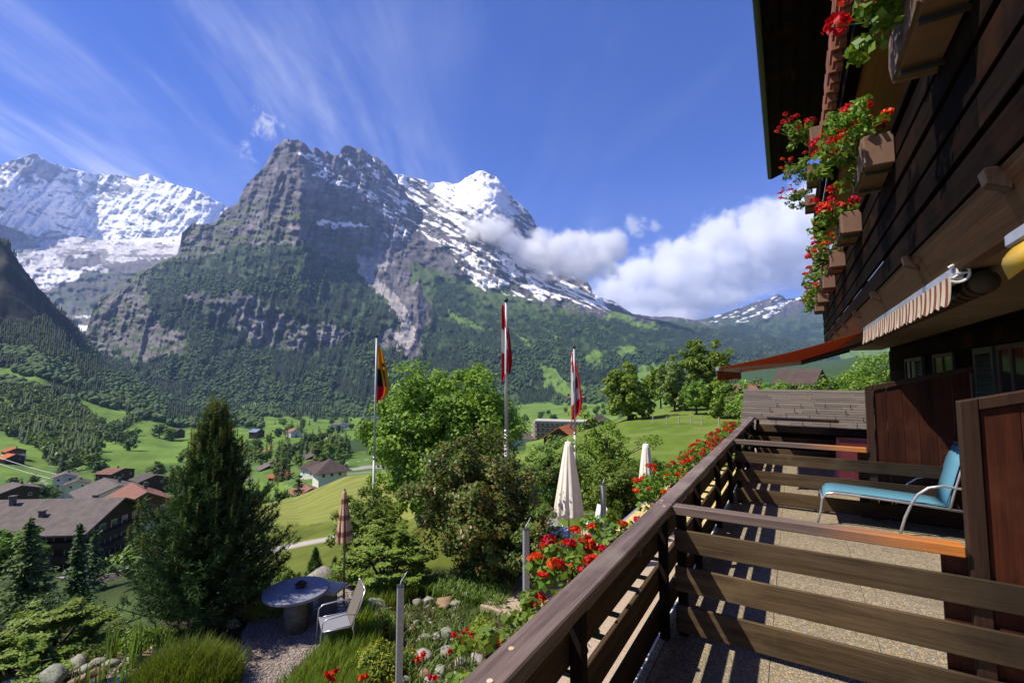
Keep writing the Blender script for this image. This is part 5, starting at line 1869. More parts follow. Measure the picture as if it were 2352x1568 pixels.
leaf_tree('bushy_tree', 'bright green bush behind the plank roof next to the plank screen', 1960, 33, .2, 4.2, 2.4, 2.0, 110, 80, .20, 49, L_maple, .1, .24, 10)
leaf_tree('bushy_tree', 'dark green bush at the foot of the dark barn behind the plank roof', 1725, 42, .2, 3.4, 2.0, 1.8, 80, 70, .24, 50, L_mid, .1, .24, 10)
leaf_tree('bushy_tree', 'taller rounded tree behind the plank roof against the wall corner', 2030, 40, .5, 6.2, 2.8, 2.5, 110, 70, .25, 51, L_maple, .14, .22, 12)

# ---- dark barn behind the plank roof
def gable_house(name, label, base, w, l, wall, roofh, rotz, wallm, roofm, over=.6, rise=None, cat='house', group=None, windows=0, chimney=True, winm=None, rows=1, base_m=None, base_h=0):
    """ridge along local y; w across, l along"""
    t = thing(name, label, cat, base, rotz, group)
    x, y = w / 2, l / 2
    m = MB()
    m.box(-x, x, -y, y, -6, wall)
    m.add([(-x, -y, wall), (x, -y, wall), (0, -y, wall + roofh * (1 - 0)), (-x, y, wall), (x, y, wall), (0, y, wall + roofh)], [(0, 1, 2), (5, 4, 3), (0, 2, 5, 3), (2, 1, 4, 5)])
    m.build('wall', wallm, t)
    if base_m:
        MB().box(-x - .06, x + .06, -y - .06, y + .06, -6, base_h).build('ground_floor', base_m, t)
    sl = roofh / x
    rf = MB()
    for s in (-1, 1):
        a = (0, -y - over, wall + roofh + .02)
        e = x + over
        rf.hexa([(0, -y - over, wall + roofh + .03), (s * e, -y - over, wall - over * sl + .03), (s * e, y + over, wall - over * sl + .03), (0, y + over, wall + roofh + .03),
                 (0, -y - over, wall + roofh + .26), (s * e, -y - over, wall - over * sl + .22), (s * e, y + over, wall - over * sl + .22), (0, y + over, wall + roofh + .26)])
    ro = rf.build('roof', roofm, t)
    if chimney:
        MB().box(x * .3 - .35, x * .3 + .35, y * .2 - .3, y * .2 + .3, wall + roofh * .4, wall + roofh + .9).build('chimney', m_chim, ro)
    if windows and winm:
        for rw in range(rows):
            for s in (-1, 1):
                for k in range(windows):
                    px = -x + w * (k + .5) / windows
                    z = wall * (rw + .35) / rows
                    f = MB().box(px - .55, px + .55, s * y - .06, s * y + .06, z, z + 1.2).build('window', winm, t)
                    MB().box(px - .42, px + .42, s * (y + .03) - .05, s * (y + .03) + .05, z + .12, z + 1.08).build('pane', m_pane, f)
                py = -y + l * (k + .5) / windows
            for s in (-1, 1):
                for k in range(windows):
                    py = -y + l * (k + .5) / windows
                    z = wall * (rw + .35) / rows
                    f = MB().box(s * x - .06, s * x + .06, py - .5, py + .5, z, z + 1.2).build('window', winm, t)
                    MB().box(s * (x + .03) - .05, s * (x + .03) + .05, py - .38, py + .38, z + .12, z + 1.08).build('pane', m_pane, f)
    return t


m_pane, Np, bp_ = principled('far_window_glass', .1, .5)
bp_.inputs['Base Color'].default_value = (.03, .035, .04, 1)
m_chim = mat_noise('chimney_masonry', (.14, .12, .11), (.09, .08, .075), 3, .9)
m_wwall = mat_noise('white_render', (.72, .69, .62), (.62, .59, .52), 1.2, .9, bmp=.1)
m_bwall = mat_wood('brown_log_wall', (.075, .04, .02), (.03, .017, .01), 1, .8, 3, .4)
m_owall = mat_wood('ochre_log_wall', (.18, .085, .035), (.09, .04, .018), 1, .8, 3, .4)
def roof_mat(name, a, b_, sc=2.2):
    m, N, b = principled(name, .8, .2)
    tc = N.node('ShaderNodeTexCoord')
    wv = N.node('ShaderNodeTexWave')
    wv.bands_direction = 'X'
    wv.inputs['Scale'].default_value = sc
    wv.inputs['Distortion'].default_value = .6
    N.l.new(tc.outputs['Object'], wv.inputs['Vector'])
    n = N.noise(tc.outputs['Object'], .8, 6, .65)
    col = N.mix(N.ramp(n, .3, .7), c4(a), c4(b_))
    col = N.mix(N.math('MULTIPLY', wv.outputs['Fac'], .35), col, (b_[0] * .5, b_[1] * .5, b_[2] * .5, 1))
    oi = N.node('ShaderNodeObjectInfo')
    hs = N.node('ShaderNodeHueSaturation')
    N.l.new(col, hs.inputs['Color'])
    N.l.new(N.math('ADD', N.math('MULTIPLY', oi.outputs['Random'], .5), .75), hs.inputs['Value'])
    N.l.new(hs.outputs[0], b.inputs['Base Color'])
    bump(N, b, wv.outputs['Fac'], .6, .05)
    return m
m_groof = roof_mat('grey_brown_roof', (.165, .138, .122), (.105, .086, .076))
m_droof = roof_mat('dark_brown_roof', (.12, .085, .07), (.075, .052, .045))
m_oroof = roof_mat('orange_tile_roof', (.46, .14, .05), (.34, .095, .035))
m_rroof = roof_mat('red_brown_roof', (.30, .145, .10), (.22, .105, .075))

t = gable_house('barn', 'dark wooden barn with a purple-brown roof under the red awning', V3(1838, 874, 44) - Vector((0, 0, 2.3)), 2.7, 2.7, 2.2, .95, rad(40), m_bwall, m_droof, .5, chimney=False, cat='barn')
t = gable_house('barn', 'small dark hut half hidden behind the fruit tree on the meadow', V3(1688, 930, 56) - Vector((0, 0, 1.2)), 4.2, 4.2, 2.2, 1.3, rad(70), m_bwall, m_rroof, .6, chimney=False, cat='barn')

# ---- meadow fence posts on the hill
fence_m = mat_noise('pale_fence_post', (.5, .45, .38), (.38, .33, .27), 8, .8)
FLAB = ['pale fence stake on the meadow just right of the round bushy tree', 'pale fence stake below the olive tree on the meadow', 'pale fence stake left of the forked fruit tree', 'pale fence stake right under the forked fruit tree', 'pale fence stake nearest the red flowers at the railing end', 'leftmost pale fence stake on the meadow, at the shoulder of the hill']
fp = MB().box(-.04, .04, -.04, .04, -.3, .75).mesh('fence_post', fence_m)
for k, (x, D) in enumerate(((1532, 42), (1560, 41.5), (1588, 41), (1612, 40.5), (1652, 40), (1500, 44))):
    o = link('fence_post', fp, None, place(x, D))
    tag(o, FLAB[k], 'fence post', 'fence stakes across the meadow')

# ---- stone table, bench, chair
granite = mat_noise('grey_granite', (.24, .25, .31), (.13, .14, .19), 45, .55, .4, bmp=.1, bdist=.001, detail=3)
pale_stone = mat_noise('pale_stone_slab', (.55, .47, .40), (.45, .38, .33), 10, .7)
tp = place(678, 8.65)
t = thing('stone_table', 'round grey granite table on a cylindrical stone foot on the gravel', 'table', tp)
MB().lathe([(.560, .685), (.577, .695), (.577, .735), (.565, .748)], 48).build('table_top', granite, t, bevel=.004)
MB().lathe([(.205, -.05), (.205, .684)], 28).build('foot', mat_noise('weathered_stone_foot', (.20, .19, .16), (.12, .12, .10), 12, .8), t, True)
pot = thing('planter_bowl', 'small dark bowl with a plant cushion in the middle of the stone table', 'bowl', tp + Vector((.04, .10, .748)))
MB().lathe([(.05, 0), (.09, .02), (.115, .055), (.10, .06)], 18).build('bowl', mat_noise('dark_clay', (.06, .035, .025), (.04, .025, .02), 12, .7), pot, True)
r_ = np.random.default_rng(5)
P_ = unit(r_.normal(size=(120, 3))) * .085
P_[:, 2] = np.abs(P_[:, 2]) * .8 + .045
V_, F_ = leaf_quads(P_, unit(P_), np.full(120, .05), r_)
link('plant', np_mesh('bowl_plant', V_, F_, mat_leaf('dark_red_leaf', (.06, .02, .012), (.10, .05, .02))), pot)

bp2 = place(728, 9.25)
t = thing('stone_bench', 'sunlit pale stone slab bench behind the round table', 'bench', bp2, rad(-12))
MB().box(-.62, .52, -.24, .24, .50, .56).build('slab', pale_stone, t, bevel=.008)
MB().box(-.45, -.2, -.16, .16, -.1, .498).build('support', granite, t, bevel=.008)
MB().box(.12, .34, -.16, .16, -.1, .498).build('support', granite, t, bevel=.008)

cp = place(772, 8.1)
t = thing('garden_chair', 'metal garden chair with a mesh back beside the round stone table', 'chair', cp, rad(118))
mesh_m = mat_noise('taupe_mesh', (.17, .15, .125), (.13, .115, .095), 90, .7, bmp=.1)
# local: x = sideways, y = forwards (seat towards +y)
for s in (-.27, .27):
    MB().tube([(s, -.20, .415), (s, -.33, .70), (s, -.42, .97)], .0125, 8).build('back_upright', alu, t, True)
    MB().tube([(s * 1.06, -.30, -.02), (s * 1.06, -.22, .40), (s * 1.05, -.28, .60), (s * 1.05, -.12, .645), (s * 1.05, .20, .63), (s * 1.05, .265, .58), (s * 1.06, .30, -.02)], .0125, 8).build('side_leg_and_arm', alu, t, True)
    MB().tube([(s, -.2, .415), (s, .27, .435)], .012, 8).build('seat_rail', alu, t, True)
MB().tube([(-.27, -.42, .97), (.27, -.42, .97)], .0125, 8).build('top_bar', alu, t, True)
MB().hexa([(-.255, -.205, .43), (.255, -.205, .43), (.255, -.408, .955), (-.255, -.408, .955), (-.255, -.197, .433), (.255, -.197, .433), (.255, -.40, .958), (-.255, -.40, .958)]).build('backrest', mesh_m, t)
MB().box(-.255, .255, -.19, .27, .428, .437).build('seat', mat_noise('pale_seat_mesh', (.26, .26, .29), (.20, .20, .23), 80, .6), t)

# ---- parasols
def folded_parasol(name, label, base, hpole, ctop, cbot, rtop, rbot, mat, nf=9, seed=1, polem=None, tiltx=0, waist=.0, cat='parasol'):
    t = thing(name, label, cat, base)
    t.rotation_euler = (0, tiltx, 0)
    r = random.Random(seed)
    ph = [r.uniform(-.3, .3) for _ in range(nf)]
    L = ctop - cbot
    prof = []
    for i in range(17):
        q = i / 16
        rr = lerp(rtop, rbot, q ** .85)
        if q > .93:
            rr *= 1.0 - .04
        prof.append((rr, ctop - L * q))
    prof = [(rtop * .5, ctop + .02)] + prof
    m = MB()
    n = 96
    for i, (rr, z) in enumerate(prof):
        for k in range(n):
            a = 2 * math.pi * k / n
            q = max(0, (i - 1) / 16)
            fo = 1 + (.02 + .075 * q) * math.sin(nf * a + .25 * math.sin(2 * a) + ph[int(a / 6.2832 * nf) % nf] * .0) + .03 * q * math.sin(23 * a + i * .1)
            zz = z + (.03 * math.sin(nf * a + 1.3) if i == len(prof) - 1 else 0)
            m.v.append((rr * fo * math.cos(a), rr * fo * math.sin(a), zz))
    for i in range(len(prof) - 1):
        for k in range(n):
            m.f.append((i * n + k, (i + 1) * n + k, (i + 1) * n + (k + 1) % n, i * n + (k + 1) % n))
    m.f.append(tuple(range(n)))
    m.build('canopy', mat, t, True)
    MB().tube([(0, 0, -.05), (0, 0, ctop + .01)], .022, 10).build('pole', polem or alu, t, True)
    MB().lathe([(.02, 0), (.022, .03), (.012, .05)], 10, (0, 0, ctop + .02)).build('finial', polem or alu, t, True)
    return t


cream = mat_noise('cream_canvas', (.84, .79, .69), (.78, .73, .63), 6, .85, .2, bmp=.1)
pb_ = place(1308, 11.2)
ct = (CY_ := 0)
def zat(y, D):
    return V3(1176, y, D * (1.035 if D < 20 else 1.0)).z
folded_parasol('parasol', 'larger folded cream parasol standing on the patio left of the flower-hung railing', pb_, 0, zat(1015, 11.2) - pb_.z, zat(1182, 11.2) - pb_.z, .075, .36, cream, 12, 4)
pb2 = place(1487, 15.5)
folded_parasol('parasol', 'slimmer folded cream parasol farther right, partly behind red flowers', pb2, 0, zat(1020, 15.5) - pb2.z, zat(1165, 15.5) - pb2.z, .10, .34, cream, 12, 5)
# tartan one
m, N, b = principled('tartan_canvas', .85, .2)
tc = N.node('ShaderNodeTexCoord')
sp = N.node('ShaderNodeSeparateXYZ')
N.l.new(tc.outputs['Object'], sp.inputs[0])
ang = N.math('ARCTAN2', sp.outputs[1], sp.outputs[0])
fa = N.math('FRACT', N.math('ADD', N.math('MULTIPLY', ang, 8 / 6.2832), 4.2))
fz = N.math('FRACT', N.math('MULTIPLY', sp.outputs[2], 3.1))
col = N.mix(N.math('GREATER_THAN', fa, .55), (.78, .66, .48, 1), (.42, .16, .08, 1))
col = N.mix(N.math('GREATER_THAN', N.math('ABSOLUTE', N.math('SUBTRACT', fa, .3)), .12), (.52, .32, .18, 1), col)
col = N.mix(N.math('MULTIPLY', N.ramp(N.math('ABSOLUTE', N.math('SUBTRACT', fz, .5)), .22, .10), .75), col, (.10, .022, .016, 1))
N.l.new(col, b.inputs['Base Color'])
tartan = m
pb3 = place(790, 9.6)
folded_parasol('parasol', 'folded brown and cream checked parasol on a thin pole beside the stone table', pb3, 0, zat(1128, 9.6) - pb3.z, zat(1242, 9.6) - pb3.z, .035, .165, tartan, 8, 6, mat_noise('dull_pole', (.25, .25, .22), (.2, .2, .18), 9, .5, metal=.3), rad(-1.2))

# ---- galvanised posts with a bent hook on top
def metal_post(x, ytop, D, label, wd=.085):
    p = place(x, D)
    h = zat(ytop, D) - p.z
    t = thing('metal_post', label, 'post', p, rad(random.uniform(10, 40)), 'galvanised posts in the garden')
    MB().box(-wd / 2, wd / 2, -wd / 2, wd / 2, -.3, h).build('tube', steel_galv, t, bevel=.006)
    MB().box(-wd / 2 - .006, wd / 2 + .006, -wd / 2 - .006, wd / 2 + .006, h + .001, h + .012).build('cap', black_iron, t, bevel=.003)
    MB().tube([(0, 0, h + .012), (.01, .02, h + .05), (.05, .03, h + .10), (.085, .03, h + .16)], [.012, .010, .009, .006], 6).build('hook', steel_galv, t, True)


metal_post(914, 1345, 6.1, 'galvanised steel post among the flowers in front of the pond, nearest of its kind')
metal_post(1209, 1215, 6.9, 'galvanised steel post whose foot is hidden by the railing cap')
metal_post(1388, 1113, 11.2, 'short-looking galvanised post right of the larger cream parasol', .10)

# ---- flagpoles and flags
white_pole = mat_noise('white_pole_paint', (.62, .63, .62), (.52, .53, .52), 7, .35, .5, bmp=.05)
def flagpole(x, ytop, D, label, rad_):
    p = place(x, D)
    h = zat(ytop, D) - p.z
    t = thing('flagpole', label, 'flagpole', p, 0, 'flagpoles')
    MB().tube([(0, 0, -.2), (0, 0, h * .45)], rad_, 14).build('lower_pole', white_pole, t, True)
    MB().tube([(0, 0, h * .45), (0, 0, h - .05)], [rad_ * .86, rad_ * .72], 14).build('upper_pole', white_pole, t, True)
    MB().tube([(0, 0, h * .448), (0, 0, h * .462)], rad_ * 1.12, 14).build('collar', alu, t, True)
    MB().lathe([(rad_ * .7, -.05), (rad_ * 1.3, -.03), (rad_ * 1.35, .02), (rad_ * .8, .06), (rad_ * .3, .075)], 14, (0, 0, h)).build('finial', black_iron, t, True)
    MB().tube([(rad_ * 1.35, -.02, .3), (rad_ * 1.2, -.02, h - .1)], .006, 4).build('rope', alu, t)
    return p, h


def hanging_flag(p, pr, ztop, zbot, width, colorfn, label, seed, side=1, skew=0.0, top_w=.05, mid_w=None):
    """cloth hanging limp along the pole: gathered folds, widest low down"""
    r = random.Random(seed)
    nu, nv = 34, 46
    L = ztop - zbot
    V, C = [], []
    for j in range(nv + 1):
        t = j / nv
        wdt = np.interp(t, [0, .12, .4, .7, .86, 1], [top_w, .45, .8, 1.0, .85, .22]) * width
        drop = np.interp(t, [0, 1], [0, 1]) * L
        for i in range(nu + 1):
            s = i / nu
            x = s * wdt + skew * t * width * .2
            y = .085 * width * 2.2 * math.sin(s * 9.5 + 1.1 * t + seed) * (.25 + .75 * s) * min(1, t * 4 + .15)
            z = ztop - p.z - drop * (1 - .10 * s * (1 - t)) - .06 * L * s * math.sin(t * math.pi) + (.10 * L * s * (t > .999) * .3)
            if t > .8:
                z += .25 * L * (t - .8) * (s - .35)
            V.append((side * x, y, z))
            C.append(colorfn(s, t))
    F = []
    for j in range(nv):
        for i in range(nu):
            a = j * (nu + 1) + i
            F.append((a, a + nu + 1, a + nu + 2, a + 1))
    me = np_mesh('flag_cloth', np.array(V), np.array(F), m_flag, True, np.array(C))
    o = link('flag', me, None, p + Vector((side * pr, -.0, 0)))
    o.modifiers.new('thick', 'SOLIDIFY').thickness = .004
    tag(o, label, 'flag')
    return o


m_flag, N, b = principled('flag_fabric', .7, .2)
at = N.node('ShaderNodeVertexColor')
at.layer_name = 'Col'
N.l.new(at.outputs[0], b.inputs['Base Color'])
tr = N.node('ShaderNodeBsdfTranslucent')
N.l.new(at.outputs[0], tr.inputs[0])
mx = N.node('ShaderNodeMixShader')
mx.inputs[0].default_value = .3
out = [q for q in N.n if q.type == 'OUTPUT_MATERIAL'][0]
N.l.new(b.outputs[0], mx.inputs[1])
N.l.new(tr.outputs[0], mx.inputs[2])
N.l.new(mx.outputs[0], out.inputs[0])
RED, WHT, YEL, BLK = (.55, .012, .02), (.78, .76, .74), (.80, .36, .012), (.012, .011, .011)


def bern(s, t):
    if t < .40 or s > .80:
        return BLK if .30 < t < .36 and .5 < s < .9 else YEL
    if t < .70:
        if .32 < s < .62:
            return YEL if abs((t - .3) * .7 + .33 - s) < .10 else BLK
        return BLK if s <= .32 or s < .8 else (YEL if t > .5 else BLK)
    if s > .72:
        return YEL
    return RED


def swiss(s, t):
    if s < .30 and .32 < t < .62:
        return WHT
    if .40 < s < .62 and .42 < t < .56:
        return WHT
    return RED


def grindel(s, t):
    band = t + .18 * s
    if band < .09 or .17 < band < .34:
        return RED if s > .12 or band < .2 else WHT
    if .46 < band < .62 and .22 < s < .75:
        return BLK
    if .34 < band < .78:
        if s > .78:
            return RED
        return WHT if not (.62 < band and s > .45 and s < .55) else BLK
    if band <= .17:
        return WHT
    return RED


p, h = flagpole(854, 772, 17.0, 'slim white flagpole carrying the yellow, black and red flag', .042)
hanging_flag(p, .05, zat(792, 17.0), zat(926, 17.0), .46, bern, 'limp yellow, black and red cantonal flag on the left pole', 3)
p, h = flagpole(1162, 690, 13.0, 'tallest white flagpole, in the middle, carrying the red flag with a white cross', .05)
hanging_flag(p, -.13, zat(700, 13.0), zat(878, 13.0), .31, swiss, 'limp red flag with a white cross on the middle pole', 5, top_w=.25)
p, h = flagpole(1322, 797, 16.5, 'white flagpole behind the larger cream parasol', .042)
hanging_flag(p, -.12, zat(808, 16.5), zat(968, 16.5), .40, grindel, 'limp red and white flag with a black emblem on the right pole', 8, top_w=.2)

# ---- patio paving
pv = MB().box(-5.6, -.62, 8.0, 19, -.30, .02).box(-3.6, -.62, 3.0, 7.99, -.30, .02)
o = pv.build('patio', mat_noise('sandy_patio_gravel', (.46, .36, .27), (.34, .265, .19), 30, .9, bmp=.4, bdist=.01), None, False, (0, 0, 0), loc=BW(0, 0, -4.655), rot=(0, 0, BROT))
o['kind'] = 'structure'

# ---- patio furniture under and round the parasol
whitep = mat_noise('white_plastic', (.78, .77, .74), (.72, .71, .68), 9, .4)
def patio_table(x, D, label):
    p = place(x, D, .03)
    t = thing('patio_table', label, 'table', p)
    MB().lathe([(.46, .70), (.47, .71), (.47, .725), (.46, .735)], 32).build('table_top', mat_noise('pale_table_top', (.5, .5, .52), (.42, .42, .45), 12, .5), t)
    for a in (.7, 2.27, 3.84, 5.41):
        MB().tube([(.36 * math.cos(a), .36 * math.sin(a), .70), (.40 * math.cos(a), .40 * math.sin(a), 0)], .015, 6).build('leg', alu, t, True)


def patio_chair(x, D, rz, label, mseat):
    p = place(x, D, .03)
    t = thing('patio_chair', label, 'chair', p, rz)
    MB().box(-.24, .24, -.22, .24, .42, .445).build('seat', mseat, t, bevel=.008)
    MB().hexa([(-.24, -.24, .50), (.24, -.24, .50), (.24, -.215, .50), (-.24, -.215, .50), (-.23, -.34, .88), (.23, -.34, .88), (.23, -.315, .88), (-.23, -.315, .88)]).build('backrest', mseat, t, bevel=.006)
    for sx in (-.22, .22):
        MB().tube([(sx, -.20, .42), (sx, -.235, .5), (sx, -.33, .88)], .011, 6).build('back_upright', alu, t, True)
        for sy in (-.2, .22):
            MB().tube([(sx, sy, .42), (sx * 1.1, sy * 1.15, 0)], .012, 6).build('leg', alu, t, True)
        MB().tube([(sx * 1.1, -.25, .63), (sx * 1.12, .2, .63), (sx * 1.1, .24, .42)], .011, 6).build('armrest', alu, t, True)


patio_table(1292, 11.6, 'pale round table under the larger cream parasol')
patio_chair(1248, 11.4, rad(-80), 'white chair left of the table under the cream parasol', whitep)
patio_chair(1322, 10.8, rad(10), 'blue-seated chair in front of the table under the cream parasol', mat_noise('royal_blue_cushion', (.02, .035, .30), (.02, .03, .22), 9, .7))
patio_chair(1268, 12.6, rad(190), 'white chair behind the table under the cream parasol', whitep)
patio_chair(1365, 13.2, rad(120), 'white chair right of the cream parasol near the flower pots', whitep)
patio_chair(1238, 13.2, rad(60), 'white chair farthest left in the shade of the rusty shrub', whitep)
potm = mat_noise('blue_glazed_pot', (.012, .05, .20), (.01, .035, .14), 6, .25, .6)


def potted(x, D, label, seed):
    p = place(x, D, .03)
    t = thing('flower_pot', label, 'flower pot', p)
    MB().lathe([(.10, 0), (.15, .12), (.17, .27), (.18, .29), (.16, .295)], 20).build('pot', potm, t, True)
    me, C = crown_mesh('pot_plant', L_lime if seed % 2 else L_green, .26, .62, .24, .24, 26, 22, .10, seed, .3)
    link('plant', me, t)


potted(1388, 12.2, 'blue glazed pot with a leafy green plant right of the larger cream parasol', 3)
potted(1412, 13.6, 'blue glazed pot farther right, beside the short galvanised post', 5)
potted(1370, 12.9, 'blue glazed pot with lighter leaves behind the other pots', 8)
# ================================================================ STONES, FLOWERS, FLOWER BOXES
def yD(y, z=-4.68):
    a, b, c = ray(0, y)
    return float(z * b / c)


stone_mats = [mat_noise('pale_boulder', (.40, .365, .32), (.20, .18, .155), 9, .85, bmp=.5, bdist=.02, objrand=.3),
              mat_noise('brown_boulder', (.34, .22, .13), (.20, .14, .09), 9, .85, bmp=.5, bdist=.02, objrand=.3),
              mat_noise('mossy_grey_boulder', (.36, .36, .31), (.16, .19, .10), 7, .85, bmp=.5, bdist=.02, objrand=.3)]


def rock_mesh(seed):
    bm = bmesh.new()
    bmesh.ops.create_icosphere(bm, subdivisions=3, radius=1)
    r = random.Random(seed)
    ox, oy = r.uniform(0, 50), r.uniform(0, 50)
    cuts = [(Vector((r.uniform(-1, 1), r.uniform(-1, 1), r.uniform(-.2, 1))).normalized(), r.uniform(.55, .9)) for _ in range(5)]
    for v in bm.verts:
        c = v.co
        n = float(fbm(np.array([c.x * 1.1 + ox + c.z]), np.array([c.y * 1.1 + oy - c.z * .7]), 3, seed)[0])
        c *= 1 + .22 * n
        for nn, d in cuts:
            e = c.dot(nn) - d
            if e > 0:
                c -= nn * e * .85
        v.co = c
    me = bpy.data.meshes.new('stone')
    bm.to_mesh(me)
    bm.free()
    me.polygons.foreach_set('use_smooth', [True] * len(me.polygons))
    return me


rocks_me = [[rock_mesh(100 + k) for k in range(4)] for _ in range(3)]
for mi in range(3):
    for k in range(4):
        if mi:
            rocks_me[mi][k] = rocks_me[0][k].copy()
        rocks_me[mi][k].materials.clear()
        rocks_me[mi][k].materials.append(stone_mats[mi])

# (x, y of the middle, width in photo pixels, material, label)
NAMED = [(114, 1546, 78, 2, 'large mossy grey boulder at the pond edge, biggest in the bottom left corner'), (66, 1552, 46, 1, 'brown boulder left of the large mossy boulder'), (30, 1560, 44, 0, 'pale boulder at the bottom left corner'),
         (60, 1528, 30, 1, 'small tan stone above the brown boulder at the pond'), (175, 1508, 46, 0, 'pale flat stone right under the broad juniper'), (198, 1522, 30, 2, 'round grey stone below the pale flat stone'),
         (222, 1503, 34, 0, 'whitish stone among the iris leaves'), (222, 1532, 32, 1, 'rust-brown stone at the pond rim'), (254, 1508, 36, 2, 'grey stone between two iris clumps'), (250, 1478, 30, 0, 'small white stone highest behind the iris clumps'),
         (192, 1545, 26, 1, 'orange-brown stone touching the pond water, left'), (168, 1556, 30, 1, 'brown stone at the lower pond rim'), (344, 1496, 46, 1, 'tan boulder with a pale top beside the tall grass mound'), (356, 1480, 34, 0, 'pale stone behind the tan boulder'), (300, 1500, 26, 2, 'small grey stone in the iris bed'),
         (284, 1524, 28, 1, 'dark brown stone near the water on the right'), (362, 1462, 26, 2, 'little stone at the foot of the pine shade'),
         (977, 1458, 34, 0, 'oval pale stone at the stream bend'), (1001, 1455, 24, 0, 'small pale stone right beside the oval stone'), (1026, 1449, 32, 2, 'bluish grey stone above the red lilies'), (974, 1503, 48, 0, 'pinkish pale boulder behind the red lily stems'),
         (1027, 1493, 40, 0, 'low pale stone under the red lily cluster'), (1104, 1487, 52, 1, 'brown boulder right of the red lily cluster'), (1140, 1464, 58, 0, 'big pale rock against the railing cap'), (1056, 1516, 34, 0, 'round whitish stone below the red lilies'),
         (1096, 1512, 44, 0, 'pale stone close to the railing cap'), (1021, 1376, 46, 1, 'hollow tufa rock at the top of the little stream'), (985, 1372, 30, 0, 'grey-white stone left of the tufa rock'), (960, 1378, 28, 0, 'small stone farthest left at the stream head'),
         (1070, 1362, 30, 0, 'pale stone in the shade above the lime green plant'), (1045, 1380, 26, 2, 'grey stone right of the tufa rock'), (862, 1396, 66, 2, 'long flat grey rock behind the yellow spurge'), (726, 1306, 88, 0, 'large pale rock behind the stone table'),
         (828, 1376, 34, 2, 'upright grey rock behind the garden chair'), (945, 1440, 22, 1, 'small brown stone left of the oval stream stone'), (955, 1425, 20, 2, 'small grey stone at the stream curve'), (935, 1432, 20, 0, 'tiny pale stone near the nearest steel post'),
         (1012, 1535, 36, 2, 'grey stone at the bottom between lily stems'), (975, 1545, 34, 1, 'brown stone by the nearest steel post'), (1040, 1552, 40, 0, 'pale stone at the bottom edge near the railing'), (930, 1560, 30, 0, 'pale stone at the foot of the nearest steel post'), (985, 1562, 34, 0, 'whitish stone lowest in the flower bed')]
for k, (x, y, w, mi, lab) in enumerate(NAMED):
    D = yD(y + w * .12)
    s = w / FOC * D / 2
    r = random.Random(k)
    p = gpt(x, D)
    o = link('stone', rocks_me[mi][k % 4], None, p + Vector((0, 0, s * .22)), (r.uniform(-.2, .2), r.uniform(-.2, .2), r.uniform(0, 6.28)), (s * 1.05, s * r.uniform(.75, .95), s * r.uniform(.55, .72)))
    tag(o, lab, 'stone', 'stones round the garden pond and stream')

# pebbles (uncountable) along the pond and the stream
r_ = np.random.default_rng(8)
def poly_pts(poly, n, r):
    poly = np.array(poly, float)
    out = []
    while len(out) < n:
        q = poly.min(0) + (poly.max(0) - poly.min(0)) * r.random(2)
        if inpoly(np.array([q[0]]), np.array([q[1]]), [tuple(t) for t in poly])[0]:
            out.append(q)
    return np.array(out)


def ground_pts(poly, n, r, z=-4.68):
    q = poly_pts(poly, n, r)
    D = np.array([yD(b, z) for b in q[:, 1]])
    X = (q[:, 0] - CX) * (D * _cp + z * _sp) / FOC
    return np.stack([X, D, gz(X, D)], -1)


bm = bmesh.new()
bmesh.ops.create_icosphere(bm, subdivisions=1, radius=1)
iv = np.array([v.co[:] for v in bm.verts])
if_ = np.array([[v.index for v in f.verts] for f in bm.faces])
bm.free()
PB = np.concatenate([ground_pts([(20, 1580), (150, 1500), (260, 1470), (380, 1470), (400, 1500), (300, 1580)], 420, r_), ground_pts([(930, 1400), (1040, 1360), (1060, 1420), (1140, 1440), (1110, 1530), (1000, 1600), (900, 1600), (940, 1470)], 520, r_)])
sz = .012 + .035 * r_.random(len(PB)) ** 2
Vp = iv[None] * (1 + .3 * (r_.random((len(PB), len(iv), 1)) - .5)) * (sz[:, None, None] * np.array([1.1, .9, .6])) + PB[:, None, :]
o = link('pebbles', np_mesh('pebbles', Vp.reshape(-1, 3), (if_[None] + (np.arange(len(PB)) * len(iv))[:, None, None]).reshape(-1, 3), mat_leaf('pebble_stone', (.40, .33, .26), (.20, .15, .11), (.5, .47, .43), trans=0, rough=.8), True))
tag(o, 'loose pebbles along the garden pond and stream', 'pebbles', kind='stuff')
# gravel chips on the path
PB = ground_pts([(530, 1600), (552, 1490), (600, 1380), (650, 1335), (790, 1335), (815, 1400), (740, 1480), (670, 1540), (640, 1600)], 5200, r_)
sz = .010 + .014 * r_.random(len(PB))
Vp = iv[None, :, :] * (1 + .4 * (r_.random((len(PB), len(iv), 1)) - .5)) * (sz[:, None, None] * np.array([1.1, .9, .7])) + PB[:, None, :]
o = link('gravel', np_mesh('gravel', Vp.reshape(-1, 3), (if_[None] + (np.arange(len(PB)) * len(iv))[:, None, None]).reshape(-1, 3), mat_leaf('gravel_chip', (.33, .27, .225), (.20, .165, .135), (.45, .39, .33), trans=0, rough=.9)))
tag(o, 'grey-brown gravel round the stone table', 'gravel', kind='stuff')

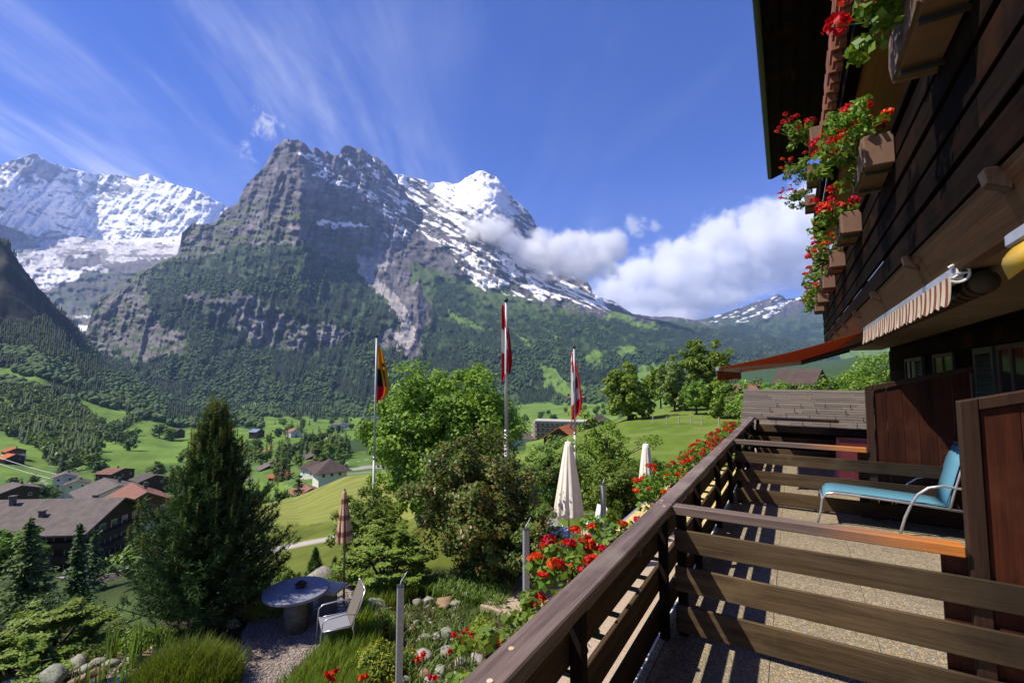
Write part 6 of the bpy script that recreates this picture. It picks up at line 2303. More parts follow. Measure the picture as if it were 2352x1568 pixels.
# water of the pond and the stream
wm, N, b = principled('pond_water', .06, .5)
b.inputs['Base Color'].default_value = (.018, .022, .016, 1)
tc = N.node('ShaderNodeTexCoord')
bump(N, b, N.noise(tc.outputs['Object'], 6, 3), .15, .01)
m = MB()
c0 = place(262, 7.15)
m.add([(c0.x + .42 * math.cos(a) * (1 + .2 * math.sin(3 * a)), c0.y + .25 * math.sin(a), c0.z + .015) for a in np.linspace(0, 6.283, 20)[:-1]], [tuple(range(19))])
m.add([(p.x, p.y, p.z + .02) for p in (place(1010, 8.35), place(1035, 8.4), place(1010, 7.9), place(985, 7.3), place(955, 6.9), place(930, 6.95), place(965, 7.5), place(990, 7.95))], [tuple(range(8))])
o = m.build('pond', wm)
o['kind'] = 'structure'

# ---- grasses and ground cover
def grass_patch(name, label, poly, n, h, mat, seed, z=-4.68, wd=.006, bend=.4, hvar=.5, cat='grass', lift=0.0):
    r = np.random.default_rng(seed)
    P = ground_pts(poly, n, r, z)
    P[:, 2] += lift
    H = h * (1 - hvar / 2 + hvar * r.random(n))
    V, F = blades(P, H, r, wd, bend)
    o = link(name, np_mesh(name, V, F, mat), None)
    return tag(o, label, cat, kind='stuff')


grass_patch('grass', 'tall green grass on the bank between the gravel and the flower bed', [(600, 1640), (690, 1560), (740, 1500), (790, 1450), (850, 1425), (880, 1470), (850, 1540), (830, 1640)], 5200, .34, L_grass, 1)
grass_patch('grass', 'grass round the chair and beside the flat rock', [(800, 1420), (830, 1340), (900, 1330), (960, 1330), (960, 1370), (900, 1400), (840, 1430)], 2200, .32, L_grass, 2)
grass_patch('ground_cover', 'low green plants between the pond and the pine', [(150, 1500), (300, 1420), (420, 1440), (520, 1480), (530, 1568), (540, 1640), (300, 1640), (360, 1500), (260, 1470)], 4200, .14, L_green, 3, wd=.016, bend=.8)
grass_patch('ground_cover', 'low green plants in the flower bed near the railing', [(860, 1430), (960, 1380), (1060, 1350), (1180, 1400), (1180, 1500), (1100, 1640), (820, 1640)], 2600, .13, L_mid, 4, wd=.014, bend=.9)
grass_patch('ground_cover', 'dark green plants on the slope edge behind the table', [(520, 1350), (620, 1312), (800, 1300), (960, 1330), (1150, 1300), (1200, 1340), (1150, 1400), (960, 1360), (800, 1330), (600, 1380)], 3600, .22, L_mid, 5, wd=.014, bend=.9)


def mound(name, label, x, D, rx, ry, h, n, leaf, mat, seed, cat='plant', mat2=None, n2=0, leaf2=.03, mname='foliage', aspect=2.2):
    """cushion plant: outer shell of leaves, flowers on top"""
    r = np.random.default_rng(seed)
    p = place(x, D)
    t = thing(name, label, cat, p)
    def shell(k, lf, mt, nm, lo):
        d = unit(r.normal(size=(k, 3)))
        d[:, 2] = np.abs(d[:, 2])
        q = (.55 + .45 * r.random(k)) if lo else (.92 + .14 * r.random(k))
        lump = 1 + .16 * np.sin(d[:, 0] * 7 + seed) * np.cos(d[:, 1] * 6)
        P = d * (q * lump)[:, None] * np.array([rx, ry, h])
        V, F = leaf_quads(P, unit(d + r.normal(size=(k, 3)) * .5 + np.array([0, 0, .4])), np.full(k, lf), r, aspect)
        link(nm, np_mesh(name + '_' + nm, V, F, mt), t)
    shell(n, leaf, mat, mname, True)
    if mat2:
        shell(n2, leaf2, mat2, 'flowers', False)
    return t


mound('spurge', 'yellow-green flowering spurge cushion left of the nearest steel post', 868, 7.35, .40, .36, .50, 1500, .075, L_green, 1, mat2=L_yellow, n2=1300, leaf2=.045)
mound('spurge', 'low yellow flowers along the bottom edge beside the red lilies', 855, 6.15, .42, .3, .22, 900, .06, L_green, 2, mat2=L_yellow, n2=700, leaf2=.04)
mound('lady_mantle', 'lime green plant in front of the dark shade of the rusty shrub', 1108, 8.15, .30, .28, .52, 1500, .07, L_lime, 3)
mound('lavender', 'grey-green lavender bush right of the lime green plant', 1168, 8.0, .28, .26, .42, 1500, .07, L_olive, 4, aspect=7)
mound('hosta', 'upright fresh green leaves left of the lime green plant', 1056, 7.9, .15, .13, .30, 130, .17, L_green, 5, aspect=3)
mound('yellow_bush', 'bright yellow-green cushion between the pine and the stone table', 604, 9.2, .42, .34, .50, 2300, .05, L_lime, 6, mat2=L_yellow, n2=700, leaf2=.04)
mound('rose_bush', 'bush with small rusty red shoots beside the checked parasol', 780, 10.8, .32, .3, .62, 900, .06, L_rusty, 7)
mound('red_avens', 'plant with scattered orange-red flowers behind the garden chair', 890, 8.6, .36, .3, .42, 1100, .06, L_green, 8, mat2=P_orange, n2=70, leaf2=.05)
mound('moss', 'mossy green hummock beside the stream', 990, 7.55, .16, .12, .10, 700, .03, L_olive, 9)
mound('moss', 'mossy green hummock left of the red lily cluster', 1003, 7.15, .2, .12, .09, 700, .03, L_olive, 10)
mound('saxifrage', 'white flowering cushion at the foot of the pine', 535, 8.75, .13, .10, .12, 200, .04, L_green, 11, mat2=P_white, n2=160, leaf2=.035)
mound('fern', 'leafy green plant in the bed at the bottom near the railing', 1072, 6.7, .26, .22, .26, 420, .12, L_green, 12, aspect=2.6)
mound('hosta', 'rosette of broad leaves between the stones at the bottom', 1000, 6.3, .18, .15, .2, 160, .12, L_lime, 15, aspect=2.6)
mound('spurge', 'yellow-green tuft beside the foot of the nearest steel post', 945, 6.5, .2, .16, .24, 420, .05, L_green, 16, mat2=L_yellow, n2=260, leaf2=.035)
mound('red_avens', 'plant with orange flowers among the stones left of the stream', 935, 7.6, .22, .2, .3, 500, .05, L_green, 17, mat2=P_orange, n2=40, leaf2=.04)
mound('fern', 'green leaves below the railing at the right end of the flower bed', 1120, 6.9, .22, .18, .24, 420, .09, L_green, 18, aspect=2.6)
mound('fern', 'pale green leafy plant behind the iris clumps in front of the pine', 322, 8.3, .40, .25, .40, 900, .07, L_green, 13)
mound('heath', 'low green mat of creeping plants above the pond stones', 190, 8.0, .5, .3, .22, 1300, .05, L_mid, 14)

# the big soft grass mound beside the gravel
r = np.random.default_rng(91)
p = place(432, 7.15)
n = 5200
a = r.random(n) * 6.283
q = r.random(n) ** .5
B_ = np.stack([np.cos(a) * q * .78, np.sin(a) * q * .5, .18 * (1 - q ** 2)], -1)
V, F = blades(B_, (.36 + .22 * r.random(n)) * (1.12 - .35 * q), r, .0055, .45)
t = thing('grass_mound', 'soft mound of fine tall grass at the bottom left of the gravel', 'grass', p)
link('blades', np_mesh('mound_blades', V, F, L_grass), t)

# iris clumps
def iris(x, D, n, h, label, seed, yellow=0):
    r = np.random.default_rng(seed)
    t = thing('iris_clump', label, 'plant', place(x, D), 0, 'iris clumps')
    P = np.stack([r.normal(size=n) * .06, r.normal(size=n) * .05, np.zeros(n)], -1)
    V, F = blades(P, h * (.6 + .5 * r.random(n)), r, .014, .20)
    link('leaves', np_mesh('iris_leaves', V, F, L_iris), t)
    for k in range(yellow):
        hh = h * (.85 + .2 * r.random())
        xx, yy = float(r.normal() * .05), float(r.normal() * .05)
        s = MB().tube([(xx, yy, 0), (xx, yy, hh)], .004, 5).build('stem', stem_m, t)
        C = np.array([[xx, yy, hh]]) + r.normal(size=(14, 3)) * .02
        V, F = leaf_quads(C, unit(r.normal(size=(14, 3))), np.full(14, .06), r, 1.6)
        link('flower', np_mesh('iris_flower', V, F, P_orange), t)


iris(255, 7.9, 20, .70, 'tall iris clump in the middle of the pond planting', 1)
iris(308, 7.75, 18, .85, 'tallest iris clump, right of the middle one', 2)
iris(360, 8.0, 18, .66, 'iris clump in front of the pine shade', 3)
iris(388, 7.8, 14, .60, 'iris clump farthest right, next to the grass mound', 4)
iris(285, 7.3, 14, .42, 'short iris clump close to the pond water', 5)
iris(180, 7.15, 8, .50, 'thin iris clump among the left pond stones', 6)
iris(236, 7.3, 10, .55, 'thin iris clump standing in the pond', 7)
iris(975, 8.0, 16, .42, 'iris clump left of the little stream', 8)
iris(890, 6.6, 16, .40, 'iris clump with yellow flowers behind the bottom yellow flowers', 9, 2)
iris(905, 8.3, 14, .45, 'iris clump behind the yellow spurge', 10)
iris(930, 6.5, 18, .38, 'dark iris clump left of the nearest steel post', 11)

# red lilies
def lily(x, y, D, n, rad_, label, seed, pm=P_red):
    r = np.random.default_rng(seed)
    p = gpt(x, D)
    head = V3(x, y, D) - p
    t = thing('red_lily', label, 'flower', p, 0, 'red lilies in the flower bed')
    for k in range(n):
        hx, hy, hz = float(r.normal() * rad_), float(r.normal() * rad_), head.z + float(r.normal() * rad_ * .45)
        s = MB().tube([(hx * .25, hy * .25, -.02), (hx * .6, hy * .6, hz * .6), (hx, hy, hz)], .0045, 5).build('stem', stem_m, t)
        C = np.array([[hx, hy, hz]]) + unit(r.normal(size=(22, 3))) * .028 * r.random((22, 1)) ** .5
        V, F = leaf_quads(C, unit(r.normal(size=(22, 3)) + np.array([0, -.2, .5])), np.full(22, .055), r, 2.0, .5)
        link('bloom', np_mesh('lily_bloom', V, F, pm), t)
    V, F = blades(np.stack([r.normal(size=14) * .05, r.normal(size=14) * .05, 0 * r.random(14)], -1), .28 + .1 * r.random(14), r, .010, .5)
    link('leaves', np_mesh('lily_leaves', V, F, L_green), t)


lily(1065, 1470, 6.35, 15, .115, 'large cluster of red lilies right of the nearest steel post', 1)
lily(968, 1505, 6.2, 3, .05, 'pair of red lilies on long stems next to the nearest steel post', 2)
lily(985, 1545, 5.9, 2, .04, 'faded pinkish red lily at the bottom of the flower bed', 3)
lily(752, 1552, 5.9, 5, .055, 'red lilies at the bottom edge in front of the tall grass', 4)
lily(832, 1548, 5.9, 2, .03, 'single orange-red lily among the bottom yellow flowers', 5, P_scarlet)

# ---- geraniums and their boxes
def head_mesh(seed, R=.045, n=46):
    r = np.random.default_rng(seed)
    d = unit(r.normal(size=(n, 3)))
    d[:, 2] = np.abs(d[:, 2]) * .8 - .15
    P = d * R * (.7 + .35 * r.random((n, 1)))
    V, F = leaf_quads(P, unit(d + r.normal(size=(n, 3)) * .5), np.full(n, R * .62), r, 1.2)
    return np_mesh('flower_head', V, F, P_red if seed % 2 else P_scarlet)


heads = [head_mesh(k) for k in range(4)]


def gfol_mesh(seed, rx, ry, rz, n, leaf):
    r = np.random.default_rng(seed)
    k = max(10, n // 22)
    c = unit(r.normal(size=(k, 3))) * (r.random((k, 1)) ** .45) * np.array([rx, ry, rz])
    P, d = clump_points(c, np.full(k, .07), n // k, r)
    V, F = leaf_quads(P, unit(d + r.normal(size=P.shape) * .5 + np.array([0, 0, .6])), np.full(len(P), leaf), r, 1.25, .35)
    return np_mesh('geranium_foliage', V, F, L_geranium)


gf = [gfol_mesh(k, .20, .30, .17, 520, .045) for k in range(3)]
gf_up = [gfol_mesh(10 + k, .24, .30, .20, 620, .046) for k in range(3)]


def geranium(base, label, fol, nheads, ext, seed, group, scale=1.0, bias=(0, 0, 0), up=.1, hs=1.0):
    r = random.Random(seed)
    t = thing('geranium', label, 'flowers', BW(*base), BROT, group)
    t.scale = (scale,) * 3
    link('foliage', fol, t, bias)
    st = MB()
    for k in range(nheads):
        a = r.uniform(0, 6.28)
        q = r.uniform(.35, 1.05)
        hx, hy = math.cos(a) * ext[0] * q + bias[0], math.sin(a) * ext[1] * q + bias[1]
        hz = bias[2] + up + r.uniform(-.4, 1.0) * ext[2]
        st.tube([(hx * .3 + bias[0] * .5, hy * .5, bias[2] - .05), (hx, hy, hz)], .004, 4, False)
        link('flower_head', heads[r.randrange(4)], t, (hx, hy, hz), (r.uniform(-.4, .4), r.uniform(-.4, .4), r.uniform(0, 6)), (r.uniform(.6, 1.05) * hs,) * 3)
    if nheads:
        st.build('stems', stem_m, t)
    return t


box_wood = mat_wood('rough_bark_board', (.22, .145, .10), (.08, .05, .035), 1, .85, 14, .2)
box_end = mat_noise('brown_box_end', (.21, .12, .075), (.165, .09, .055), 8, .75, bmp=.1)


def flower_box(base, ln, wd, ht, label, group, seed):
    t = bthing('flower_box', label, 'flower box', base, group)
    v, u, w = base
    # front board with an uneven bark surface
    r = random.Random(seed)
    fb = MB()
    n = 12
    vs = []
    for i in range(n + 1):
        for k in range(4):
            vs.append((v - wd / 2 - .012 - r.uniform(0, .014) * (0 < k < 3 or 1), u + ln * i / n, w + .015 + (ht - .02) * k / 3))
    for i in range(n + 1):
        for k in range(4):
            vs.append((v - wd / 2, u + ln * i / n, w + .015 + (ht - .02) * k / 3))
    N1 = (n + 1) * 4
    fs = []
    for i in range(n):
        for k in range(3):
            a = i * 4 + k
            fs.append((a, a + 1, a + 5, a + 4))
            fs.append((N1 + a, N1 + a + 4, N1 + a + 5, N1 + a + 1))
    for i in range(n):
        a = i * 4
        fs.append((a, a + 4, N1 + a + 4, N1 + a))
        fs.append((a + 3, N1 + a + 3, N1 + a + 7, a + 7))
    for i in (0, n):
        for k in range(3):
            a = i * 4 + k
            fs.append((a, N1 + a, N1 + a + 1, a + 1))
    bpart('front_board', fb.add(vs, fs), box_wood, t)
    bpart('trough', bbox(v - wd / 2 + .001, v + wd / 2, u + .012, u + ln - .012, w + .012, w + ht - .03), box_end, t, .004)
    bpart('end_board', bbox(v - wd / 2 - .012, v + wd / 2 + .006, u - .014, u + .011, w, w + ht), box_end, t, .008)
    bpart('end_board', bbox(v - wd / 2 - .012, v + wd / 2 + .006, u + ln - .011, u + ln + .014, w, w + ht), box_end, t, .008)
    for ub in (u + .1, u + ln - .125):
        bpart('bracket', bbox(v - wd / 2, v + wd / 2 + .1, ub, ub + .025, w - .02, w - .001), black_iron, t)
    return t


GU = 'geraniums on the upper balcony'
BU = 'flower boxes along the upper balcony'
ORD = ['nearest', 'second', 'third', 'fourth', 'fifth', 'sixth', 'farthest']
for k, (u, sc_, nh) in enumerate(((2.42, 1.15, 8), (4.2, 1.25, 26), (6.07, 1.2, 24), (7.9, 1.2, 20), (9.75, 1.2, 18), (11.6, 1.2, 16), (13.2, 1.2, 14))):
    flower_box((.600, u, 1.53), .62, .165, .235, ('%s brown flower box on the front of the upper balcony, counted from the camera' % ORD[k]), BU, k)
    geranium((.57, u + .30, 1.84), '%s red geranium spilling from an upper balcony box, counted from the camera' % ORD[k], gf_up[k % 3], nh, (.20, .34, .15), 40 + k, GU, sc_ * .98, (-.09, 0, -.05), .07, 1.35)
geranium((.36, 3.55, 1.62), 'thin hanging geranium shoots trailing below the nearest upper box', gf_up[1], 3, (.12, .3, .12), 71, GU, .62, (0, 0, 0), .0)
for k, u in enumerate((9.2, 10.9, 12.7)):
    flower_box((.50, u, 3.98), .7, .17, .25, ['nearest small flower box on the topmost balcony under the eaves', 'middle flower box on the topmost balcony under the eaves', 'farthest flower box on the topmost balcony under the eaves'][k], 'flower boxes on the topmost balcony', 20 + k)
    geranium((.40, u + .35, 4.33), ['nearest geranium on the topmost balcony, against the dark eaves', 'middle geranium on the topmost balcony under the eaves', 'farthest geranium on the topmost balcony, seen against the sky'][k], gf_up[k], 17 - k, (.30, .42, .22), 60 + k, 'geraniums on the topmost balcony', 1.25, (-.12, 0, 0), .08)

for k, u in enumerate((.35, 1.0, 1.65, 2.2)):
    o = flower_box((-1.03, u - .3, -1.33), .58, .17, .17, ['flower box behind the near end of the railing, closest to the camera', 'second flower box behind the near end of the railing', 'third flower box behind the near end of the railing', 'fourth flower box behind the near end of the railing, beside the largest geranium'][k], 'flower boxes hung outside the railing', 70 + k)
    geranium((-1.10, u, -1.24), ['low geranium foliage behind the near railing, closest to the camera', 'second low geranium behind the near railing', 'third low geranium behind the near railing', 'low geranium just this side of the largest one'][k], gf[k % 3], (0, 0, 1, 3)[k], (.12, .3, .04), 130 + k, 'geraniums outside the railing', .95, (0, 0, 0), .05)
RU = [2.75, 3.3, 4.55, 5.2, 5.9, 6.6, 7.3, 8.0, 8.7, 9.4, 10.1, 10.75, 11.35]
RL = ['largest geranium hanging outside the railing, nearest the camera', 'geranium just beyond the largest one, left of the first divider', 'geranium beside the middle of the railing with a few low red heads',
      'geranium in front of the slimmer cream parasol', 'geranium with bright heads right of the slimmer cream parasol', 'geranium halfway along the railing, first past the slimmer parasol',
      'geranium outside the railing opposite the blue lounger', 'geranium just before the second divider', 'geranium just past the second divider', 'dense red geranium on the far part of the railing', 'geranium third from the railing end', 'geranium second from the railing end', 'geranium at the very end of the railing']
for k, u in enumerate(RU):
    big = k < 2
    flower_box((-1.03, u - .3, -1.30), .58, .17, .17, 'flower box under the ' + ' '.join(RL[k].split()[:11]), 'flower boxes hung outside the railing', 80 + k)
    geranium((-1.12, u, -1.14 if not big else -1.18), RL[k], gf[k % 3], (22, 3, 5, 9, 8, 8, 9, 9, 9, 10, 9, 8, 7)[k], (.22, .34, .08 if not big else .06), 90 + k, 'geraniums outside the railing', 1.12 if big else .92, (-.06, -.05, 0), .10 if not big else .07)
# ================================================================ VILLAGE AND VALLEY TREES
def D_at(x, y, lo=60, hi=2500):
    """distance at which the ground shows at picture height y in column x (farthest visible match)"""
    j = int(np.clip(np.searchsorted(gx, x), 0, len(gx) - 1))
    colY, colD = GYY[:, j], gD
    vis = np.minimum.accumulate(colY)
    ok = (colD > lo) & (colD < hi) & (colY <= vis + .01)
    idx = np.where(ok)[0]
    if len(idx) == 0:
        return lo
    k = idx[np.argmin(np.abs(colY[idx] - y))]
    return float(colD[k])


m_shut = mat_noise('village_window_frame', (.6, .57, .5), (.45, .42, .36), 3, .7, bmp=0)
HG = 'chalets of the village in the valley'
# x, y of the eaves line, D, width, length, wall height, roof height, heading, wall, roof, windows, rows, label
HOUSES = [
    (32, 1034, 430, 13, 12, 4.5, 2.6, 62, m_owall, m_oroof, 3, 1, 'chalet with a bright orange roof at the left edge, the upper of two'),
    (26, 1050, 405, 13, 11, 3.5, 3.0, 70, m_bwall, m_oroof, 2, 1, 'chalet with an orange roof at the left edge, the lower of two under the cables'),
    (38, 1122, 190, 11, 10, 4, 1.8, 60, m_bwall, m_groof, 2, 1, 'low house with a wide pale grey roof at the left edge above the hotel'),
    (266, 1082, 262, 14, 9, 4, 1.6, 84, m_bwall, m_rroof, 3, 1, 'long house with a red roof below the green meadow'),
    (150, 1092, 255, 9, 9, 6, 1.6, 40, m_wwall, m_groof, 2, 2, 'white house with a brown roof behind the village conifer, left unit'),
    (178, 1108, 250, 9, 9, 5.5, 1.6, 40, m_wwall, m_groof, 2, 2, 'white house with a brown roof stepping down to the right of its twin'),
    (255, 1128, 138, 14, 15, 7.5, 2.6, 52, m_wwall, m_groof, 3, 2, 'large white gabled chalet with a broad grey-brown roof in the middle of the lower village'),
    (318, 1146, 112, 10, 13, 6.0, 2.6, 50, m_owall, m_rroof, 3, 2, 'brown chalet with a reddish roof half behind the garden pine'),
    (407, 990, 700, 15, 12, 4, 3.4, 70, m_bwall, m_droof, 2, 1, 'dark barn below a rounded tree on the upper meadow'),
    (572, 1022, 520, 14, 11, 5, 3, 60, m_wwall, m_rroof, 3, 1, 'small white and pink house beside a curved track'),
    (590, 990, 655, 17, 11, 3, 3, 80, m_bwall, mat_noise('blue_metal_roof', (.20, .26, .38), (.16, .2, .3), 2, .5), 2, 1, 'barn with a bluish metal roof far down the valley'),
    (574, 1046, 430, 13, 11, 4, 3.2, 30, m_bwall, m_droof, 2, 1, 'dark gabled house left of the orange house'),
    (616, 1074, 300, 11, 10, 4, 2.2, 40, m_bwall, m_groof, 2, 1, 'grey-roofed house left of the orange-roofed one in the valley'),
    (642, 1066, 320, 11, 9, 4, 2.6, 60, m_owall, m_oroof, 2, 1, 'orange-roofed house between two grey roofs'),
    (660, 1068, 310, 10, 9, 4, 2.2, 35, m_wwall, m_groof, 2, 1, 'small white house with a grey roof beside the tall larch'),
    (655, 1092, 250, 12, 10, 3.5, 2.0, 65, m_bwall, m_oroof, 2, 1, 'house with a long red-orange roof behind the dark bushes'),
    (675, 990, 640, 15, 11, 4, 3.4, 55, m_wwall, m_rroof, 2, 1, 'distant pale house with a red-brown roof between trees'),
    (781, 972, 900, 44, 14, 5, 2, 88, m_wwall, m_groof, 6, 1, 'long white building far out on the valley floor'),
    (833, 975, 860, 30, 13, 4, 2.6, 80, m_wwall, m_groof, 4, 1, 'pale grey shed beside the far white building'),
    (728, 1048, 330, 16, 12, 5, 3.4, 35, m_bwall, m_groof, 3, 1, 'house with a pale weathered gable roof above the dark hipped roof'),
    (732, 1072, 215, 11, 11, 4, 2.2, 55, m_wwall, m_droof, 2, 1, 'small white house with a brown roof left of the large hipped roof'),
    (705, 1128, 150, 7, 8, 2.2, 1.6, 40, m_bwall, m_rroof, 0, 1, 'small shed with a reddish roof above the mown field'),
    (624, 1034, 460, 13, 10, 4, 2.6, 55, m_owall, m_oroof, 2, 1, 'tiny orange-roofed chalet on the valley floor'),
    (671, 1027, 480, 14, 11, 3.5, 3, 45, m_bwall, m_droof, 2, 1, 'tiny dark barn right of the tiny orange-roofed chalet'),
    (752, 1008, 560, 14, 11, 4, 3.2, 60, m_bwall, m_rroof, 2, 1, 'red-brown chalet among conifers near the left flagpole'),
    (1158, 1012, 230, 13, 12, 4, 3, 65, m_wwall, m_oroof, 2, 1, 'orange-roofed house right behind the middle flagpole'),
    (1218, 1004, 260, 14, 10, 4, 2, 70, m_wwall, m_groof, 2, 1, 'grey flat-pitched house left of the large hotel'),
    (1298, 1002, 150, 10.5, 11, 4.0, 3.3, -24, m_bwall, m_oroof, 2, 1, 'large chalet with a bright orange-red roof below the hotel'),
    (1316, 912, 1250, 20, 14, 4, 4, 60, m_owall, m_oroof, 0, 1, 'tiny orange hut on the far meadow, left of its twin'),
    (1338, 912, 1240, 18, 14, 4, 4, 60, m_bwall, m_rroof, 0, 1, 'tiny brown hut on the far meadow, right of its twin'),
    (345, 1098, 230, 12, 10, 3, 2, 58, m_bwall, m_groof, 2, 1, 'grey-roofed house just behind the top of the reddish chalet'),
    (600, 1042, 400, 11, 9, 3.5, 2.4, 65, m_owall, m_rroof, 2, 1, 'small brick-coloured house among the valley trees')]
for (x, y, D, w, l, wh, rh, rz, wm_, rm_, wn, rows, lab) in HOUSES:
    b = V3(x, y, D)
    b.z -= wh
    gable_house('chalet_house', lab, b, w, l, wh, rh, rad(rz), wm_, rm_, .9, windows=wn, rows=rows, winm=m_shut, chimney=(wn > 0), group=HG, base_m=(m_wwall if wm_ is m_owall and wh > 4 else None), base_h=wh * .35)

# big hipped-roof house
b = V3(757, 1092, 185)
t = thing('hipped_house', 'large white house with a dark brown hipped roof on the edge of the mown field', 'house', b, rad(35))
MB().box(-5.2, 5.2, -5, 5, -6, 2.6).build('wall', m_wwall, t)
MB().add([(-7, -6.8, 2.3), (7, -6.8, 2.3), (7, 6.8, 2.3), (-7, 6.8, 2.3), (0, -.6, 6.6), (0, .6, 6.6), (-7, -6.8, 2.15), (7, -6.8, 2.15), (7, 6.8, 2.15), (-7, 6.8, 2.15)],
         [(0, 1, 4), (1, 2, 5, 4), (2, 3, 5), (3, 0, 4, 5), (9, 8, 7, 6), (0, 6, 7, 1), (1, 7, 8, 2), (2, 8, 9, 3), (3, 9, 6, 0)]).build('roof', m_droof, t)
for k in range(3):
    f = MB().box(-4 + k * 3, -2.8 + k * 3, -5.06, -4.98, .6, 1.9).build('window', m_shut, t)
    MB().box(-3.85 + k * 3, -2.95 + k * 3, -5.10, -5.0, .72, 1.78).build('pane', m_pane, f)

# long flat-roofed hotel and its gabled wing
def block_hotel():
    b = V3(1286, 984, 255)
    t = thing('hotel', 'long flat-roofed hotel with rows of windows and balconies behind the orange roof', 'building', b, rad(-12))
    grey = mat_noise('grey_render', (.30, .265, .23), (.23, .205, .18), 1.5, .9, bmp=0)
    m = MB().box(-13, 14, -5, 5, -8, 4.2)
    m.build('wall', grey, t)
    MB().box(-13.4, 14.4, -5.6, 5.4, 4.2, 4.6).build('roof', mat_noise('pale_flat_roof', (.5, .46, .42), (.42, .39, .36), 1, .9, bmp=0), t)
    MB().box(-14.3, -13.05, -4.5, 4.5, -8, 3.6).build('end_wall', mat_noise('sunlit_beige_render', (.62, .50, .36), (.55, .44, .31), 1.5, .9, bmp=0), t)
    for r in range(4):
        for k in range(10):
            x = -12 + k * 2.6
            z = -6.0 + r * 2.6
            f = MB().box(x, x + 1.5, -5.08, -4.98, z, z + 1.4).build('window', m_shut, t)
            MB().box(x + .12, x + 1.38, -5.12, -5.0, z + .12, z + 1.28).build('pane', m_pane, f)
        MB().box(-12.6, 13.6, -6.0, -5.02, -6.5 + r * 2.6, -6.05 + r * 2.6).build('balcony', m_bwall, t)
    for r in range(4):
        MB().box(-15.1, -14.31, -4, 4, -6.5 + r * 2.6, -5.7 + r * 2.6).build('balcony', mat_cream, t)


mat_cream = mat_noise('cream_balcony', (.66, .56, .42), (.58, .48, .36), 2, .9, bmp=0)
block_hotel()
gable_house('hotel_wing', 'tall dark gabled hotel wing right of the flat-roofed block', V3(1372, 976, 250) - Vector((0, 0, 6)), 14, 15, 7.5, 3.2, rad(-20), m_bwall, m_droof, 1.2, windows=4, rows=3, winm=m_shut, cat='building')
gable_house('hotel_wing', 'lower dark gabled wing at the right end of the hotel, by the round tree', V3(1412, 980, 262) - Vector((0, 0, 6)), 10, 12, 7.0, 2.4, rad(-20), m_bwall, m_droof, 1.0, windows=3, rows=3, winm=m_shut, cat='building')

# the big dark hotel in the lower left
def lower_hotel():
    b = V3(186, 1224, 70) - Vector((10.0, -5.4, 8.2 - .6))
    t = thing('chalet_hotel', 'big dark timber hotel with a broad grey roof in the lower left', 'building', b, rad(-85))
    W_, L_ = 12.5, 19.0
    x, y = W_ / 2, L_ / 2
    wall = 8.2
    rh = 2.7
    m = MB().box(-x, x, -y, y, -8, wall)
    m.add([(-x, y, wall), (x, y, wall), (0, y, wall + rh), (-x, -y, wall), (x, -y, wall), (0, -y, wall + rh)], [(0, 2, 1), (3, 4, 5), (0, 3, 5, 2), (1, 2, 5, 4)])
    m.build('wall', m_bwall, t)
    rf = MB()
    sl = rh / x
    e = x + 1.5
    for s in (-1, 1):
        rf.hexa([(0, -y - 1.4, wall + rh + .03), (s * e, -y - 1.4, wall - 1.5 * sl + .03), (s * e, y + 1.6, wall - 1.5 * sl + .03), (0, y + 1.6, wall + rh + .03),
                 (0, -y - 1.4, wall + rh + .26), (s * e, -y - 1.4, wall - 1.5 * sl + .26), (s * e, y + 1.6, wall - 1.5 * sl + .26), (0, y + 1.6, wall + rh + .26)])
    ro = rf.build('roof', m_groof, t)
    for (cx_, cy_, hh) in ((1.2, -4.5, 1.5), (3.8, 2.0, 1.0), (-2.5, 4.8, 1.1), (4.6, -7.5, .9)):
        zz = wall + rh - abs(cx_) * sl
        MB().box(cx_ - .3, cx_ + .3, cy_ - .3, cy_ + .3, zz, zz + hh).box(cx_ - .42, cx_ + .42, cy_ - .42, cy_ + .42, zz + hh + .02, zz + hh + .14).build('chimney', m_chim, ro)
    MB().box(.25, 3.6, -4.25, -3.7, wall + rh - 3.2 * sl * .42 - .2, wall + rh - 3.2 * sl * .42 - .1)
    for rw in range(4):
        z = .3 + rw * 2.05
        # long sides and gable ends: windows in rows, balconies with pale edge
        for k in range(7):
            for s in (-1, 1):
                yy = -y + 1.3 + k * 2.6
                f = MB().box(s * x - .07, s * x + .07, yy, yy + 1.15, z, z + 1.25).build('window', m_shut, t)
                MB().box(s * (x + .03) - .06, s * (x + .03) + .06, yy + .12, yy + 1.03, z + .12, z + 1.13).build('pane', m_pane, f)
        for k in range(5):
            xx = -x + 1.0 + k * 2.3
            f = MB().box(xx, xx + 1.2, y - .07, y + .07, z, z + 1.25).build('window', m_shut, t)
            MB().box(xx + .12, xx + 1.08, y - .03, y + .10, z + .12, z + 1.13).build('pane', m_pane, f)
        if rw:
            for s in (-1, 1):
                MB().box(min(s * (x + .05), s * (x + 1.1)), max(s * (x + .05), s * (x + 1.1)), -y, y, z - .75, z + .12).build('balcony', m_bwall, t)
            MB().box(-x, x, y + .05, y + 1.1, z - .75, z + .12).build('balcony', m_bwall, t)


lower_hotel()
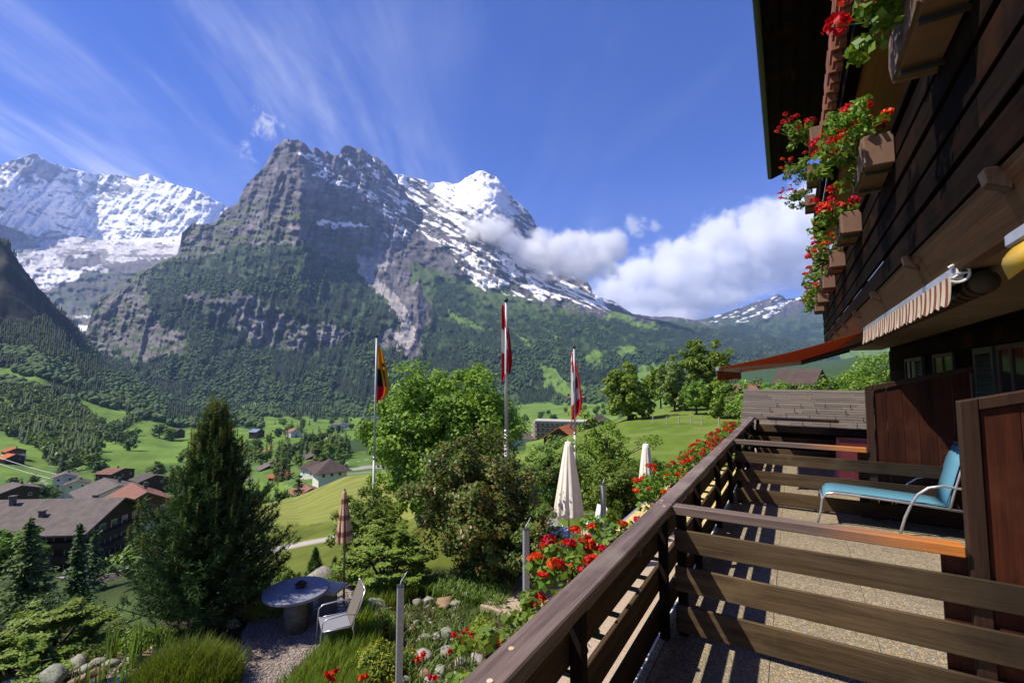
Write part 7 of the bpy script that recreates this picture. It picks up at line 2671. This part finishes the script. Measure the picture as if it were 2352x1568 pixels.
# shed roofs close below the garden
b = V3(292, 1352, 40)
gable_house('shed', 'small wooden barn with a striped grey roof left of the garden pine', b - Vector((0, 0, 2.2)), 5.4, 6.0, 2.2, 1.2, rad(-58), m_bwall, m_groof, .5, chimney=False, cat='barn')
b = V3(282, 1404, 30)
t = thing('lean_to', 'little grey-blue pent roof below the striped barn roof', 'shed', b, rad(-25))
MB().hexa([(-1, -.7, -.35), (1.1, -.7, -.35), (1.1, .8, .35), (-1, .8, .35), (-1, -.7, -.28), (1.1, -.7, -.28), (1.1, .8, .42), (-1, .8, .42)]).build('roof', mat_noise('bluish_sheet_roof', (.34, .37, .40), (.28, .30, .33), 2, .6), t)
MB().box(-.8, .9, -.5, .7, -2.5, -.36).build('wall', m_bwall, t)
b = V3(4, 1470, 17)
t = thing('hut', 'dark shingled roof corner of a hut at the bottom left edge', 'hut', b, rad(20))
MB().hexa([(-1.4, -.7, -.4), (.35, -.7, -.4), (.1, .5, .25), (-1.4, .5, .25), (-1.4, -.7, -.33), (.35, -.7, -.33), (.1, .5, .32), (-1.4, .5, .32)]).build('roof', m_droof, t)
MB().box(-1.3, .05, -.4, .4, -3, -.42).build('wall', m_bwall, t)
# village lanes
m_road = mat_noise('pale_asphalt', (.36, .34, .32), (.28, .265, .25), 1.5, .9, bmp=0)
def lane(pts, wd):
    m = MB()
    vs = []
    P = []
    for i in range(len(pts) - 1):
        for q in np.linspace(0, 1, 12, endpoint=False):
            P.append((lerp(pts[i][0], pts[i + 1][0], q), lerp(pts[i][1], pts[i + 1][1], q)))
    P.append(pts[-1])
    W_ = []
    for x, D in P:
        W_.append(gpt(x, D))
    for i, p in enumerate(W_):
        d = (W_[min(i + 1, len(W_) - 1)] - W_[max(i - 1, 0)])
        n = Vector((d.y, -d.x, 0)).normalized() * wd / 2
        for s in (-1, 1):
            q = p + n * s
            vs.append((q.x, q.y, float(gz(q.x, q.y)[0]) + .12))
    fs = [(2 * i, 2 * i + 1, 2 * i + 3, 2 * i + 2) for i in range(len(W_) - 1)]
    o = m.add(vs, fs).build('road', m_road)
    o['kind'] = 'structure'


lane([(690, 140), (745, 150), (790, 120), (815, 95)], 6)
lane([(120, 110), (180, 150), (215, 190), (200, 230)], 5)
lane([(545, 540), (562, 505), (590, 480)], 4)
lane([(150, 60), (225, 52), (265, 47)], 2.6)
# cables crossing at the far left
for k, (ya, yb, lab) in enumerate(((1054, 1094, 'upper pale cable sagging across the lower left'), (1068, 1104, 'lower pale cable beside the upper one'))):
    a, b = V3(-40, ya - 18, 300), V3(140 if k else 152, yb, 255)
    m = MB().tube([a.lerp(b, q) - Vector((0, 0, 4.0 * q * (1 - q))) for q in np.linspace(0, 1, 14)], .16, 5)
    o = m.build('cable', white_pole)
    tag(o, lab, 'cable', 'cables at the left')

# ---------------------------------------------------------------- single trees of the valley
protoD, protoC = [], []
for k in range(5):
    me, C = crown_mesh('valley_crown', (L_mid, L_dark, L_green, L_mid, L_dark)[k], 1.0, 10.0, 4.2 - .3 * (k % 3), 3.9, 62, 26, 1.05, 200 + k, .30, up=.6)
    protoD.append((me, trunk_mesh('valley_trunk', bark, 1.0, 10, .28, C, k, 6)))
for k in range(4):
    protoC.append(conifer_mesh('valley_conifer', (L_spruce, L_spruce, L_dark, L_larch)[k], 12.0, 2.5 + .25 * k, 17, 300 + k, leaf=.85, per=9, droop=.30, h0=.04, dens=1.0))
LANDM = [(32, 1034, 'the upper orange-roofed chalet'), (26, 1060, 'the lower orange-roofed chalet'), (266, 1082, 'the long red-roofed house'), (160, 1096, 'the white stepped houses'), (38, 1120, 'the wide pale grey roof'),
         (298, 1010, 'the lone meadow tree'), (376, 970, 'the rounded tree pair'), (407, 990, 'the barn below the rounded trees'), (572, 1022, 'the white and pink house'), (590, 988, 'the bluish metal roof'),
         (642, 1066, 'the orange-roofed valley house'), (675, 990, 'the distant pale house'), (781, 972, 'the long white building'), (728, 1048, 'the pale weathered gable roof'), (757, 1085, 'the hipped roof'),
         (752, 1008, 'the red-brown chalet'), (684, 1080, 'the tallest larch'), (240, 940, 'the middle strip of meadow'), (90, 870, 'the upper strip of meadow'), (480, 1000, 'the far end of the bright meadow'), (120, 1000, 'the middle of the left wood'),
         (1290, 970, 'the flat-roofed hotel'), (1400, 965, 'the hotel wings'), (1322, 912, 'the tiny far huts'), (1158, 1005, 'the house behind the middle flagpole')]
NUM = ['first', 'second', 'third', 'fourth', 'fifth', 'sixth', 'seventh', 'eighth', 'ninth', 'tenth', 'eleventh', 'twelfth', 'thirteenth', 'fourteenth', 'fifteenth', 'sixteenth', 'seventeenth', 'eighteenth', 'nineteenth', 'twentieth']
GRP = {'slope': 'trees of the wood on the left slope', 'edge': 'trees along the left meadows', 'floor': 'trees on the valley floor', 'village': 'trees between the village houses', 'right': 'trees behind the right flagpole'}
TREES = []
rv = np.random.default_rng(404)


def vtree(x, y, D, h, con, key, label=None, wide=1.0):
    p = gpt(x, D)
    me, tm = (protoC if con else protoD)[rv.integers(4 if con else 5)]
    t = thing('conifer_tree' if con else 'broadleaf_tree', label, 'tree', p, float(rv.random() * 6.28), None if label else GRP[key])
    if not label:
        dd = [((x - q[0]) ** 2 + (2 * (y - q[1])) ** 2, q) for q in LANDM]
        d_, q = min(dd, key=lambda e: e[0])
        ax, ay = x - q[0], 2 * (y - q[1])
        way = ('right of' if ax > 0 else 'left of') if abs(ax) > abs(ay) else ('below' if ay > 0 else 'above')
        TREES.append((t, 'conifer' if con else 'broadleaf tree', way, q[2], d_))
    s = h / (12.0 if con else 10.0)
    t.scale = (s * wide, s * wide, s)
    link('crown', me, t)
    link('trunk', tm, t)


REG = [([(-10, 905), (60, 900), (120, 925), (200, 940), (240, 985), (320, 985), (330, 1012), (230, 1030), (215, 1078), (230, 1090), (140, 1095), (110, 1050), (80, 1020), (-10, 980)], 96, 'slope', .25, (10, 17)),
       ([(185, 905), (300, 925), (420, 950), (560, 962), (560, 978), (430, 985), (300, 955), (230, 925)], 46, 'edge', .70, (13, 20)),
       ([(-10, 870), (60, 880), (170, 905), (165, 915), (60, 895), (-10, 885)], 14, 'edge', .2, (10, 14)),
       ([(560, 965), (830, 960), (840, 1000), (700, 1010), (580, 1000)], 46, 'floor', .35, (9, 15)),
       ([(560, 1015), (800, 1005), (800, 1060), (560, 1065)], 38, 'floor', .35, (8, 13)),
       ([(330, 1070), (560, 1060), (800, 1070), (800, 1085), (720, 1105), (600, 1110), (340, 1110)], 24, 'village', .4, (6, 11)),
       ([(-10, 1100), (110, 1105), (230, 1110), (230, 1130), (100, 1165), (-10, 1170)], 12, 'village', .3, (5, 9)),
       ([(1180, 950), (1300, 940), (1420, 930), (1430, 955), (1190, 975)], 30, 'right', .5, (9, 15))]
for poly, n, key, pc, (h0_, h1_) in REG:
    q = poly_pts(poly, n, rv)
    for x, y in q:
        D = D_at(x, y)
        vtree(x, y, D, h0_ + (h1_ - h0_) * rv.random(), rv.random() < pc, key, None, .85 + .4 * rv.random())
byk = {}
for e in TREES:
    byk.setdefault(e[1:4], []).append(e)
for (kd, way, nm), es in byk.items():
    es.sort(key=lambda e: e[4])
    for i, e in enumerate(es):
        e[0]['label'] = ('dark ' if kd == 'conifer' else 'green ') + kd + ' in the valley, ' + (NUM[i] + ' ' if len(es) > 1 else '') + way + ' ' + nm
# trees with a place of their own
for (x, D, h, con, lab, wd) in ((298, 520, 15, False, 'lone round tree with its shadow on the bright left meadow', 1.15), (366, 690, 22, False, 'big rounded tree pair above the dark barn, left crown', 1.2), (388, 680, 19, False, 'big rounded tree pair above the dark barn, right crown', 1.2),
                             (590, 128, 9.5, True, 'dark conifer right behind the garden pine in the village', 1.1), (684, 138, 13.5, True, 'tallest larch among the houses left of the hipped roof', 1.35), (640, 160, 8, False, 'round dark bush tree left of the tallest larch', 1.0),
                             (575, 105, 7.5, False, 'green tree just above the crest of the mown field', 1.2), (610, 108, 6, False, 'small green tree on the crest of the mown field', 1.2), (140, 98, 7.2, True, 'dark conifer behind the hotel roof', 1.25), (70, 82, 6.5, False, 'leafy tree behind the hotel roof at the left edge', 1.3),
                             (98, 88, 6, False, 'light green tree between the hotel roof and the conifer', 1.2), (95, 230, 10, False, 'broad tree below the two white stepped houses', 1.2), (800, 330, 14, True, 'conifer beside the left flagpole', 1.0), (778, 260, 11, True, 'dark conifer above the hipped roof', 1.2),
                             (325, 34, 3.2, False, 'small bush in the shade between barn and hotel', 1.2), (210, 36, 4.5, True, 'dark conifer bush right of the spruce below the garden', 1.1), (20, 60, 6, False, 'dark tree in front of the hotel at the left edge', 1.2)):
    vtree(x, 0, D, h, con, 'village', lab, wd)

# the rest of the woods of the left slope and the valley floor: one mass behind the single trees
lc, _ = crown_mesh('wood_crown', L_dark, .5, 10.0, 4.0, 3.8, 26, 7, 2.3, 777, .34, up=.6)
lv = np.empty(len(lc.vertices) * 3, np.float32)
lc.vertices.foreach_get('co', lv)
lv = lv.reshape(-1, 3)
lf = np.empty(len(lc.loops), np.int32)
lc.loops.foreach_get('vertex_index', lf)
lf = lf.reshape(-1, 4)
bpy.data.meshes.remove(lc)
wm_ = GWOOD & (GDD > 330) & (GDD <= 900) & (GPX > -40) & (GPX < 1420) & (GYY < 1070)
wm_ &= ~((GPX > 330) & (GPX < 1180) & (GYY > 1000) & (fbm(GPX / 30, GYY / 12, 3, 970) < .05))
Pw, xw_, yw_ = Relief.pick(_G, wm_, 1150, rv)
keep = np.ones(len(Pw), bool)
for (hx, hy, hD) in [q[:3] for q in HOUSES]:
    keep &= ~((np.abs(xw_ - hx) < 26) & (yw_ > hy - 14) & (yw_ < hy + 26))
Pw = Pw[keep]
con_ = rv.random(len(Pw)) < (.16 + .40 * (fbm(xw_[keep] / 60, yw_[keep] / 25, 3, 975) > 0))
hd = 9 + 7 * rv.random(len(Pw))
def tile(P, H, V0, F0, h0):
    n = len(P)
    a = rv.random(n) * 6.283
    s = (H / h0)[:, None]
    c_, s_ = np.cos(a)[:, None], np.sin(a)[:, None]
    X = (V0[None, :, 0] * c_ - V0[None, :, 1] * s_) * s + P[:, 0:1]
    Y = (V0[None, :, 0] * s_ + V0[None, :, 1] * c_) * s + P[:, 1:2]
    Z = V0[None, :, 2] * s + P[:, 2:3]
    return np.stack([X, Y, Z], -1).reshape(-1, 3), (F0[None] + (np.arange(n) * len(V0))[:, None, None]).reshape(-1, F0.shape[1])
V, F = tile(Pw[~con_], hd[~con_], lv, lf, 10.5)
o = link('broadleaf_wood', np_mesh('broadleaf_wood', V, F, L_mid))
tag(o, 'dense broadleaf woods between the meadows on the left slope and valley floor', 'wood', kind='stuff')
V, F = cone_trees(Pw[con_], hd[con_] * 1.35, hd[con_] * .26, 980)
o = link('conifer_wood', np_mesh('conifer_wood', V, F, L_spruce))
tag(o, 'dark conifers massed among the broadleaf woods of the left slope', 'wood', kind='stuff')

# two larger conifers below the garden, left edge
for (x, D, h, rb, mat, lab, sd) in ((52, 24, 5.6, 1.75, L_larch, 'tall feathery larch at the left edge below the garden', 401), (168, 23, 5.2, .95, L_spruce, 'slim spruce right of the larch below the garden', 402)):
    fo, wo = conifer_mesh('conifer_foliage', mat, h, rb, 34, sd, leaf=.24, per=11, droop=.34 if sd == 402 else .12, h0=.03, dens=1.5)
    p = gpt(x, D)
    t = put('larch_tree' if sd == 401 else 'spruce_tree', lab, 'tree', p, [('foliage', fo), ('trunk', wo)])
# bushes hiding the slope edge at the lower left
for (x, D, h, lab, mm) in ((235, 13.5, .8, 'dark bush on the slope below the iris bed', L_mid), (20, 14, 1.7, 'dark bush below the juniper at the left edge', L_dark), (130, 15, 1.9, 'dark bush between spruce and juniper', L_dark), (560, 13, .9, 'low bush right of the pine on the slope edge', L_mid), (640, 12.5, .6, 'low plants on the slope edge behind the table', L_green)):
    me, C = crown_mesh('bush_crown', mm, .0, h, h * .75, h * .7, 60, 60, .085, int(x), .3)
    put('bush', lab, 'shrub', gpt(x, D), [('crown', me), ('trunk', trunk_mesh('bush_trunk', bark, .1, h, .03, C, 1, 8))])
# ================================================================ CLOUD CLINGING TO THE SNOWY PEAK
def cloud(name, label, PUF, CD_, corner, depth, nscale, dens_k, lo, hi, namp, skew, thick):
    cm = bpy.data.materials.new(name + '_vapour')
    cm.use_nodes = True
    cm.node_tree.nodes.clear()
    N = NT(cm.node_tree)
    pos = N.node('ShaderNodeTexCoord').outputs['Object']
    n1 = N.noise(pos, nscale, 6, .62, .4)
    best = None
    x0, y0, x1, y1 = corner
    xm, ym = (x0 + x1) / 2, (y0 + y1) / 2
    c0 = V3(xm, ym, CD_)
    for (x, y, a, b_) in PUF:
        c = V3(x, y, CD_ + (x - xm) * skew) - c0
        ra, rb = a * 1.18 / FOC * CD_, b_ * 1.2 / FOC * CD_
        q = N.vmath('DIVIDE', N.vmath('SUBTRACT', pos, tuple(c)).outputs[0], (ra, max(ra * .9, thick), rb))
        v = N.math('SUBTRACT', 1.0, N.vmath('LENGTH', q.outputs[0]).outputs['Value'])
        best = v if best is None else N.math('MAXIMUM', best, v)
    d = N.math('ADD', best, N.math('MULTIPLY', N.math('SUBTRACT', n1, .5), namp))
    pv = N.node('ShaderNodeVolumePrincipled')
    pv.inputs['Color'].default_value = (1, 1, 1, 1)
    N.l.new(N.math('MULTIPLY', N.ramp(d, lo, hi), dens_k), pv.inputs['Density'])
    out = N.node('ShaderNodeOutputMaterial')
    N.l.new(pv.outputs[0], out.inputs['Volume'])
    a, b_ = V3(x0, y1, CD_) - c0, V3(x1, y0, CD_) - c0
    o = MB().box(a.x, b_.x, -depth, depth, a.z, b_.z).build(name, cm, None, loc=c0)
    tag(o, label, 'cloud', kind='stuff')


cloud('cloud', 'white cloud clinging to the flank of the snowy peak',
      [(1125, 530, 58, 36), (1180, 560, 40, 34), (1225, 575, 60, 42), (1270, 590, 62, 46), (1320, 600, 64, 44), (1365, 592, 62, 52), (1400, 575, 44, 46), (1300, 560, 46, 28), (1240, 545, 36, 26), (1085, 515, 30, 18), (1340, 625, 50, 26)],
      4650.0, (1030, 440, 1490, 700), 330, .0046, .010, .08, .60, 2.6, -.4, 0)
cloud('cloud', 'broad cumulus bank lying beyond the pass between the snowy peak and the chalet',
      [(1410, 665, 60, 40), (1470, 630, 70, 44), (1540, 640, 90, 60), (1560, 590, 60, 46), (1630, 615, 90, 70), (1660, 550, 70, 56), (1720, 590, 100, 80), (1740, 520, 60, 50), (1800, 560, 100, 100), (1860, 500, 80, 80), (1920, 560, 110, 120), (1480, 690, 90, 26), (1590, 690, 110, 30), (1500, 735, 120, 30)],
      11200.0, (1330, 390, 2080, 790), 1000, .0019, .0045, .06, .60, 2.5, 0.0, 500)
# ================================================================ HAZE
HAZE_DENSITY = 4.0e-5
hm = bpy.data.materials.new('haze_air')
hm.use_nodes = True
hm.node_tree.nodes.clear()
N = NT(hm.node_tree)
pv = N.node('ShaderNodeVolumePrincipled')
pv.inputs['Color'].default_value = (0.40, 0.58, 1.0, 1)
pv.inputs['Density'].default_value = HAZE_DENSITY
pv.inputs['Anisotropy'].default_value = 0.1
out = N.node('ShaderNodeOutputMaterial')
N.l.new(pv.outputs[0], out.inputs['Volume'])
mb = MB()
mb.box(-17000, 17000, -400, 12600, -900, 4800)
o = mb.build('haze', hm)
tag(o, 'thin blue haze that pales the distant mountains', 'haze', kind='stuff')
